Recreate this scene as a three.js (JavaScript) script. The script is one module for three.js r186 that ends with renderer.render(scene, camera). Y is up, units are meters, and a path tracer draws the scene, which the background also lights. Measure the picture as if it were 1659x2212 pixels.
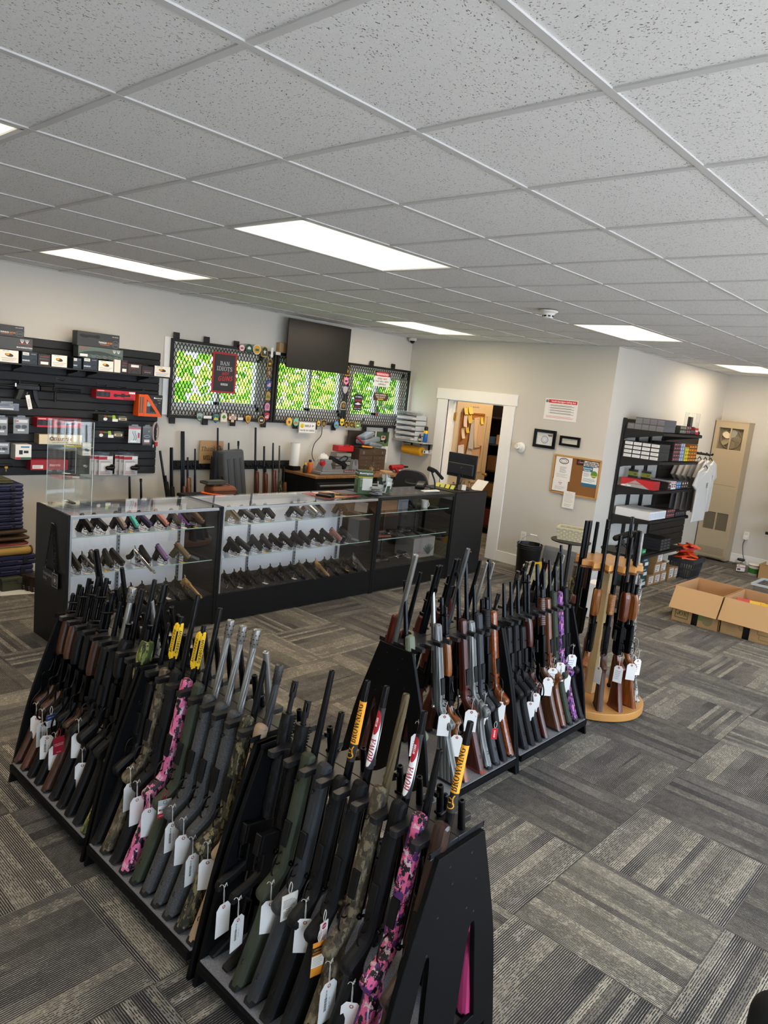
import*as THREE from 'three';
import{RoundedBoxGeometry}from 'three/addons/geometries/RoundedBoxGeometry.js';
import{mergeGeometries}from 'three/addons/utils/BufferGeometryUtils.js';
import{RectAreaLightUniformsLib}from 'three/addons/lights/RectAreaLightUniformsLib.js';
// camera, sky, sun, exposure
const scene=new THREE.Scene();
const renderer=new THREE.WebGLRenderer({antialias:true});
renderer.toneMapping=THREE.LinearToneMapping;
renderer.toneMappingExposure=1.08;
renderer.shadowMap.enabled=true;
RectAreaLightUniformsLib.init();
const camera=new THREE.PerspectiveCamera(2*Math.atan(1106/1566.8)*180/Math.PI,1659/2212,0.05,200);
{
const right=new THREE.Vector3(0.72963,0.10141,-0.67628);
const up=new THREE.Vector3(-0.18509,0.98132,-0.05254);
const back=new THREE.Vector3(0.65832,0.16351,0.73477);
const m=new THREE.Matrix4().makeBasis(right,up,back);
camera.quaternion.setFromRotationMatrix(m);
camera.position.set(1.53875,1.98791,0.46578);
}
scene.add(camera);
scene.background=new THREE.Color(0.67,0.815,1.0);
scene.backgroundIntensity=8;
const sun=new THREE.DirectionalLight(0xfff6ea,37);
sun.position.set(3.2,16,12);
sun.target.position.set(-8,0,-5);
sun.castShadow=true;
sun.shadow.camera.left=-16;sun.shadow.camera.right=16;sun.shadow.camera.top=16;sun.shadow.camera.bottom=-16;sun.shadow.camera.far=60;
sun.shadow.mapSize.set(2048,2048);
scene.add(sun,sun.target);
const LAMP={color:0xffe8c6,power:11,glow:1.15};
// helpers
let seed=12345;
const rnd=()=>{seed=(seed*1664525+1013904223)>>>0;return seed/4294967296;};
const rr=(a,b)=>a+(b-a)*rnd();
const pick=(a)=>a[Math.floor(rnd()*a.length)];
const used=new Map();
function numbered(n){const k=used.get(n)||0;used.set(n,k+1);return k?n+'_'+String(k).padStart(3,'0'):n;}
const V=(x,y,z)=>new THREE.Vector3(x,y,z);
const matCache=new Map();
function mat(color,rough=0.6,metal=0,extra){
const key=color+'|'+rough+'|'+metal+(extra?JSON.stringify(extra):'');
if(matCache.has(key))return matCache.get(key);
const m=new THREE.MeshPhysicalMaterial({color,roughness:rough,metalness:metal,...(extra||{})});
matCache.set(key,m);return m;
}
const geoCache=new Map();
function cached(key,f){if(!geoCache.has(key))geoCache.set(key,f());return geoCache.get(key);}
function at(g,x=0,y=0,z=0,rx=0,ry=0,rz=0){
if(rx)g.rotateX(rx);if(ry)g.rotateY(ry);if(rz)g.rotateZ(rz);
return g.translate(x,y,z);
}
const bx=(w,h,d,x=0,y=0,z=0)=>new THREE.BoxGeometry(w,h,d).translate(x,y,z);
const rb=(w,h,d,r=0.004,x=0,y=0,z=0,s=1)=>new RoundedBoxGeometry(w,h,d,s,Math.min(r,w/2.01,h/2.01,d/2.01)).translate(x,y,z);

const bb=(x0,x1,y0,y1,z0,z1,r=0)=>r?rb(Math.abs(x1-x0),Math.abs(y1-y0),Math.abs(z1-z0),r,(x0+x1)/2,(y0+y1)/2,(z0+z1)/2):bx(Math.abs(x1-x0),Math.abs(y1-y0),Math.abs(z1-z0),(x0+x1)/2,(y0+y1)/2,(z0+z1)/2);
const cy=(r1,r2,h,n=12,x=0,y=0,z=0)=>new THREE.CylinderGeometry(r1,r2,h,n).translate(x,y,z);
const UP=V(0,1,0);
function rod(a,b,r1,r2=r1,n=8,open=false){
const d=b.clone().sub(a),L=d.length();
const g=new THREE.CylinderGeometry(r2,r1,L,n,1,open);
g.applyQuaternion(new THREE.Quaternion().setFromUnitVectors(UP,d.normalize()));
return g.translate((a.x+b.x)/2,(a.y+b.y)/2,(a.z+b.z)/2);
}
const tube=(pts,r,n=6,seg=0,closed=false)=>new THREE.TubeGeometry(new THREE.CatmullRomCurve3(pts.map((p)=>p.isVector3?p:V(...p)),closed,'catmullrom',0.5),seg||pts.length*4,r,n,closed);
const lathe=(pts,n=24)=>new THREE.LatheGeometry(pts.map((p)=>new THREE.Vector2(p[0],p[1])),n);
const sph=(r,x=0,y=0,z=0,n=8)=>new THREE.SphereGeometry(r,n,Math.max(4,n-2)).translate(x,y,z);
function merge(list){
const out=list.filter(Boolean).map((g)=>{
let h=g.index?g.toNonIndexed():g;
for(const k of Object.keys(h.attributes))if(!['position','normal','uv'].includes(k))h.deleteAttribute(k);
if(!h.attributes.uv)h.setAttribute('uv',new THREE.Float32BufferAttribute(new Float32Array(h.attributes.position.count*2),2));
if(!h.attributes.normal)h.computeVertexNormals();
h.morphAttributes={};return h;
});
return out.length===1?out[0]:mergeGeometries(out);
}

function smooth(pts,k=5){
const n=pts.length,out=[];
for(let i=0;i<n;i++){
const p1=pts[i],p2=pts[(i+1)%n];
const p0=p1[2]?p1:pts[(i+n-1)%n],p3=p2[2]?p2:pts[(i+2)%n];
const line=p1[2]&&p2[2];
const m=line?1:k;
for(let j=0;j<m;j++){
const t=j/m,t2=t*t,t3=t2*t;
const f=(a,b,c,d)=>0.5*(2*b+(c-a)*t+(2*a-5*b+4*c-d)*t2+(3*b-a-3*c+d)*t3);
out.push(new THREE.Vector2(f(p0[0],p1[0],p2[0],p3[0]),f(p0[1],p1[1],p2[1],p3[1])));
}
}
return out;
}

function plate(pts,t,bev=0,k=5,seg=2,holes){
const s=new THREE.Shape(smooth(pts,k));
if(holes)for(const h of holes)s.holes.push(new THREE.Path(smooth(h,k)));
const b=Math.min(bev,t*0.49);
const g=new THREE.ExtrudeGeometry(s,{depth:t-2*b,bevelEnabled:b>0,bevelThickness:b,bevelSize:b*0.8,bevelOffset:-b*0.8,bevelSegments:seg,steps:1,curveSegments:8});
return g.translate(0,0,-(t-2*b)/2);
}

function uvm(g,s=1,turn=false){
const h=g.index?g.toNonIndexed():g,p=h.attributes.position,uv=new Float32Array(p.count*2);
const a=V(0,0,0),b=V(0,0,0),c=V(0,0,0);
for(let i=0;i<p.count;i+=3){
a.fromBufferAttribute(p,i);b.fromBufferAttribute(p,i+1);c.fromBufferAttribute(p,i+2);
const n=b.clone().sub(a).cross(c.clone().sub(a));const x=Math.abs(n.x),y=Math.abs(n.y),z=Math.abs(n.z);
[a,b,c].forEach((q,k)=>{
let u,v;
if(x>=y&&x>=z){u=q.z;v=q.y;}else if(y>=z){u=q.x;v=q.z;}else{u=q.x;v=q.y;}
if(turn){const t=u;u=v;v=t;}
uv[(i+k)*2]=u*s;uv[(i+k)*2+1]=v*s;
});
}
h.setAttribute('uv',new THREE.BufferAttribute(uv,2));return h;
}
function add(name,geo,material,parent=scene,shade=true){
const g=Array.isArray(geo)?merge(geo):geo;
const o=new THREE.Mesh(g,material);
o.name=parent===scene?numbered(name):name;
o.castShadow=o.receiveShadow=shade;
parent.add(o);return o;
}
function tag(o,label,category,group){o.userData.label=label;o.userData.category=category;if(group)o.userData.group=group;return o;}
function thing(name,label,category,pos=[0,0,0],ry=0,group){
const o=new THREE.Group();o.name=numbered(name);o.position.set(...pos);o.rotation.y=ry;scene.add(o);
return tag(o,label,category,group);
}
function solo(name,geo,material,label,category,group){return tag(add(name,geo,material),label,category,group);}
function struct(name,geo,material){const o=add(name,geo,material);o.userData.kind='structure';return o;}
function structG(name){const o=new THREE.Group();o.name=numbered(name);o.userData.kind='structure';scene.add(o);return o;}
function clone(o,pos,ry,label,group){
const c=o.clone();c.name=numbered(o.name.replace(/_\d{3}$/,''));c.position.set(...pos);if(ry!==undefined)c.rotation.y=ry;scene.add(c);
c.userData={...o.userData};if(label)c.userData.label=label;if(group)c.userData.group=group;return c;
}
// computed textures
function tex(canvas,repeat=[1,1],srgb=true){
const t=new THREE.CanvasTexture(canvas);t.wrapS=t.wrapT=THREE.RepeatWrapping;t.repeat.set(...repeat);
t.magFilter=THREE.LinearFilter;if(srgb)t.colorSpace=THREE.SRGBColorSpace;return t;
}
function canvas(w,h){const c=document.createElement('canvas');c.width=w;c.height=h;return[c,c.getContext('2d')];}

function noiseGrid(n,s){let q=s>>>0;const a=new Float32Array(n*n);for(let i=0;i<n*n;i++){q=(q*1664525+1013904223)>>>0;a[i]=q/4294967296;}return a;}
function vnoise(a,n,x,y){
x=((x%n)+n)%n;y=((y%n)+n)%n;
const i=Math.floor(x),j=Math.floor(y),fx=x-i,fy=y-j,i1=(i+1)%n,j1=(j+1)%n;
const sx=fx*fx*(3-2*fx),sy=fy*fy*(3-2*fy);
return(a[j*n+i]*(1-sx)+a[j*n+i1]*sx)*(1-sy)+(a[j1*n+i]*(1-sx)+a[j1*n+i1]*sx)*sy;
}
function dataTex(n,f,repeat=1,srgb=true){
const d=new Uint8Array(n*n*4);
for(let y=0;y<n;y++)for(let x=0;x<n;x++){
const c=f(x/n,y/n,x,y),k=(y*n+x)*4;
d[k]=c[0];d[k+1]=c[1];d[k+2]=c[2];d[k+3]=255;
}
const t=new THREE.DataTexture(d,n,n);t.wrapS=t.wrapT=THREE.RepeatWrapping;t.magFilter=THREE.LinearFilter;t.minFilter=THREE.LinearMipmapLinearFilter;t.generateMipmaps=true;
if(srgb)t.colorSpace=THREE.SRGBColorSpace;const r=Array.isArray(repeat)?repeat:[repeat,repeat];t.repeat.set(...r);t.needsUpdate=true;return t;
}
const N8=noiseGrid(8,3),N16=noiseGrid(16,7),N32=noiseGrid(32,11),N64=noiseGrid(64,19),N128=noiseGrid(128,23),N256=noiseGrid(256,29);
const fbm=(x,y)=>0.5*vnoise(N8,8,x*8,y*8)+0.27*vnoise(N16,16,x*16,y*16)+0.15*vnoise(N32,32,x*32,y*32)+0.08*vnoise(N64,64,x*64,y*64);

const ATLAS=[];
function newAtlas(){const[c,g]=canvas(2048,2048);g.fillStyle='#888';g.fillRect(0,0,2048,2048);const a={c,g,x:0,y:0,row:0};a.t=tex(c);a.m=new THREE.MeshPhysicalMaterial({map:a.t,roughness:0.55});ATLAS.push(a);return a;}
const prints=new Map();
function print(key,w,h,draw){
if(prints.has(key))return prints.get(key);
let a=ATLAS[ATLAS.length-1]||newAtlas();
if(a.x+w+4>2048){a.x=0;a.y+=a.row+4;a.row=0;}
if(a.y+h+4>2048)a=newAtlas();
const x=a.x,y=a.y;a.x+=w+4;a.row=Math.max(a.row,h);
const g=a.g;g.save();g.beginPath();g.rect(x,y,w,h);g.clip();g.translate(x,y);draw(g,w,h);g.restore();
const r={m:a.m,u0:(x+1)/2048,u1:(x+w-1)/2048,v0:1-(y+h-1)/2048,v1:1-(y+1)/2048};
prints.set(key,r);return r;
}

function sheet(pr,w,h,t=0.0008){
const g=new THREE.BoxGeometry(w,h,t),uv=g.attributes.uv;
for(let i=0;i<uv.count;i++){uv.setXY(i,pr.u0+(pr.u1-pr.u0)*uv.getX(i),pr.v0+(pr.v1-pr.v0)*uv.getY(i));}
return g;
}
function txt(g,s,x,y,size,color='#000',font='sans-serif',weight='bold',align='center',maxw){
g.fillStyle=color;g.font=(weight?weight+' ':'')+size+'px '+font;g.textAlign=align;g.textBaseline='middle';
if(maxw)g.fillText(s,x,y,maxw);else g.fillText(s,x,y);
}
const fill=(g,c,x,y,w,h)=>{g.fillStyle=c;g.fillRect(x,y,w,h);};
function lines(g,x,y,w,n,dy,c='#555',t=2){for(let i=0;i<n;i++)fill(g,c,x,y+i*dy,w*(0.75+0.25*Math.abs(Math.sin(i*2.3+x))),t);}
function barcode(g,x,y,w,h){let p=x,k=1;g.fillStyle='#111';while(p<x+w){k=(k*7+3)%11;const t=1+(k%3);g.fillRect(p,y,t,h);p+=t+1+(k%2);}}
const plainPrint=(key,c)=>print(key,16,16,(g,w,h)=>fill(g,c,0,0,w,h));

const M={
wall:mat('#cbc6bc',0.85),white:mat('#e9e7e1',0.5),black:mat('#08080a',0.45),blackGloss:mat('#060607',0.22),blackMatte:mat('#0b0c0d',0.8,0,{specularIntensity:0.5}),
alu:mat('#c4c8cc',0.3,0.9),steel:mat('#a9abad',0.28,1),chrome:mat('#d5d5d5',0.12,1),blued:mat('#101216',0.26,0.6),gunBlack:mat('#0b0c0e',0.42,0.3),poly:mat('#0c0d0e',0.6,0,{specularIntensity:0.6}),
paper:mat('#f0eee8',0.8),string:mat('#e6e2d8',0.9),card:mat('#b68d5c',0.85),brass:mat('#b89040',0.3,0.9),red:mat('#b5121b',0.5),orange:mat('#e85a14',0.55),yellow:mat('#f2c414',0.55),
glass:new THREE.MeshPhysicalMaterial({color:'#ffffff',transmission:1,thickness:0,roughness:0.0,ior:1.5}),
glassEdge:mat('#9fc4b8',0.15),
acrylic:new THREE.MeshPhysicalMaterial({color:'#fbfdfd',transmission:1,thickness:0,roughness:0.02,ior:1.45}),
clear:new THREE.MeshPhysicalMaterial({color:'#f4f6f7',transmission:1,thickness:0,roughness:0.12,ior:1.4}),
};
// THE ROOM
const H=2.743,S=0.6096,XL=-5.24,XR=3.35,ZD=-7.33,ZF=-11.06,XC=-2.2,ZB=2.3;

{
const mk=(sd)=>{
const[c,g]=canvas(1024,1024);seed=sd;
g.fillStyle='#dcdcdb';g.fillRect(0,0,1024,1024);
for(let i=0;i<5200;i++){const v=Math.floor(205+rnd()*32);g.fillStyle=`rgb(${v},${v},${v})`;g.fillRect(rnd()*1024,rnd()*1024,2+rnd()*5,2+rnd()*5);}
for(let i=0;i<1650;i++){
const x=rnd()*1024,y=rnd()*1024,a=rr(-0.7,0.7),L=2+rnd()*rnd()*17,v=Math.floor(70+rnd()*70);
g.strokeStyle=`rgb(${v},${v - 2},${v - 4})`;g.lineWidth=1.5+rnd()*3.2;g.beginPath();g.moveTo(x,y);g.lineTo(x+Math.cos(a)*L,y+Math.sin(a)*L+rr(-2,2));g.stroke();
}
for(let i=0;i<1700;i++){const v=Math.floor(110+rnd()*70);g.fillStyle=`rgb(${v},${v},${v})`;g.beginPath();g.arc(rnd()*1024,rnd()*1024,0.8+rnd()*1.2,0,7);g.fill();}
return c;
};
const tm=[mk(51),mk(77)].map((c)=>new THREE.MeshPhysicalMaterial({map:tex(c),bumpMap:tex(c,[1,1],false),bumpScale:0.0015,roughness:0.92}));
const ceil=structG('ceiling');
const lights=new Set();
const LP=[[-2,-3],[-6,-3],[-6,-9],[-2,-9],[-2,-15],[5,-3],[5,-9],[-2,1]];
for(const[i,k]of LP){lights.add((i-1)+','+(k-1));lights.add((i-1)+','+(k-2));}
const tg=[0,1,2,3].map((q)=>{const g=new THREE.BoxGeometry(S-0.022,0.012,S-0.022);const uv=g.attributes.uv;const a=q*Math.PI/2;for(let n=0;n<uv.count;n++){const u=uv.getX(n)- 0.5,v=uv.getY(n)- 0.5;uv.setXY(n,0.5+u*Math.cos(a)- v*Math.sin(a),0.5+u*Math.sin(a)+v*Math.cos(a));}return g;});
const cut=(x0,x1,z0,z1)=>bb(x0,x1,H+0.003,H+0.015,z0,z1);
seed=9;
for(let i=-9;i<6;i++)for(let k=-19;k<4;k++){
let x0=i*S+0.011,x1=(i+1)*S-0.011,z0=k*S+0.011,z1=(k+1)*S-0.011;
if(lights.has(i+','+k))continue;
const fullx0=x0,fullx1=x1,fz0=z0,fz1=z1;
x0=Math.max(x0,XL);x1=Math.min(x1,XR);z0=Math.max(z0,ZF);z1=Math.min(z1,ZB);
if(x1-x0<0.02||z1-z0<0.02)continue;
if(z1<=ZD+0.02&&x1<=XC+0.02)continue;
if(z0<ZD&&x1<=XC+0.02)z0=ZD;
if(z1<=ZD&&x0<XC)x0=XC;
const full=x0===fullx0&&x1===fullx1&&z0===fz0&&z1===fz1;
let o;
if(full){o=add('ceiling_tile',tg[Math.floor(rnd()*4)],tm[Math.floor(rnd()*2)],ceil);o.position.set((x0+x1)/2,H+0.009,(z0+z1)/2);}
else{const g=uvm(cut(x0,x1,z0,z1),1/S);o=add('ceiling_tile',g,tm[0],ceil);}
}
const bar=mat('#c2c2c1',0.6);
for(let i=-8;i<6;i++)add('grid_bar',bb(i*S-0.012,i*S+0.012,H-0.002,H+0.006,i*S>XC?ZF:ZD,ZB),bar,ceil);
for(let k=-18;k<4;k++){const x0=k*S<ZD?XC:XL;for(let i=-9;i<6;i++){const a=Math.max(x0,i*S+0.012),b=Math.min(XR,(i+1)*S-0.012);if(b-a<0.02)continue;if(lights.has(i+','+k)&&lights.has(i+','+(k-1)))continue;add('cross_tee',bb(a,b,H-0.0015,H+0.006,k*S-0.012,k*S+0.012),bar,ceil);}}

add('wall_angle',[bb(XL,XL+0.022,H-0.003,H+0.02,ZD,ZB),bb(XL,XC,H-0.003,H+0.02,ZD,ZD+0.022),bb(XC,XC+0.022,H-0.003,H+0.02,ZF,ZD),bb(XC,XR,H-0.003,H+0.02,ZF,ZF+0.022),bb(XR-0.022,XR,H-0.003,H+0.02,ZF,ZB)],bar,ceil);
add('roof_deck',[bb(XL-0.3,XR+0.3,H+0.3,H+0.4,ZF-0.3,ZB+0.3),bb(XL-0.3,XC,H+0.05,H+0.3,ZF-0.3,ZD)],mat('#8c8a86',0.9),ceil);

const names=['warm white LED ceiling panel nearest the camera, in the middle of the ceiling','long LED ceiling panel near the left wall, above the black slatwall','LED ceiling panel near the window wall, right of the television','LED ceiling panel just in front of the pale corner wall, behind the smoke detector','LED ceiling panel farthest away, over the wall heater corner','LED ceiling panel above the open floor on the right','LED ceiling panel above the cardboard boxes on the right','LED ceiling panel cut off at the left edge of the picture'];
LP.forEach(([i,k],n)=>{
const x=(i-0.5)*S,z=(k-1)*S;
const t=thing('ceiling_light',names[n],'ceiling light',[x,H,z],0,'LED ceiling panels');
add('frame',[bx(S-0.024,0.02,0.02,0,0.008,S-0.022),bx(S-0.024,0.02,0.02,0,0.008,-S+0.022),bx(0.02,0.02,2*S-0.03,S/2-0.022,0.008,0),bx(0.02,0.02,2*S-0.03,-S/2+0.022,0.008,0)],mat('#e2e1dd',0.5),t);
add('diffuser',bx(S-0.06,0.006,2*S-0.06,0,0.008,0),new THREE.MeshPhysicalMaterial({color:'#f5f1e6',emissive:'#fff3dc',emissiveIntensity:LAMP.glow,roughness:0.6}),t);
const l=new THREE.RectAreaLight(LAMP.color,LAMP.power,S-0.06,2*S-0.06);l.position.set(0,-0.004,0);l.rotation.x=-Math.PI/2;t.add(l);
});
}

{
const mk=(sd)=>{
seed=sd;const n=1024,bands=[];let u=0;
while(u<1){const w=rr(0.025,0.12);bands.push([u,u+w,rnd(),rnd()*16,rnd()]);u+=w;}
return dataTex(n,(x,y)=>{
const b=bands.find((q)=>x>=q[0]&&x<q[1])||bands[0];
const along=vnoise(N16,16,b[3],y*3+b[3]);
let tone=0.62*b[2]+0.55*(along-0.25);
tone=Math.max(0,Math.min(1,tone));
const li=x*76,f=li-Math.floor(li)+0.10*(vnoise(N64,64,y*64,Math.floor(li))- 0.5);
const dash=vnoise(N128,128,Math.floor(li)*3.7,y*60);
let w=0.9-0.66*tone;if(tone>0.55&&dash>0.62)w*=0.45;
const fleck=vnoise(N256,256,x*256,y*256),l2=vnoise(N64,64,x*20,y*30);
const dark=f<w?Math.min(1,Math.min(f,w-f)*9):0;
const light=(0.42+0.22*b[4]+0.1*(l2-0.5))*(0.84+0.32*fleck),dk=0.135*(0.7+0.6*fleck);
const warm=1-0.045*b[2];
return[255*(light*(1-dark)+dk*dark),255*(light*0.96*(1-dark)+dk*1.0*dark),255*(light*0.905*warm*(1-dark)+dk*1.1*dark)];
});
};
const fm=[301,402,511,640].map((s)=>{const t=mk(s);const b=t.clone();b.colorSpace=THREE.NoColorSpace;b.needsUpdate=true;return new THREE.MeshPhysicalMaterial({map:t,bumpMap:b,bumpScale:0.002,roughness:0.93});});
const fl=structG('floor');
const geos=[0,1,2,3].map((q)=>{const g=new THREE.BoxGeometry(0.608,0.006,0.608);const uv=g.attributes.uv,a=q*Math.PI/2;for(let n=0;n<uv.count;n++){const u=uv.getX(n)- 0.5,v=uv.getY(n)- 0.5;uv.setXY(n,0.5+u*Math.cos(a)- v*Math.sin(a),0.5+u*Math.sin(a)+v*Math.cos(a));}return g;});
seed=5;
for(let i=-10;i<5;i++)for(let k=-8;k<15;k++){
const x=0.315+(i+0.5)*0.61,z=-1.915-(k+0.5)*0.61;
if(x<XL-0.4||x>XR+0.3||z>ZB+0.3||z<ZF-0.4)continue;
if(z<ZD-3.2&&x<XC)continue;
const odd=((i+k)%2+2)%2;
const o=add('carpet_tile',geos[odd?(rnd()<0.5?0:2):(rnd()<0.5?1:3)],fm[Math.floor(rnd()*4)],fl);
o.position.set(x,-0.003,z);
}
add('subfloor',bb(XL-0.25,XR+0.25,-0.12,-0.006,ZF-0.25,ZB+0.25),mat('#3a3936',0.95),fl);
}

{
const paint=new THREE.MeshPhysicalMaterial({color:'#cdc9c0',roughness:0.8,bumpMap:dataTex(256,(x,y)=>{const v=128+60*(vnoise(N128,128,x*128,y*128)- 0.5)+60*(vnoise(N256,256,x*256,y*256)- 0.5);return[v,v,v];},2,false),bumpScale:0.0006});
const T=0.16;
const W=(name,list)=>struct(name,list.map((a)=>uvm(bb(...a))),paint);

const wz=[[-3.66,-4.82],[-4.98,-6.14],[-6.24,-7.4]],wy=[1.6,2.24];
const segs=[[XL-T,XL,-0.1,wy[0],ZD-T,ZB+T],[XL-T,XL,wy[1],H+0.3,ZD-T,ZB+T],[XL-T,XL,wy[0],wy[1],wz[0][0],ZB+T],[XL-T,XL,wy[0],wy[1],wz[1][0],wz[0][1]],[XL-T,XL,wy[0],wy[1],wz[2][0]+0,wz[1][1]],[XL-T,XL,wy[0],wy[1],ZD-T,-7.3]];
W('wall_left',segs);

W('wall_door',[[XL,-4.49,-0.1,H+0.3,ZD-T,ZD],[-3.61,XC,-0.1,H+0.3,ZD-T,ZD],[-4.49,-3.61,1.975,H+0.3,ZD-T,ZD]]);
W('wall_corner',[[XC-T,XC,-0.1,H+0.3,ZF,ZD-T]]);
W('wall_far',[[XC-T,XR+T,-0.1,H+0.3,ZF-T,ZF]]);
W('wall_back',[[XL-T,XR+T,-0.1,H+0.3,ZB,ZB+T]]);

const rz=[[1.6,-0.6],[-1.0,-3.2],[-3.6,-5.8],[-6.2,-8.4]];
const rs=[[XR,XR+T,-0.1,0.45,ZF,ZB],[XR,XR+T,2.45,H+0.3,ZF,ZB],[XR,XR+T,0.45,2.45,ZF,-8.4],[XR,XR+T,0.45,2.45,1.6,ZB]];
for(let i=0;i<3;i++)rs.push([XR,XR+T,0.45,2.45,rz[i+1][0],rz[i][1]]);
W('wall_right',rs);
const vinyl=mat('#efeeea',0.4);
rz.forEach(([a,b])=>{const w=structG('window_'+(4+rz.findIndex((q)=>q[0]===a)));add('window_frame',[bb(XR+0.04,XR+0.1,0.45,0.5,b,a),bb(XR+0.04,XR+0.1,2.4,2.45,b,a),bb(XR+0.04,XR+0.1,0.5,2.4,b,b+0.05),bb(XR+0.04,XR+0.1,0.5,2.4,a-0.05,a)],mat('#2a2a2b',0.5),w);add('pane',bb(XR+0.065,XR+0.07,0.5,2.4,b+0.05,a-0.05),M.glass,w);});
wz.forEach(([a,b],n)=>{
const w=structG('window_'+(n+1));if(n===2)b=-7.3;
const x0=XL-0.13,x1=XL-0.07;
add('window_frame',[bb(x0,x1,wy[0],wy[0]+0.055,b,a),bb(x0,x1,wy[1]- 0.055,wy[1],b,a),bb(x0,x1,wy[0],wy[1],b,b+0.05),bb(x0,x1,wy[0],wy[1],a-0.05,a)],vinyl,w);
const mid=(a+b)/2;
add('sash',[bb(x0+0.01,x1+0.012,wy[0]+0.05,wy[0]+0.085,b+0.05,mid+0.02),bb(x0+0.01,x1+0.012,wy[1]- 0.085,wy[1]- 0.05,b+0.05,mid+0.02),bb(x0+0.01,x1+0.012,wy[0]+0.05,wy[1]- 0.05,mid-0.02,mid+0.02),bb(x0+0.01,x1+0.012,wy[0]+0.05,wy[1]- 0.05,b+0.05,b+0.085)],vinyl,w);
add('pane',bb(x0+0.02,x0+0.024,wy[0]+0.05,wy[1]- 0.05,b+0.05,a-0.05),M.glass,w);
add('window_sill',bb(XL-T,XL+0.012,wy[0]- 0.02,wy[0],b,a),vinyl,w);
add('window_head',bb(XL-0.07,XL-0.0,wy[1],wy[1]+0.004,b,a),vinyl,w);
});

const tr=structG('trim_1');
add('casing_board',[bb(XL,XL+0.02,1.52,2.31,-3.655,-3.515,0.004)],vinyl,tr);

const dt=structG('trim_2');
const y0=0,zf=ZD+0.022;
add('casing_board',bb(-4.665,-4.5,y0,1.965,ZD,zf,0.004),vinyl,dt);
add('casing_board',bb(-3.605,-3.44,y0,1.965,ZD,zf,0.004),vinyl,dt);
add('head_board',bb(-4.69,-3.415,1.967,2.11,ZD,zf+0.004,0.004),vinyl,dt);
add('jamb',[bb(-4.51,-4.48,0,1.985,ZD-T,ZD),bb(-3.62,-3.59,0,1.985,ZD-T,ZD),bb(-4.51,-3.59,1.955,1.985,ZD-T,ZD),bb(-4.48,-4.465,0,1.955,ZD-0.1,ZD-0.085),bb(-3.635,-3.62,0,1.955,ZD-0.1,ZD-0.085)],vinyl,dt);
struct('baseboard_door',[bb(-3.44,XC,0,0.135,ZD,ZD+0.015,0.003)],vinyl);
struct('baseboard_left',[bb(XL,XL+0.015,0,0.135,ZD,ZB,0.003)],vinyl);
struct('baseboard_corner',[bb(XC,XC+0.015,0,0.135,ZF,ZD,0.003)],vinyl);
struct('baseboard_far',[bb(XC,XR,0,0.135,ZF,ZF+0.015,0.003)],vinyl);

struct('wall_backroom',[bb(XL-T,XL,-0.1,H+0.1,ZD-3.2,ZD-T),bb(XL-T,XC-T,-0.1,H+0.1,ZD-3.36,ZD-3.2),bb(XC-T-0.02,XC-T,-0.1,H+0.1,ZD-3.2,ZD-T)],mat('#a89880',0.9));
}

{
solo('lawn',bb(-30,XL-0.16,-0.35,-0.3,-30,14),mat('#6d9a35',0.95),'sunlit green lawn outside the barred windows','lawn').userData.kind='stuff';
solo('pavement',bb(XR+0.16,30,-0.3,-0.2,-30,20),mat('#aeb1b5',0.95),'pale grey pavement outside the shop front','pavement').userData.kind='structure';
const leafM=[mat('#7fae2e',0.9),mat('#5f9428',0.9),mat('#93c23c',0.9)];
seed=77;
const mkCrown=(sd)=>{seed=sd;const list=[];for(let i=0;i<1500;i++){const a=rnd()*6.28,h=rnd(),r=Math.sqrt(rnd())*(1.25-0.5*Math.abs(h-0.45));const s=rr(0.04,0.13);const g=new THREE.OctahedronGeometry(s,0);g.scale(1,rr(0.3,0.9),rr(0.5,1));at(g,Math.cos(a)*r,0.3+h*3.6,Math.sin(a)*r,rnd()*3,rnd()*3,rnd()*3);list.push(g);}return merge(list);};
const crowns=[mkCrown(3),mkCrown(8),mkCrown(13)];
const where=['seen through the left half of the first barred window','behind the dark sign on the first barred window','between the first and the middle barred window','below the television, in the middle barred window','in the right half of the middle barred window','in the left half of the right barred window','at the right edge of the right barred window','beyond the far end of the right barred window'];
const barkM=mat('#b9aea0',0.9);where.forEach((w,i)=>{
const t=thing('tree','bright green leafy tree outdoors, '+w,'tree',[-9.3-(i%2)*2.9,-0.296,-5.4-i*1.5],i*1.1,'trees outside the windows');
add('crown',crowns[i%3],leafM[i%3],t);
add('trunk',rod(V(0,0,0),V(0.05,2.4,0.04),0.13,0.08,9),barkM,t);
});
}
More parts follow.
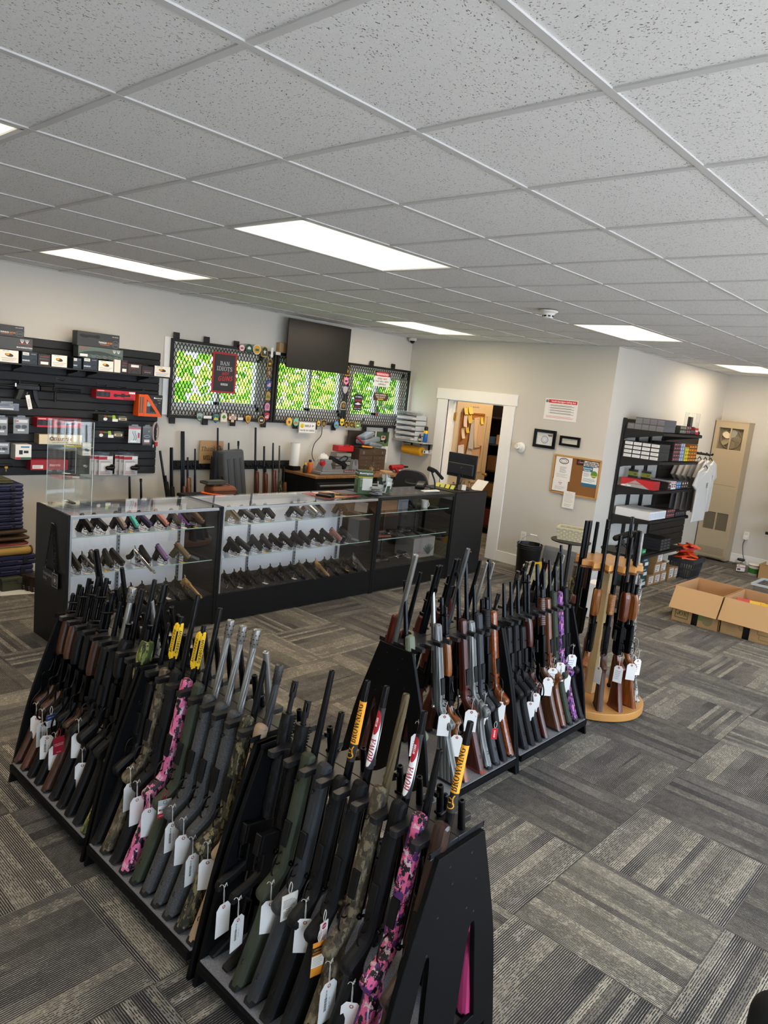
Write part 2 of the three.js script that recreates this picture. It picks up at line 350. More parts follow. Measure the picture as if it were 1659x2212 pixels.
// GLASS COUNTER
const ord=['first','second','third','fourth','fifth','sixth','seventh','eighth','ninth','tenth','eleventh','twelfth','thirteenth','fourteenth','fifteenth','sixteenth','seventeenth','eighteenth','nineteenth','twentieth'];
const CX0=-3.66,CX1=-3.16,CH=0.965;
{
const lam=mat('#08090a',0.45,0,{specularIntensity:0.6}),backWhite=mat('#f1f4f7',0.6),backDark=mat('#121314',0.6),deck=mat('#111113',0.8);
const cases=[
{z0:-1.65,z1:-2.87,label:'glass display case with white back and black end panel, nearest the black slatwall',white:[0,0.985],top:'glass'},
{z0:-2.87,z1:-4.7,label:'longest glass display case with white back, in the middle of the counter',white:[0,0.99],top:'glass'},
{z0:-4.7,z1:-5.92,label:'dark glass display case with black inside, beside the closed end cabinet',white:null,top:'dark'},
];
cases.forEach((c,n)=>{
const t=thing('display_case',c.label,'display case',[0,0,0],0);
const{z0,z1}=c,L=z0-z1,th=0.022;
add('end_panel',bb(CX0,CX1,0,CH,z0-th,z0-0.001,0.002),lam,t);
add('end_panel',bb(CX0,CX1,0,CH,z1+0.001,z1+th,0.002),lam,t);
add('base',bb(CX0+0.02,CX1-0.004,0.012,0.236,z1+th,z0-th),lam,t);
add('deck',bb(CX0+0.02,CX1-0.012,0.236,0.25,z1+th,z0-th),n===2?deck:deck,t);

if(c.white){
const a=z0-th,b=z0-L*c.white[1];
add('back_panel',bb(CX0+0.02,CX0+0.032,0.25,CH-0.03,b,a),backWhite,t);
add('back_panel',bb(CX0+0.026,CX0+0.038,0.25,CH-0.03,z1+th,b-0.001),backDark,t);
}else add('back_panel',bb(CX0+0.02,CX0+0.032,0.25,CH-0.03,z1+th,z0-th),backDark,t);
add('back_rail',[bb(CX0,CX0+0.05,CH-0.05,CH-0.012,z1+th,z0-th)],n===2?lam:M.alu,t);

add('front_rail',[bb(CX1-0.022,CX1,CH-0.03,CH-0.008,z1+th,z0-th,0.002)],n===2?mat('#3a3c3f',0.35,0.8):M.alu,t);
add('corner_post',[bb(CX1-0.02,CX1-0.002,0.25,CH-0.03,z0-th-0.014,z0-th)],n===2?lam:M.alu,t);
add('front_glass',bb(CX1-0.012,CX1-0.007,0.25,CH-0.03,z1+th,z0-th-0.014),M.glass,t);
if(c.top==='glass')add('top_glass',bb(CX0+0.01,CX1-0.003,CH-0.008,CH,z1+th,z0-th),M.glass,t);
else add('counter_top',bb(CX0,CX1,CH-0.01,CH+0.004,z1+0.001,z0-0.001,0.002),mat('#1a1b1d',0.5),t);

for(const y of[0.795,0.525]){
const s=add('glass_shelf',bb(CX0+0.045,CX1-0.05,y-0.003,y+0.003,z1+th+0.004,z0-th-0.004),M.glass,t);
add('shelf_edge',bb(CX1-0.0505,CX1-0.0485,y-0.003,y+0.003,z1+th+0.004,z0-th-0.004),M.glassEdge,s);
}
const k=n===1?4:3;
for(let i=0;i<k;i++){
const z=z0-0.08-(L-0.16)*i/(k-1);
const st=add('shelf_standard',bb(CX0+0.032,CX0+0.046,0.26,CH-0.06,z-0.011,z+0.011),n===2?mat('#50545a',0.4,0.8):mat('#9aa0a6',0.4,0.8),t);
const sl=[];for(let y=0.28;y<CH-0.08;y+=0.03)sl.push(bb(CX0+0.046,CX0+0.0465,y,y+0.014,z-0.004,z+0.004));
add('slots',sl,M.black,st);
for(const y of[0.795,0.525])add('shelf_bracket',bb(CX0+0.046,CX1-0.15,y-0.022,y-0.0035,z-0.0025,z+0.0025),M.alu,st);
}
});

const t=thing('counter_cabinet','closed black cabinet at the doorway end of the counter, under the monitor','cabinet');
add('body',bb(CX0,CX1,0.012,CH+0.012,-6.52,-5.925,0.003),lam,t);
add('front_panel',bb(CX1,CX1+0.006,0.25,CH,-6.515,-5.93,0.002),mat('#151617',0.45),t);
add('kick_panel',bb(CX1,CX1+0.004,0.015,0.245,-6.515,-5.93,0.002),mat('#121314',0.5),t);
}
// RIFLE RACKS
const RACK={top:0.8,shelf:0.1};
const feltTex=dataTex(256,(x,y)=>{const v=122+60*(vnoise(N256,256,x*256,y*256)- 0.5)+36*(vnoise(N64,64,x*64,y*64)- 0.5);return[v,v,v*1.03];},5);
const felt=new THREE.MeshPhysicalMaterial({map:feltTex,roughness:1});
const feltLight=new THREE.MeshPhysicalMaterial({map:feltTex,color:'#ffffff',roughness:1});
const rackBlack=new THREE.MeshPhysicalMaterial({color:'#0a0b0d',roughness:0.55,specularIntensity:0.3});

function rackUnit(name,label,pos,ry,W,n){
const t=thing(name,label,'gun rack',pos,ry);
const hw=0.318,tw=0.105;
const out=[[-hw,0.0,1],[-0.278,0.2],[-0.222,0.44],[-tw,0.785,1],[tw,0.785,1],[0.222,0.44],[0.278,0.2],[hw,0.0,1],[hw-0.06,0.0,1],[hw-0.062,0.06,1],[-hw+0.062,0.06,1],[-hw+0.06,0.0,1]];
const hole=(s)=>[[s*0.075,0.125,1],[s*0.185,0.125,1],[s*0.145,0.33],[s*0.118,0.47],[s*0.102,0.492],[s*0.09,0.46],[s*0.084,0.3]];
const pg=()=>plate(out,0.018,0.002,6,1,[hole(1),hole(-1)]);
const panel=(x)=>{const p=add('side_panel',at(pg(),x,0,0,0,Math.PI/2),rackBlack,t);const sc=[];for(const[z,y]of[[-0.05,0.74],[0.05,0.74],[-0.09,0.64],[0.08,0.6],[-0.06,0.56],[0.11,0.5],[-0.1,0.53],[0.03,0.68]])sc.push(at(cy(0.0035,0.0035,0.0012,8),x+(x>W/2?0.0092:-0.0092),y,z,0,0,Math.PI/2));add('screw_caps',sc,mat('#3c3d40',0.35,0.4),p).userData.kind='stuff';};
panel(0.0095);panel(W-0.0095);
add('shelf_board',bb(0.019,W-0.019,0.062,0.094,-hw,hw,0.002),rackBlack,t);
add('felt',bb(0.019,W-0.019,0.094,0.0985,-hw+0.012,hw-0.012),felt,t);

const pitch=(W-0.06)/(n-1)*0.985,x0=0.032;
for(const s of[1,-1]){
const pts=[[0.019,0.0015,1],[W-0.019,0.0015,1],[W-0.019,0.125,1]];
for(let k=n-1;k>=0;k--){const c=x0+k*pitch;pts.push([c+0.03,0.125,1],[c+0.0235,0.12,1],[c+0.0225,0.075],[c,0.052],[c-0.0225,0.075],[c-0.0235,0.12,1],[c-0.03,0.125,1]);}
pts.push([0.019,0.125,1]);
const p2=pts.map((p)=>[Math.max(0.019,Math.min(W-0.019,p[0])),p[1],p[2]]);
const g=plate(p2,0.02,0.0015,3,1);g.rotateX(Math.PI/2);
if(s<0)g.applyMatrix4(new THREE.Matrix4().makeScale(1,1,-1));
if(s<0){const idx=g.index;const p=g.attributes.position;for(let i=0;i<p.count;i+=3){for(const at2 of Object.values(g.attributes)){for(let q=0;q<at2.itemSize;q++){const a=at2.array[(i+1)*at2.itemSize+q];at2.array[(i+1)*at2.itemSize+q]=at2.array[(i+2)*at2.itemSize+q];at2.array[(i+2)*at2.itemSize+q]=a;}}}}
add('notched_top',g.translate(0,0.79,0),mat('#1b1c1f',0.36),t);
}
t.userData.slot=(k)=>x0+k*pitch;
return t;
}
const slotX=(W,n,k)=>0.032+k*(W-0.06)/(n-1)*0.985;
const RW=0.765;
rackUnit('rifle_rack','black rifle rack section farthest left, standing in front of the display case',[-1.777,0,-1.1],0,RW,10);
rackUnit('rifle_rack','black rifle rack section in the middle of the near row',[-0.996,0,-1.1],0,RW,10);
rackUnit('rifle_rack','black rifle rack section nearest the camera with a slotted end panel',[-0.211,0,-1.1],0,RW,10);

rackUnit('rifle_rack','black rifle rack section with stainless barrels, near end of the second rack',[-0.6,0,-2.105],Math.PI/2,0.775,11);
rackUnit('rifle_rack','black rifle rack section far end of the second rack, beside the round wooden stand',[-0.6,0,-2.882],Math.PI/2,0.8,11);
// LONG GUNS

const woodTex=dataTex(512,(x,y)=>{
const w=x+0.03*vnoise(N8,8,x*8,y*4);const a=vnoise(N64,64,w*64,y*3),b=vnoise(N256,256,w*256,y*10),c=vnoise(N16,16,w*16,y*2);
const v=150+75*(a-0.5)+60*(b-0.5)+90*(c-0.5);return[Math.min(255,v*1.28),v*1.22,v*1.16];
},[7,2.5]);
const lamTex=dataTex(512,(x,y)=>{const w=x+0.05*vnoise(N8,8,x*8,y*8);const s=Math.floor(w*34),t=((s*7919)%13)/13;const b=vnoise(N256,256,w*256,y*12);const v=58+95*t*(0.6+0.8*b);return[v*0.98,v,v*0.98];},[9,2]);
const figTex=dataTex(512,(x,y)=>{const f=0.5+0.5*Math.sin(y*130+3*fbm(x,y)*6);const a=vnoise(N64,64,x*64,y*4);const v=0.55+0.3*f*vnoise(N16,16,x*16,y*16)+0.35*(a-0.5);return[200*v,105*v,48*v];},[5,2]);
const speckTex=dataTex(512,(x,y)=>{const a=vnoise(N256,256,x*256,y*256),b=vnoise(N128,128,x*128+3.3,y*128);const v=60+14*(a-0.5);const w=(a>0.86||b>0.9)?84:0;return[v+w,v+1+w,v+3+w];},6);
function camo(cols,sx,sy,rep,seedShift=0){
return dataTex(512,(x,y)=>{
let c=cols[0];
for(let k=1;k<cols.length;k++){
const o=k*0.37+seedShift;const n=0.62*vnoise(N16,16,(x*sx+o)*16,(y*sy+o)*16)+0.28*vnoise(N64,64,(x*sx+o)*32,(y*sy)*32)+0.2*vnoise(N128,128,x*128,y*128*sy);
if(n>cols[k][3])c=cols[k];
}
const g=0.88+0.24*vnoise(N256,256,x*256,y*256);return[c[0]*g,c[1]*g,c[2]*g];
},rep);
}
const GM={};
const wood=(c,r=0.38)=>mat2('wood'+c+r,{color:c,map:woodTex,roughness:r,clearcoat:r<0.4?0.35:0,clearcoatRoughness:0.25});
function mat2(key,o){if(!GM[key])GM[key]=new THREE.MeshPhysicalMaterial(o);return GM[key];}
const STK={
walnut:wood('#5c3620'),dark:wood('#43271a'),red:wood('#74371c',0.3),honey:wood('#a7682f',0.32),brown:wood('#6d452a'),oil:wood('#583a25',0.5),cherry:wood('#5a2418',0.35),
black:mat('#0c0d0f',0.55,0,{specularIntensity:0.6}),blackSoft:mat('#111214',0.68,0,{specularIntensity:0.6}),grey:mat('#2c2f33',0.6),olive:mat('#343a29',0.65),sage:mat('#6b7360',0.7),tan:mat('#a88f74',0.7),bronze:mat('#5c4f35',0.5,0.4),
speck:mat2('speck',{map:speckTex,roughness:0.7}),laminate:mat2('lam',{map:lamTex,roughness:0.4,clearcoat:0.3}),figured:mat2('fig',{map:figTex,roughness:0.3,clearcoat:0.5}),
pink:mat2('pink',{map:camo([[228,112,160],[34,24,34,0.56],[238,196,208,0.74]],1,0.55,6,0.1),roughness:0.55}),
pinkPurple:mat2('pinkp',{map:camo([[232,104,148],[88,44,108,0.6],[20,16,24,0.63],[238,196,196,0.76]],1,0.8,4,0.45),roughness:0.5}),
muddy:mat2('muddy',{map:camo([[40,36,48],[110,60,140,0.5],[200,110,170,0.64],[20,20,24,0.7]],1,0.6,6,0.25),roughness:0.6}),
brownCamo:mat2('bcamo',{map:camo([[90,80,62],[70,62,46,0.48],[120,108,84,0.62],[52,46,35,0.72]],1,0.5,5,0.3),roughness:0.7}),
greenCamo:mat2('gcamo',{map:camo([[122,128,62],[60,72,30,0.5],[166,160,90,0.6],[28,32,16,0.68]],1,0.35,5,0.6),roughness:0.7}),
darkCamo:mat2('dcamo',{map:camo([[70,66,48],[30,30,24,0.5],[130,120,86,0.66]],1,0.5,6,0.8),roughness:0.7}),
snowCamo:mat2('scamo',{map:camo([[150,148,142],[90,86,78,0.52],[206,204,196,0.62],[44,42,38,0.7]],1,0.4,6,0.5),roughness:0.7}),
greenSpeck:mat2('gspeck',{map:speckTex,color:'#a8c088',roughness:0.7}),
};
const lerp2=(a,b,t)=>a+(b-a)*t;
function barrelG(s0,s1,r0,r1,x=0,n=12){
const g=lathe([[0,s0],[r0,s0],[lerp2(r0,r1,0.25),lerp2(s0,s1,0.18)],[r1,s1-0.003],[r1*0.92,s1],[r1*0.58,s1],[r1*0.52,s1-0.012],[0,s1-0.012]],n);return g.translate(x,0,0);
}
function flutedG(s0,s1,r0,r1){
const g=new THREE.CylinderGeometry(r1,r0,s1-s0,30,36,true).translate(0,(s0+s1)/2,0),p=g.attributes.position;
for(let i=0;i<p.count;i++){const a=Math.atan2(p.getZ(i),p.getX(i)),y=p.getY(i);const m=1-0.2*Math.max(0,Math.cos(5*a+34*y))*Math.min(1,Math.max(0,(s1-y)*30));p.setX(i,p.getX(i)*m);p.setZ(i,p.getZ(i)*m);}
g.computeVertexNormals();return g;
}
const guardG=(y0=0.325,y1=0.405,x0=0.052,d=0.03)=>tube([[x0-0.004,y0,0],[x0+d*0.8,y0+0.008,0],[x0+d,(y0+y1)/2,0],[x0+d*0.75,y1-0.01,0],[x0-0.004,y1,0]],0.003,5,14);
const triggerG=(y=0.365,x0=0.05)=>tube([[x0-0.004,y+0.006,0],[x0+0.012,y,0],[x0+0.022,y+0.006,0]],0.0026,5,6);
const stud=(x,y)=>merge([sph(0.004,x,y,0,6),at(new THREE.TorusGeometry(0.008,0.0014,4,10),x+0.008,y,0)]);

function stockOutline(F,o={}){
const g=o.grip??1,d=o.drop??0;
return[[0.014+d,0,1],[0.018+d,0.10],[0.022+d*0.6,0.2],[0.044,0.268],[0.034,0.31],[0.012,0.355],[0.006,0.42],[0.005,F-0.1],[0.005,F-0.019],[0.0108,F-0.0055],[0.024,F],[0.0372,F-0.0055],[0.043,F-0.019],[0.045,F-0.08],[0.05,F-0.25],[0.054,0.43],[0.052,0.385],[0.06,0.345],[0.1*g,0.305],[0.116*g,0.285],[0.112*g,0.262],[0.088,0.232],[0.108,0.12],[0.142+d,-0.02,1]];
}
function thumbOutline(F){return[[0.008,0,1],[0.006,0.14],[0.012,0.215],[0.05,0.25],[0.046,0.3],[0.014,0.355],[0.006,0.42],[0.005,F-0.1],[0.005,F-0.019],[0.0108,F-0.0055],[0.024,F],[0.0378,F-0.0055],[0.044,F-0.019],[0.047,F-0.08],[0.052,F-0.25],[0.056,0.43],[0.054,0.385],[0.066,0.345],[0.118,0.3],[0.136,0.278],[0.126,0.25],[0.094,0.226],[0.104,0.12],[0.142,-0.02,1]];}
const buttOutline=(top=0.33,straight=0)=>straight
?[[0.02,0,1],[0.028,0.12],[0.034,0.24],[0.022,top,1],[0.06,top,1],[0.072,0.25],[0.096,0.14],[0.144,-0.02,1]]
:[[0.018,0,1],[0.024,0.12],[0.032,0.22],[0.046,0.262],[0.03,0.3],[0.008,top,1],[0.05,top,1],[0.062,0.318],[0.098,0.288],[0.108,0.268],[0.088,0.238],[0.108,0.12],[0.146,-0.02,1]];
const padOutline=(d=0)=>[[0.012+d,-0.001,1],[0.016+d,0.019,1],[0.137+d,-0.002,1],[0.144+d,-0.022,1]];
const A0=Math.PI/2;
// hanging tags
const tagShape=(w,h)=>plate([[-w/2,0,1],[w/2,0,1],[w/2,h*0.86,1],[w*0.27,h,1],[-w*0.27,h,1],[-w/2,h*0.86,1]],0.0009,0,1,1);
function tagPrint(kind){
if(kind==='bar')return print('tagbar',120,240,(g,w,h)=>{fill(g,'#f1efe9',0,0,w,h);g.save();g.translate(60,130);g.rotate(-A0);barcode(g,-40,6,80,18);txt(g,'SN 448-2160',0,-12,11,'#666','sans-serif','');txt(g,'$699.99',60,14,14,'#333');g.restore();});
if(kind==='hand')return print('taghand',120,240,(g,w,h)=>{fill(g,'#f3f2ee',0,0,w,h);g.strokeStyle='#56618c';g.lineWidth=2;for(let i=0;i<5;i++){g.beginPath();for(let x=22;x<96-i*6;x+=3)g.lineTo(x,80+i*26+5*Math.sin(x*0.9+i));g.stroke();}});
return plainPrint('tagplain','#f2f0ec');
}
function addTag(t,o={}){
const{x=0.085,y=0.36,len=0.06,w=0.058,h=0.115,yaw=0.4,lean=0.165,kind='plain'}=o;
const g=new THREE.Group();g.name='price_tag';g.position.set(x,y,o.z??0.034);g.rotation.set(0,0,-lean);t.add(g);
const sh=cached('tag'+w+h,()=>tagShape(w,h));
const pr=tagPrint(kind);
const sg=cached('tags'+w+h+kind,()=>{const q=sh.clone();const p=q.attributes.position,uv=q.attributes.uv;for(let i=0;i<p.count;i++)uv.setXY(i,pr.u0+(pr.u1-pr.u0)*(p.getX(i)/w+0.5),pr.v0+(pr.v1-pr.v0)*(p.getY(i)/h));return q;});
const card=add('card',sg,pr.m,g);card.rotation.y=yaw;card.position.set(0,-len-h,0);
const ey=add('eyelet',cached('eyelet',()=>at(new THREE.TorusGeometry(0.005,0.0022,5,12),0,0,0.0008)),mat('#a2542c',0.6),g);ey.rotation.y=yaw;ey.position.set(0,-len-0.013,0);
add('string',cached('tagstr'+len,()=>merge([tube([[-0.006,0.012,0],[0,0,0.003],[0.002,-len*0.6,0.002],[0,-len-0.013,0.001]],0.0008,4,8),tube([[0.008,0.01,0],[0.001,-len*0.3,0],[0,-len-0.013,-0.001]],0.0008,4,8),tube([[0,-0.002,0],[-0.01,0.004,0.006],[-0.015,-0.01,0.008]],0.0008,4,6),tube([[0,-0.002,0],[0.009,0.007,0.006],[0.014,0.0,0.01]],0.0008,4,6)])),M.string,g);
return g;
}
// printed sleeves on barrels
function flag(t,kind,y0,r,rAt){
if(kind==='mossberg'){
const f=add('barrel_flag',cached('mflag',()=>merge([rb(0.03,0.15,0.004,0.003,0.004,0,0.0),rb(0.014,0.03,0.02,0.004,0.012,0.055,0),rb(0.014,0.03,0.02,0.004,0.012,-0.055,0),rb(0.016,0.15,0.024,0.005,-0.004,0,0)])),M.yellow,t);f.position.y=y0;
const pr=print('mossberg',256,44,(g,w,h)=>{fill(g,'#f2c414',0,0,w,h);g.save();g.transform(1,0,-0.2,1,8,0);txt(g,'MOSSBERG',128,23,38,'#15130c','sans-serif','bold','center',236);g.restore();});
for(const s of[1,-1]){const p=add('lettering',sheet(pr,0.12,0.02),pr.m,f);p.rotation.set(0,s>0?0:Math.PI,s>0?A0:-A0);p.position.set(0,0,s*0.0126);}
const p=add('lettering',sheet(pr,0.12,0.02),pr.m,f);p.rotation.set(0,A0,0);p.rotation.order='YXZ';p.rotation.set(0,A0,A0);p.position.set(0.0195,0,0);
return f;
}

const W=2*Math.PI*r,L=0.19;
const pr=kind==='browning'
?print('browning',384,112,(g,w,h)=>{fill(g,'#f0a21c',0,0,w,h);fill(g,'#15120c',0,0,112,h);for(const y of[28,84]){txt(g,'BROWNING',244,y,44,'#14110b','serif','bold','center',250);g.strokeStyle='#f0a21c';g.lineWidth=5;g.beginPath();g.arc(40,y,17,0.5,5.2);g.stroke();g.beginPath();g.arc(66,y-6,13,2.2,7.2);g.stroke();g.beginPath();g.moveTo(48,y+16);g.quadraticCurveTo(76,y+2,100,y+14);g.stroke();}})
:print('howa',384,112,(g,w,h)=>{fill(g,'#16171a',0,0,w,h);for(const y of[28,84]){g.fillStyle='#f3f1ee';g.beginPath();g.ellipse(186,y,176,25,0,0,7);g.fill();g.fillStyle='#b5162a';g.beginPath();g.ellipse(288,y,76,19,0,0,7);g.fill();g.save();g.transform(1,0,-0.25,1,y*0.25,0);txt(g,'HOWA',118,y+1,42,'#a8122a','serif','bold','center',150);g.restore();txt(g,'M1500',290,y,18,'#fff','sans-serif','bold');}});
const g=new THREE.CylinderGeometry(rAt(y0+L/2)+0.0008,rAt(y0-L/2)+0.0008,L,18,1,true);const uv=g.attributes.uv;
for(let i=0;i<uv.count;i++){const u=uv.getX(i),v=uv.getY(i);uv.setXY(i,pr.u0+(pr.u1-pr.u0)*v,pr.v0+(pr.v1-pr.v0)*((1-u)*1));}
const f=add('barrel_sleeve',g,pr.m,t);f.position.y=y0;return f;
}
function fobTag(t,kind,o={}){
const g=new THREE.Group();g.name='hang_card';g.position.set(o.x??0.1,o.y??0.33,o.z??0.02);g.rotation.set(0,o.yaw??0.3,-(o.lean??0.165));g.rotation.order='ZYX';t.add(g);
const P={
lever:[0.05,0.078,160,250,(g,w,h)=>{fill(g,'#9d1426',0,0,w,h);txt(g,'LONG LIVE THE',80,100,17,'#f0d9d9','serif');txt(g,'LEVER GUN',80,122,20,'#f0d9d9','serif');txt(g,'Marlin',80,222,20,'#fff','serif','italic');}],
blue:[0.045,0.06,150,200,(g,w,h)=>{fill(g,'#eceff2',0,0,w,h);fill(g,'#23407e',0,0,w,90);txt(g,'MODEL 1854',75,45,19,'#fff');lines(g,14,106,120,7,13,'#556',4);}],
savage:[0.05,0.07,180,250,(g,w,h)=>{fill(g,'#f4f4f2',0,0,w,h);fill(g,'#b9bdbd',0,0,w,80);g.strokeStyle='#333';g.lineWidth=6;g.strokeRect(70,20,44,34);txt(g,'SAVAGE',100,140,34,'#111');fill(g,'#c3172b',0,186,w,64);fill(g,'#c3172b',12,124,24,28);txt(g,'ACCUTRIGGER',78,220,17,'#fff');}],
text:[0.058,0.085,200,290,(g,w,h)=>{fill(g,'#f0ebdd',0,0,w,h);lines(g,22,60,150,7,14,'#444',5);txt(g,'WARNING',100,172,17,'#222');lines(g,30,190,130,6,13,'#555',5);}],
stop:[0.034,0.07,110,220,(g,w,h)=>{fill(g,'#f2efe9',0,0,w,h);g.fillStyle='#b5142c';g.beginPath();g.arc(55,42,30,0,7);g.fill();txt(g,'STOP',55,43,22,'#fff');lines(g,12,88,84,9,14,'#a03344',5);}],
orangeTag:[0.042,0.11,120,300,(g,w,h)=>{fill(g,'#e8932a',0,0,w,h);fill(g,'#1d1a16',0,40,w,70);txt(g,'LIFETIME',60,62,20,'#e8932a');txt(g,'WARRANTY',60,90,20,'#e8932a');fill(g,'#efe9df',0,120,w,100);lines(g,10,134,96,6,14,'#876',4);}],
red:[0.03,0.062,90,190,(g,w,h)=>{fill(g,'#d2202e',0,0,w,h);g.save();g.translate(45,95);g.rotate(A0);txt(g,'SAVAGE',0,0,34,'#fff');g.restore();}],
features:[0.03,0.15,90,420,(g,w,h)=>{fill(g,'#e9efe9',0,0,w,h);fill(g,'#11805f',0,0,60,h);g.save();g.translate(30,210);g.rotate(-A0);txt(g,'Features:',0,0,34,'#fff');g.restore();lines(g,64,20,20,26,14,'#566',4);}],
teal:[0.03,0.15,90,420,(g,w,h)=>{fill(g,'#0f8f7c',0,0,w,h);fill(g,'#e9f0ec',50,0,40,h);g.save();g.translate(26,210);g.rotate(-A0);txt(g,'Features:',0,0,34,'#fff');g.restore();}],
}[kind];
const pr=print('fob'+kind,P[2],P[3],P[4]);const s=add('card',sheet(pr,P[0],P[1],0.002),pr.m,g);s.position.y=-P[1]/2-0.02;
add('loop',tube([[0,-0.022,0],[-0.008,0,0.002],[0,0.02,0],[0.008,0,-0.002]],0.0012,4,12,true),kind==='lever'||kind==='savage'?M.red:M.string,g);
}

function stockParts(t,outline,sm,th=0.044,o={}){
const st=add('stock',uvm(plate(outline,th,th*0.36,4,2)),sm,t);
add('recoil_pad',at(plate(padOutline(o.drop||0),th*0.94,0.006,1,1),0,-0.002,0),o.pad||mat('#111112',0.85),t);
return st;
}
const muzzles={
perf(t,y,r,m){add('muzzle_brake',lathe([[0,y-0.002],[r*1.25,y],[r*1.3,y+0.062],[r*1.1,y+0.066],[r*0.6,y+0.066],[r*0.55,y+0.05],[0,y+0.05]],14),m,t);const d=[];for(let i=0;i<3;i++)for(let a=0;a<7;a++){const th=(a+i*0.5)/7*6.283;d.push(at(cy(0.0028,0.0028,0.0012,6),0,0,0,0,0,A0).rotateY(-th).translate(Math.cos(th)*r*1.29,y+0.014+i*0.016,Math.sin(th)*r*1.29));}add('brake_ports',d,M.black,t);},
flash(t,y,r,m){add('flash_hider',[cy(r*1.25,r*1.25,0.02,10,0,y+0.01,0),...[0,1,2,3,4].map((k)=>at(bx(r*0.5,0.034,r*0.55),r*0.95,y+0.034,0).rotateY(k*1.2566)),cy(r*1.25,r*1.25,0.008,10,0,y+0.054,0)],m,t);},
thread(t,y,r,m){add('muzzle_thread',[cy(r*1.2,r*1.2,0.03,12,0,y+0.012,0)],m,t);},
};
function boltRifle(t,o){
const F=o.F??0.73,L=o.L??1.08,sm=o.stock||STK.black,mm=o.metal||M.blued,bm=o.barrel||mm,r1=o.r??0.0095;
stockParts(t,(o.thumb?thumbOutline:stockOutline)(F,o),sm,o.th??0.046,o);
add('receiver',[at(new THREE.CapsuleGeometry(0.0165,0.17,3,12),0,0.47,0),bx(0.018,0.16,0.03,0.006,0.47,0)],mm,t);
add('ejection_port',rb(0.012,0.075,0.004,0.002,-0.004,0.49,0.0155),M.black,t);
if(!o.noBolt){const bh=add('bolt_handle',[rod(V(0,0.395,0.012),V(0.026,0.375,0.048),0.0045,0.0045,7)],o.bolt||mm,t);add('bolt_knob',sph(0.0095,0.028,0.373,0.05,9),o.bolt||mm,bh);}
add('bolt_shroud',at(new THREE.CapsuleGeometry(0.0115,0.03,3,10),-0.002,0.37,0),mm,t);
if(o.fluted)add('barrel',[flutedG(0.56,L,0.014,r1*1.2),barrelG(L-0.01,L+0.004,r1*1.05,r1*1.05)],bm,t);else add('barrel',barrelG(0.55,L,0.0155,r1),bm,t);
if(o.muzzle)muzzles[o.muzzle](t,L,r1*1.1,o.muzzleMat||bm);
add('trigger_guard',guardG(),o.guard||M.gunBlack,t);add('trigger',triggerG(),M.gunBlack,t);
if(o.mag!==false)add('magazine',rb(0.014,0.085,0.028,0.003,0.05,0.465,0),M.poly,t);
add('sling_stud',stud(0.05,F-0.09),M.gunBlack,t);add('sling_stud',stud(0.112,0.06),M.gunBlack,t);
if(o.flag)flag(t,o.flag,o.flag==='mossberg'?L-0.1:L-0.16,r1*1.2,(y)=>{const k=lerp2(0.55,L,0.18),a=lerp2(0.0155,r1,0.25);return a+(r1-a)*(y-k)/(L-0.003-k);});
}
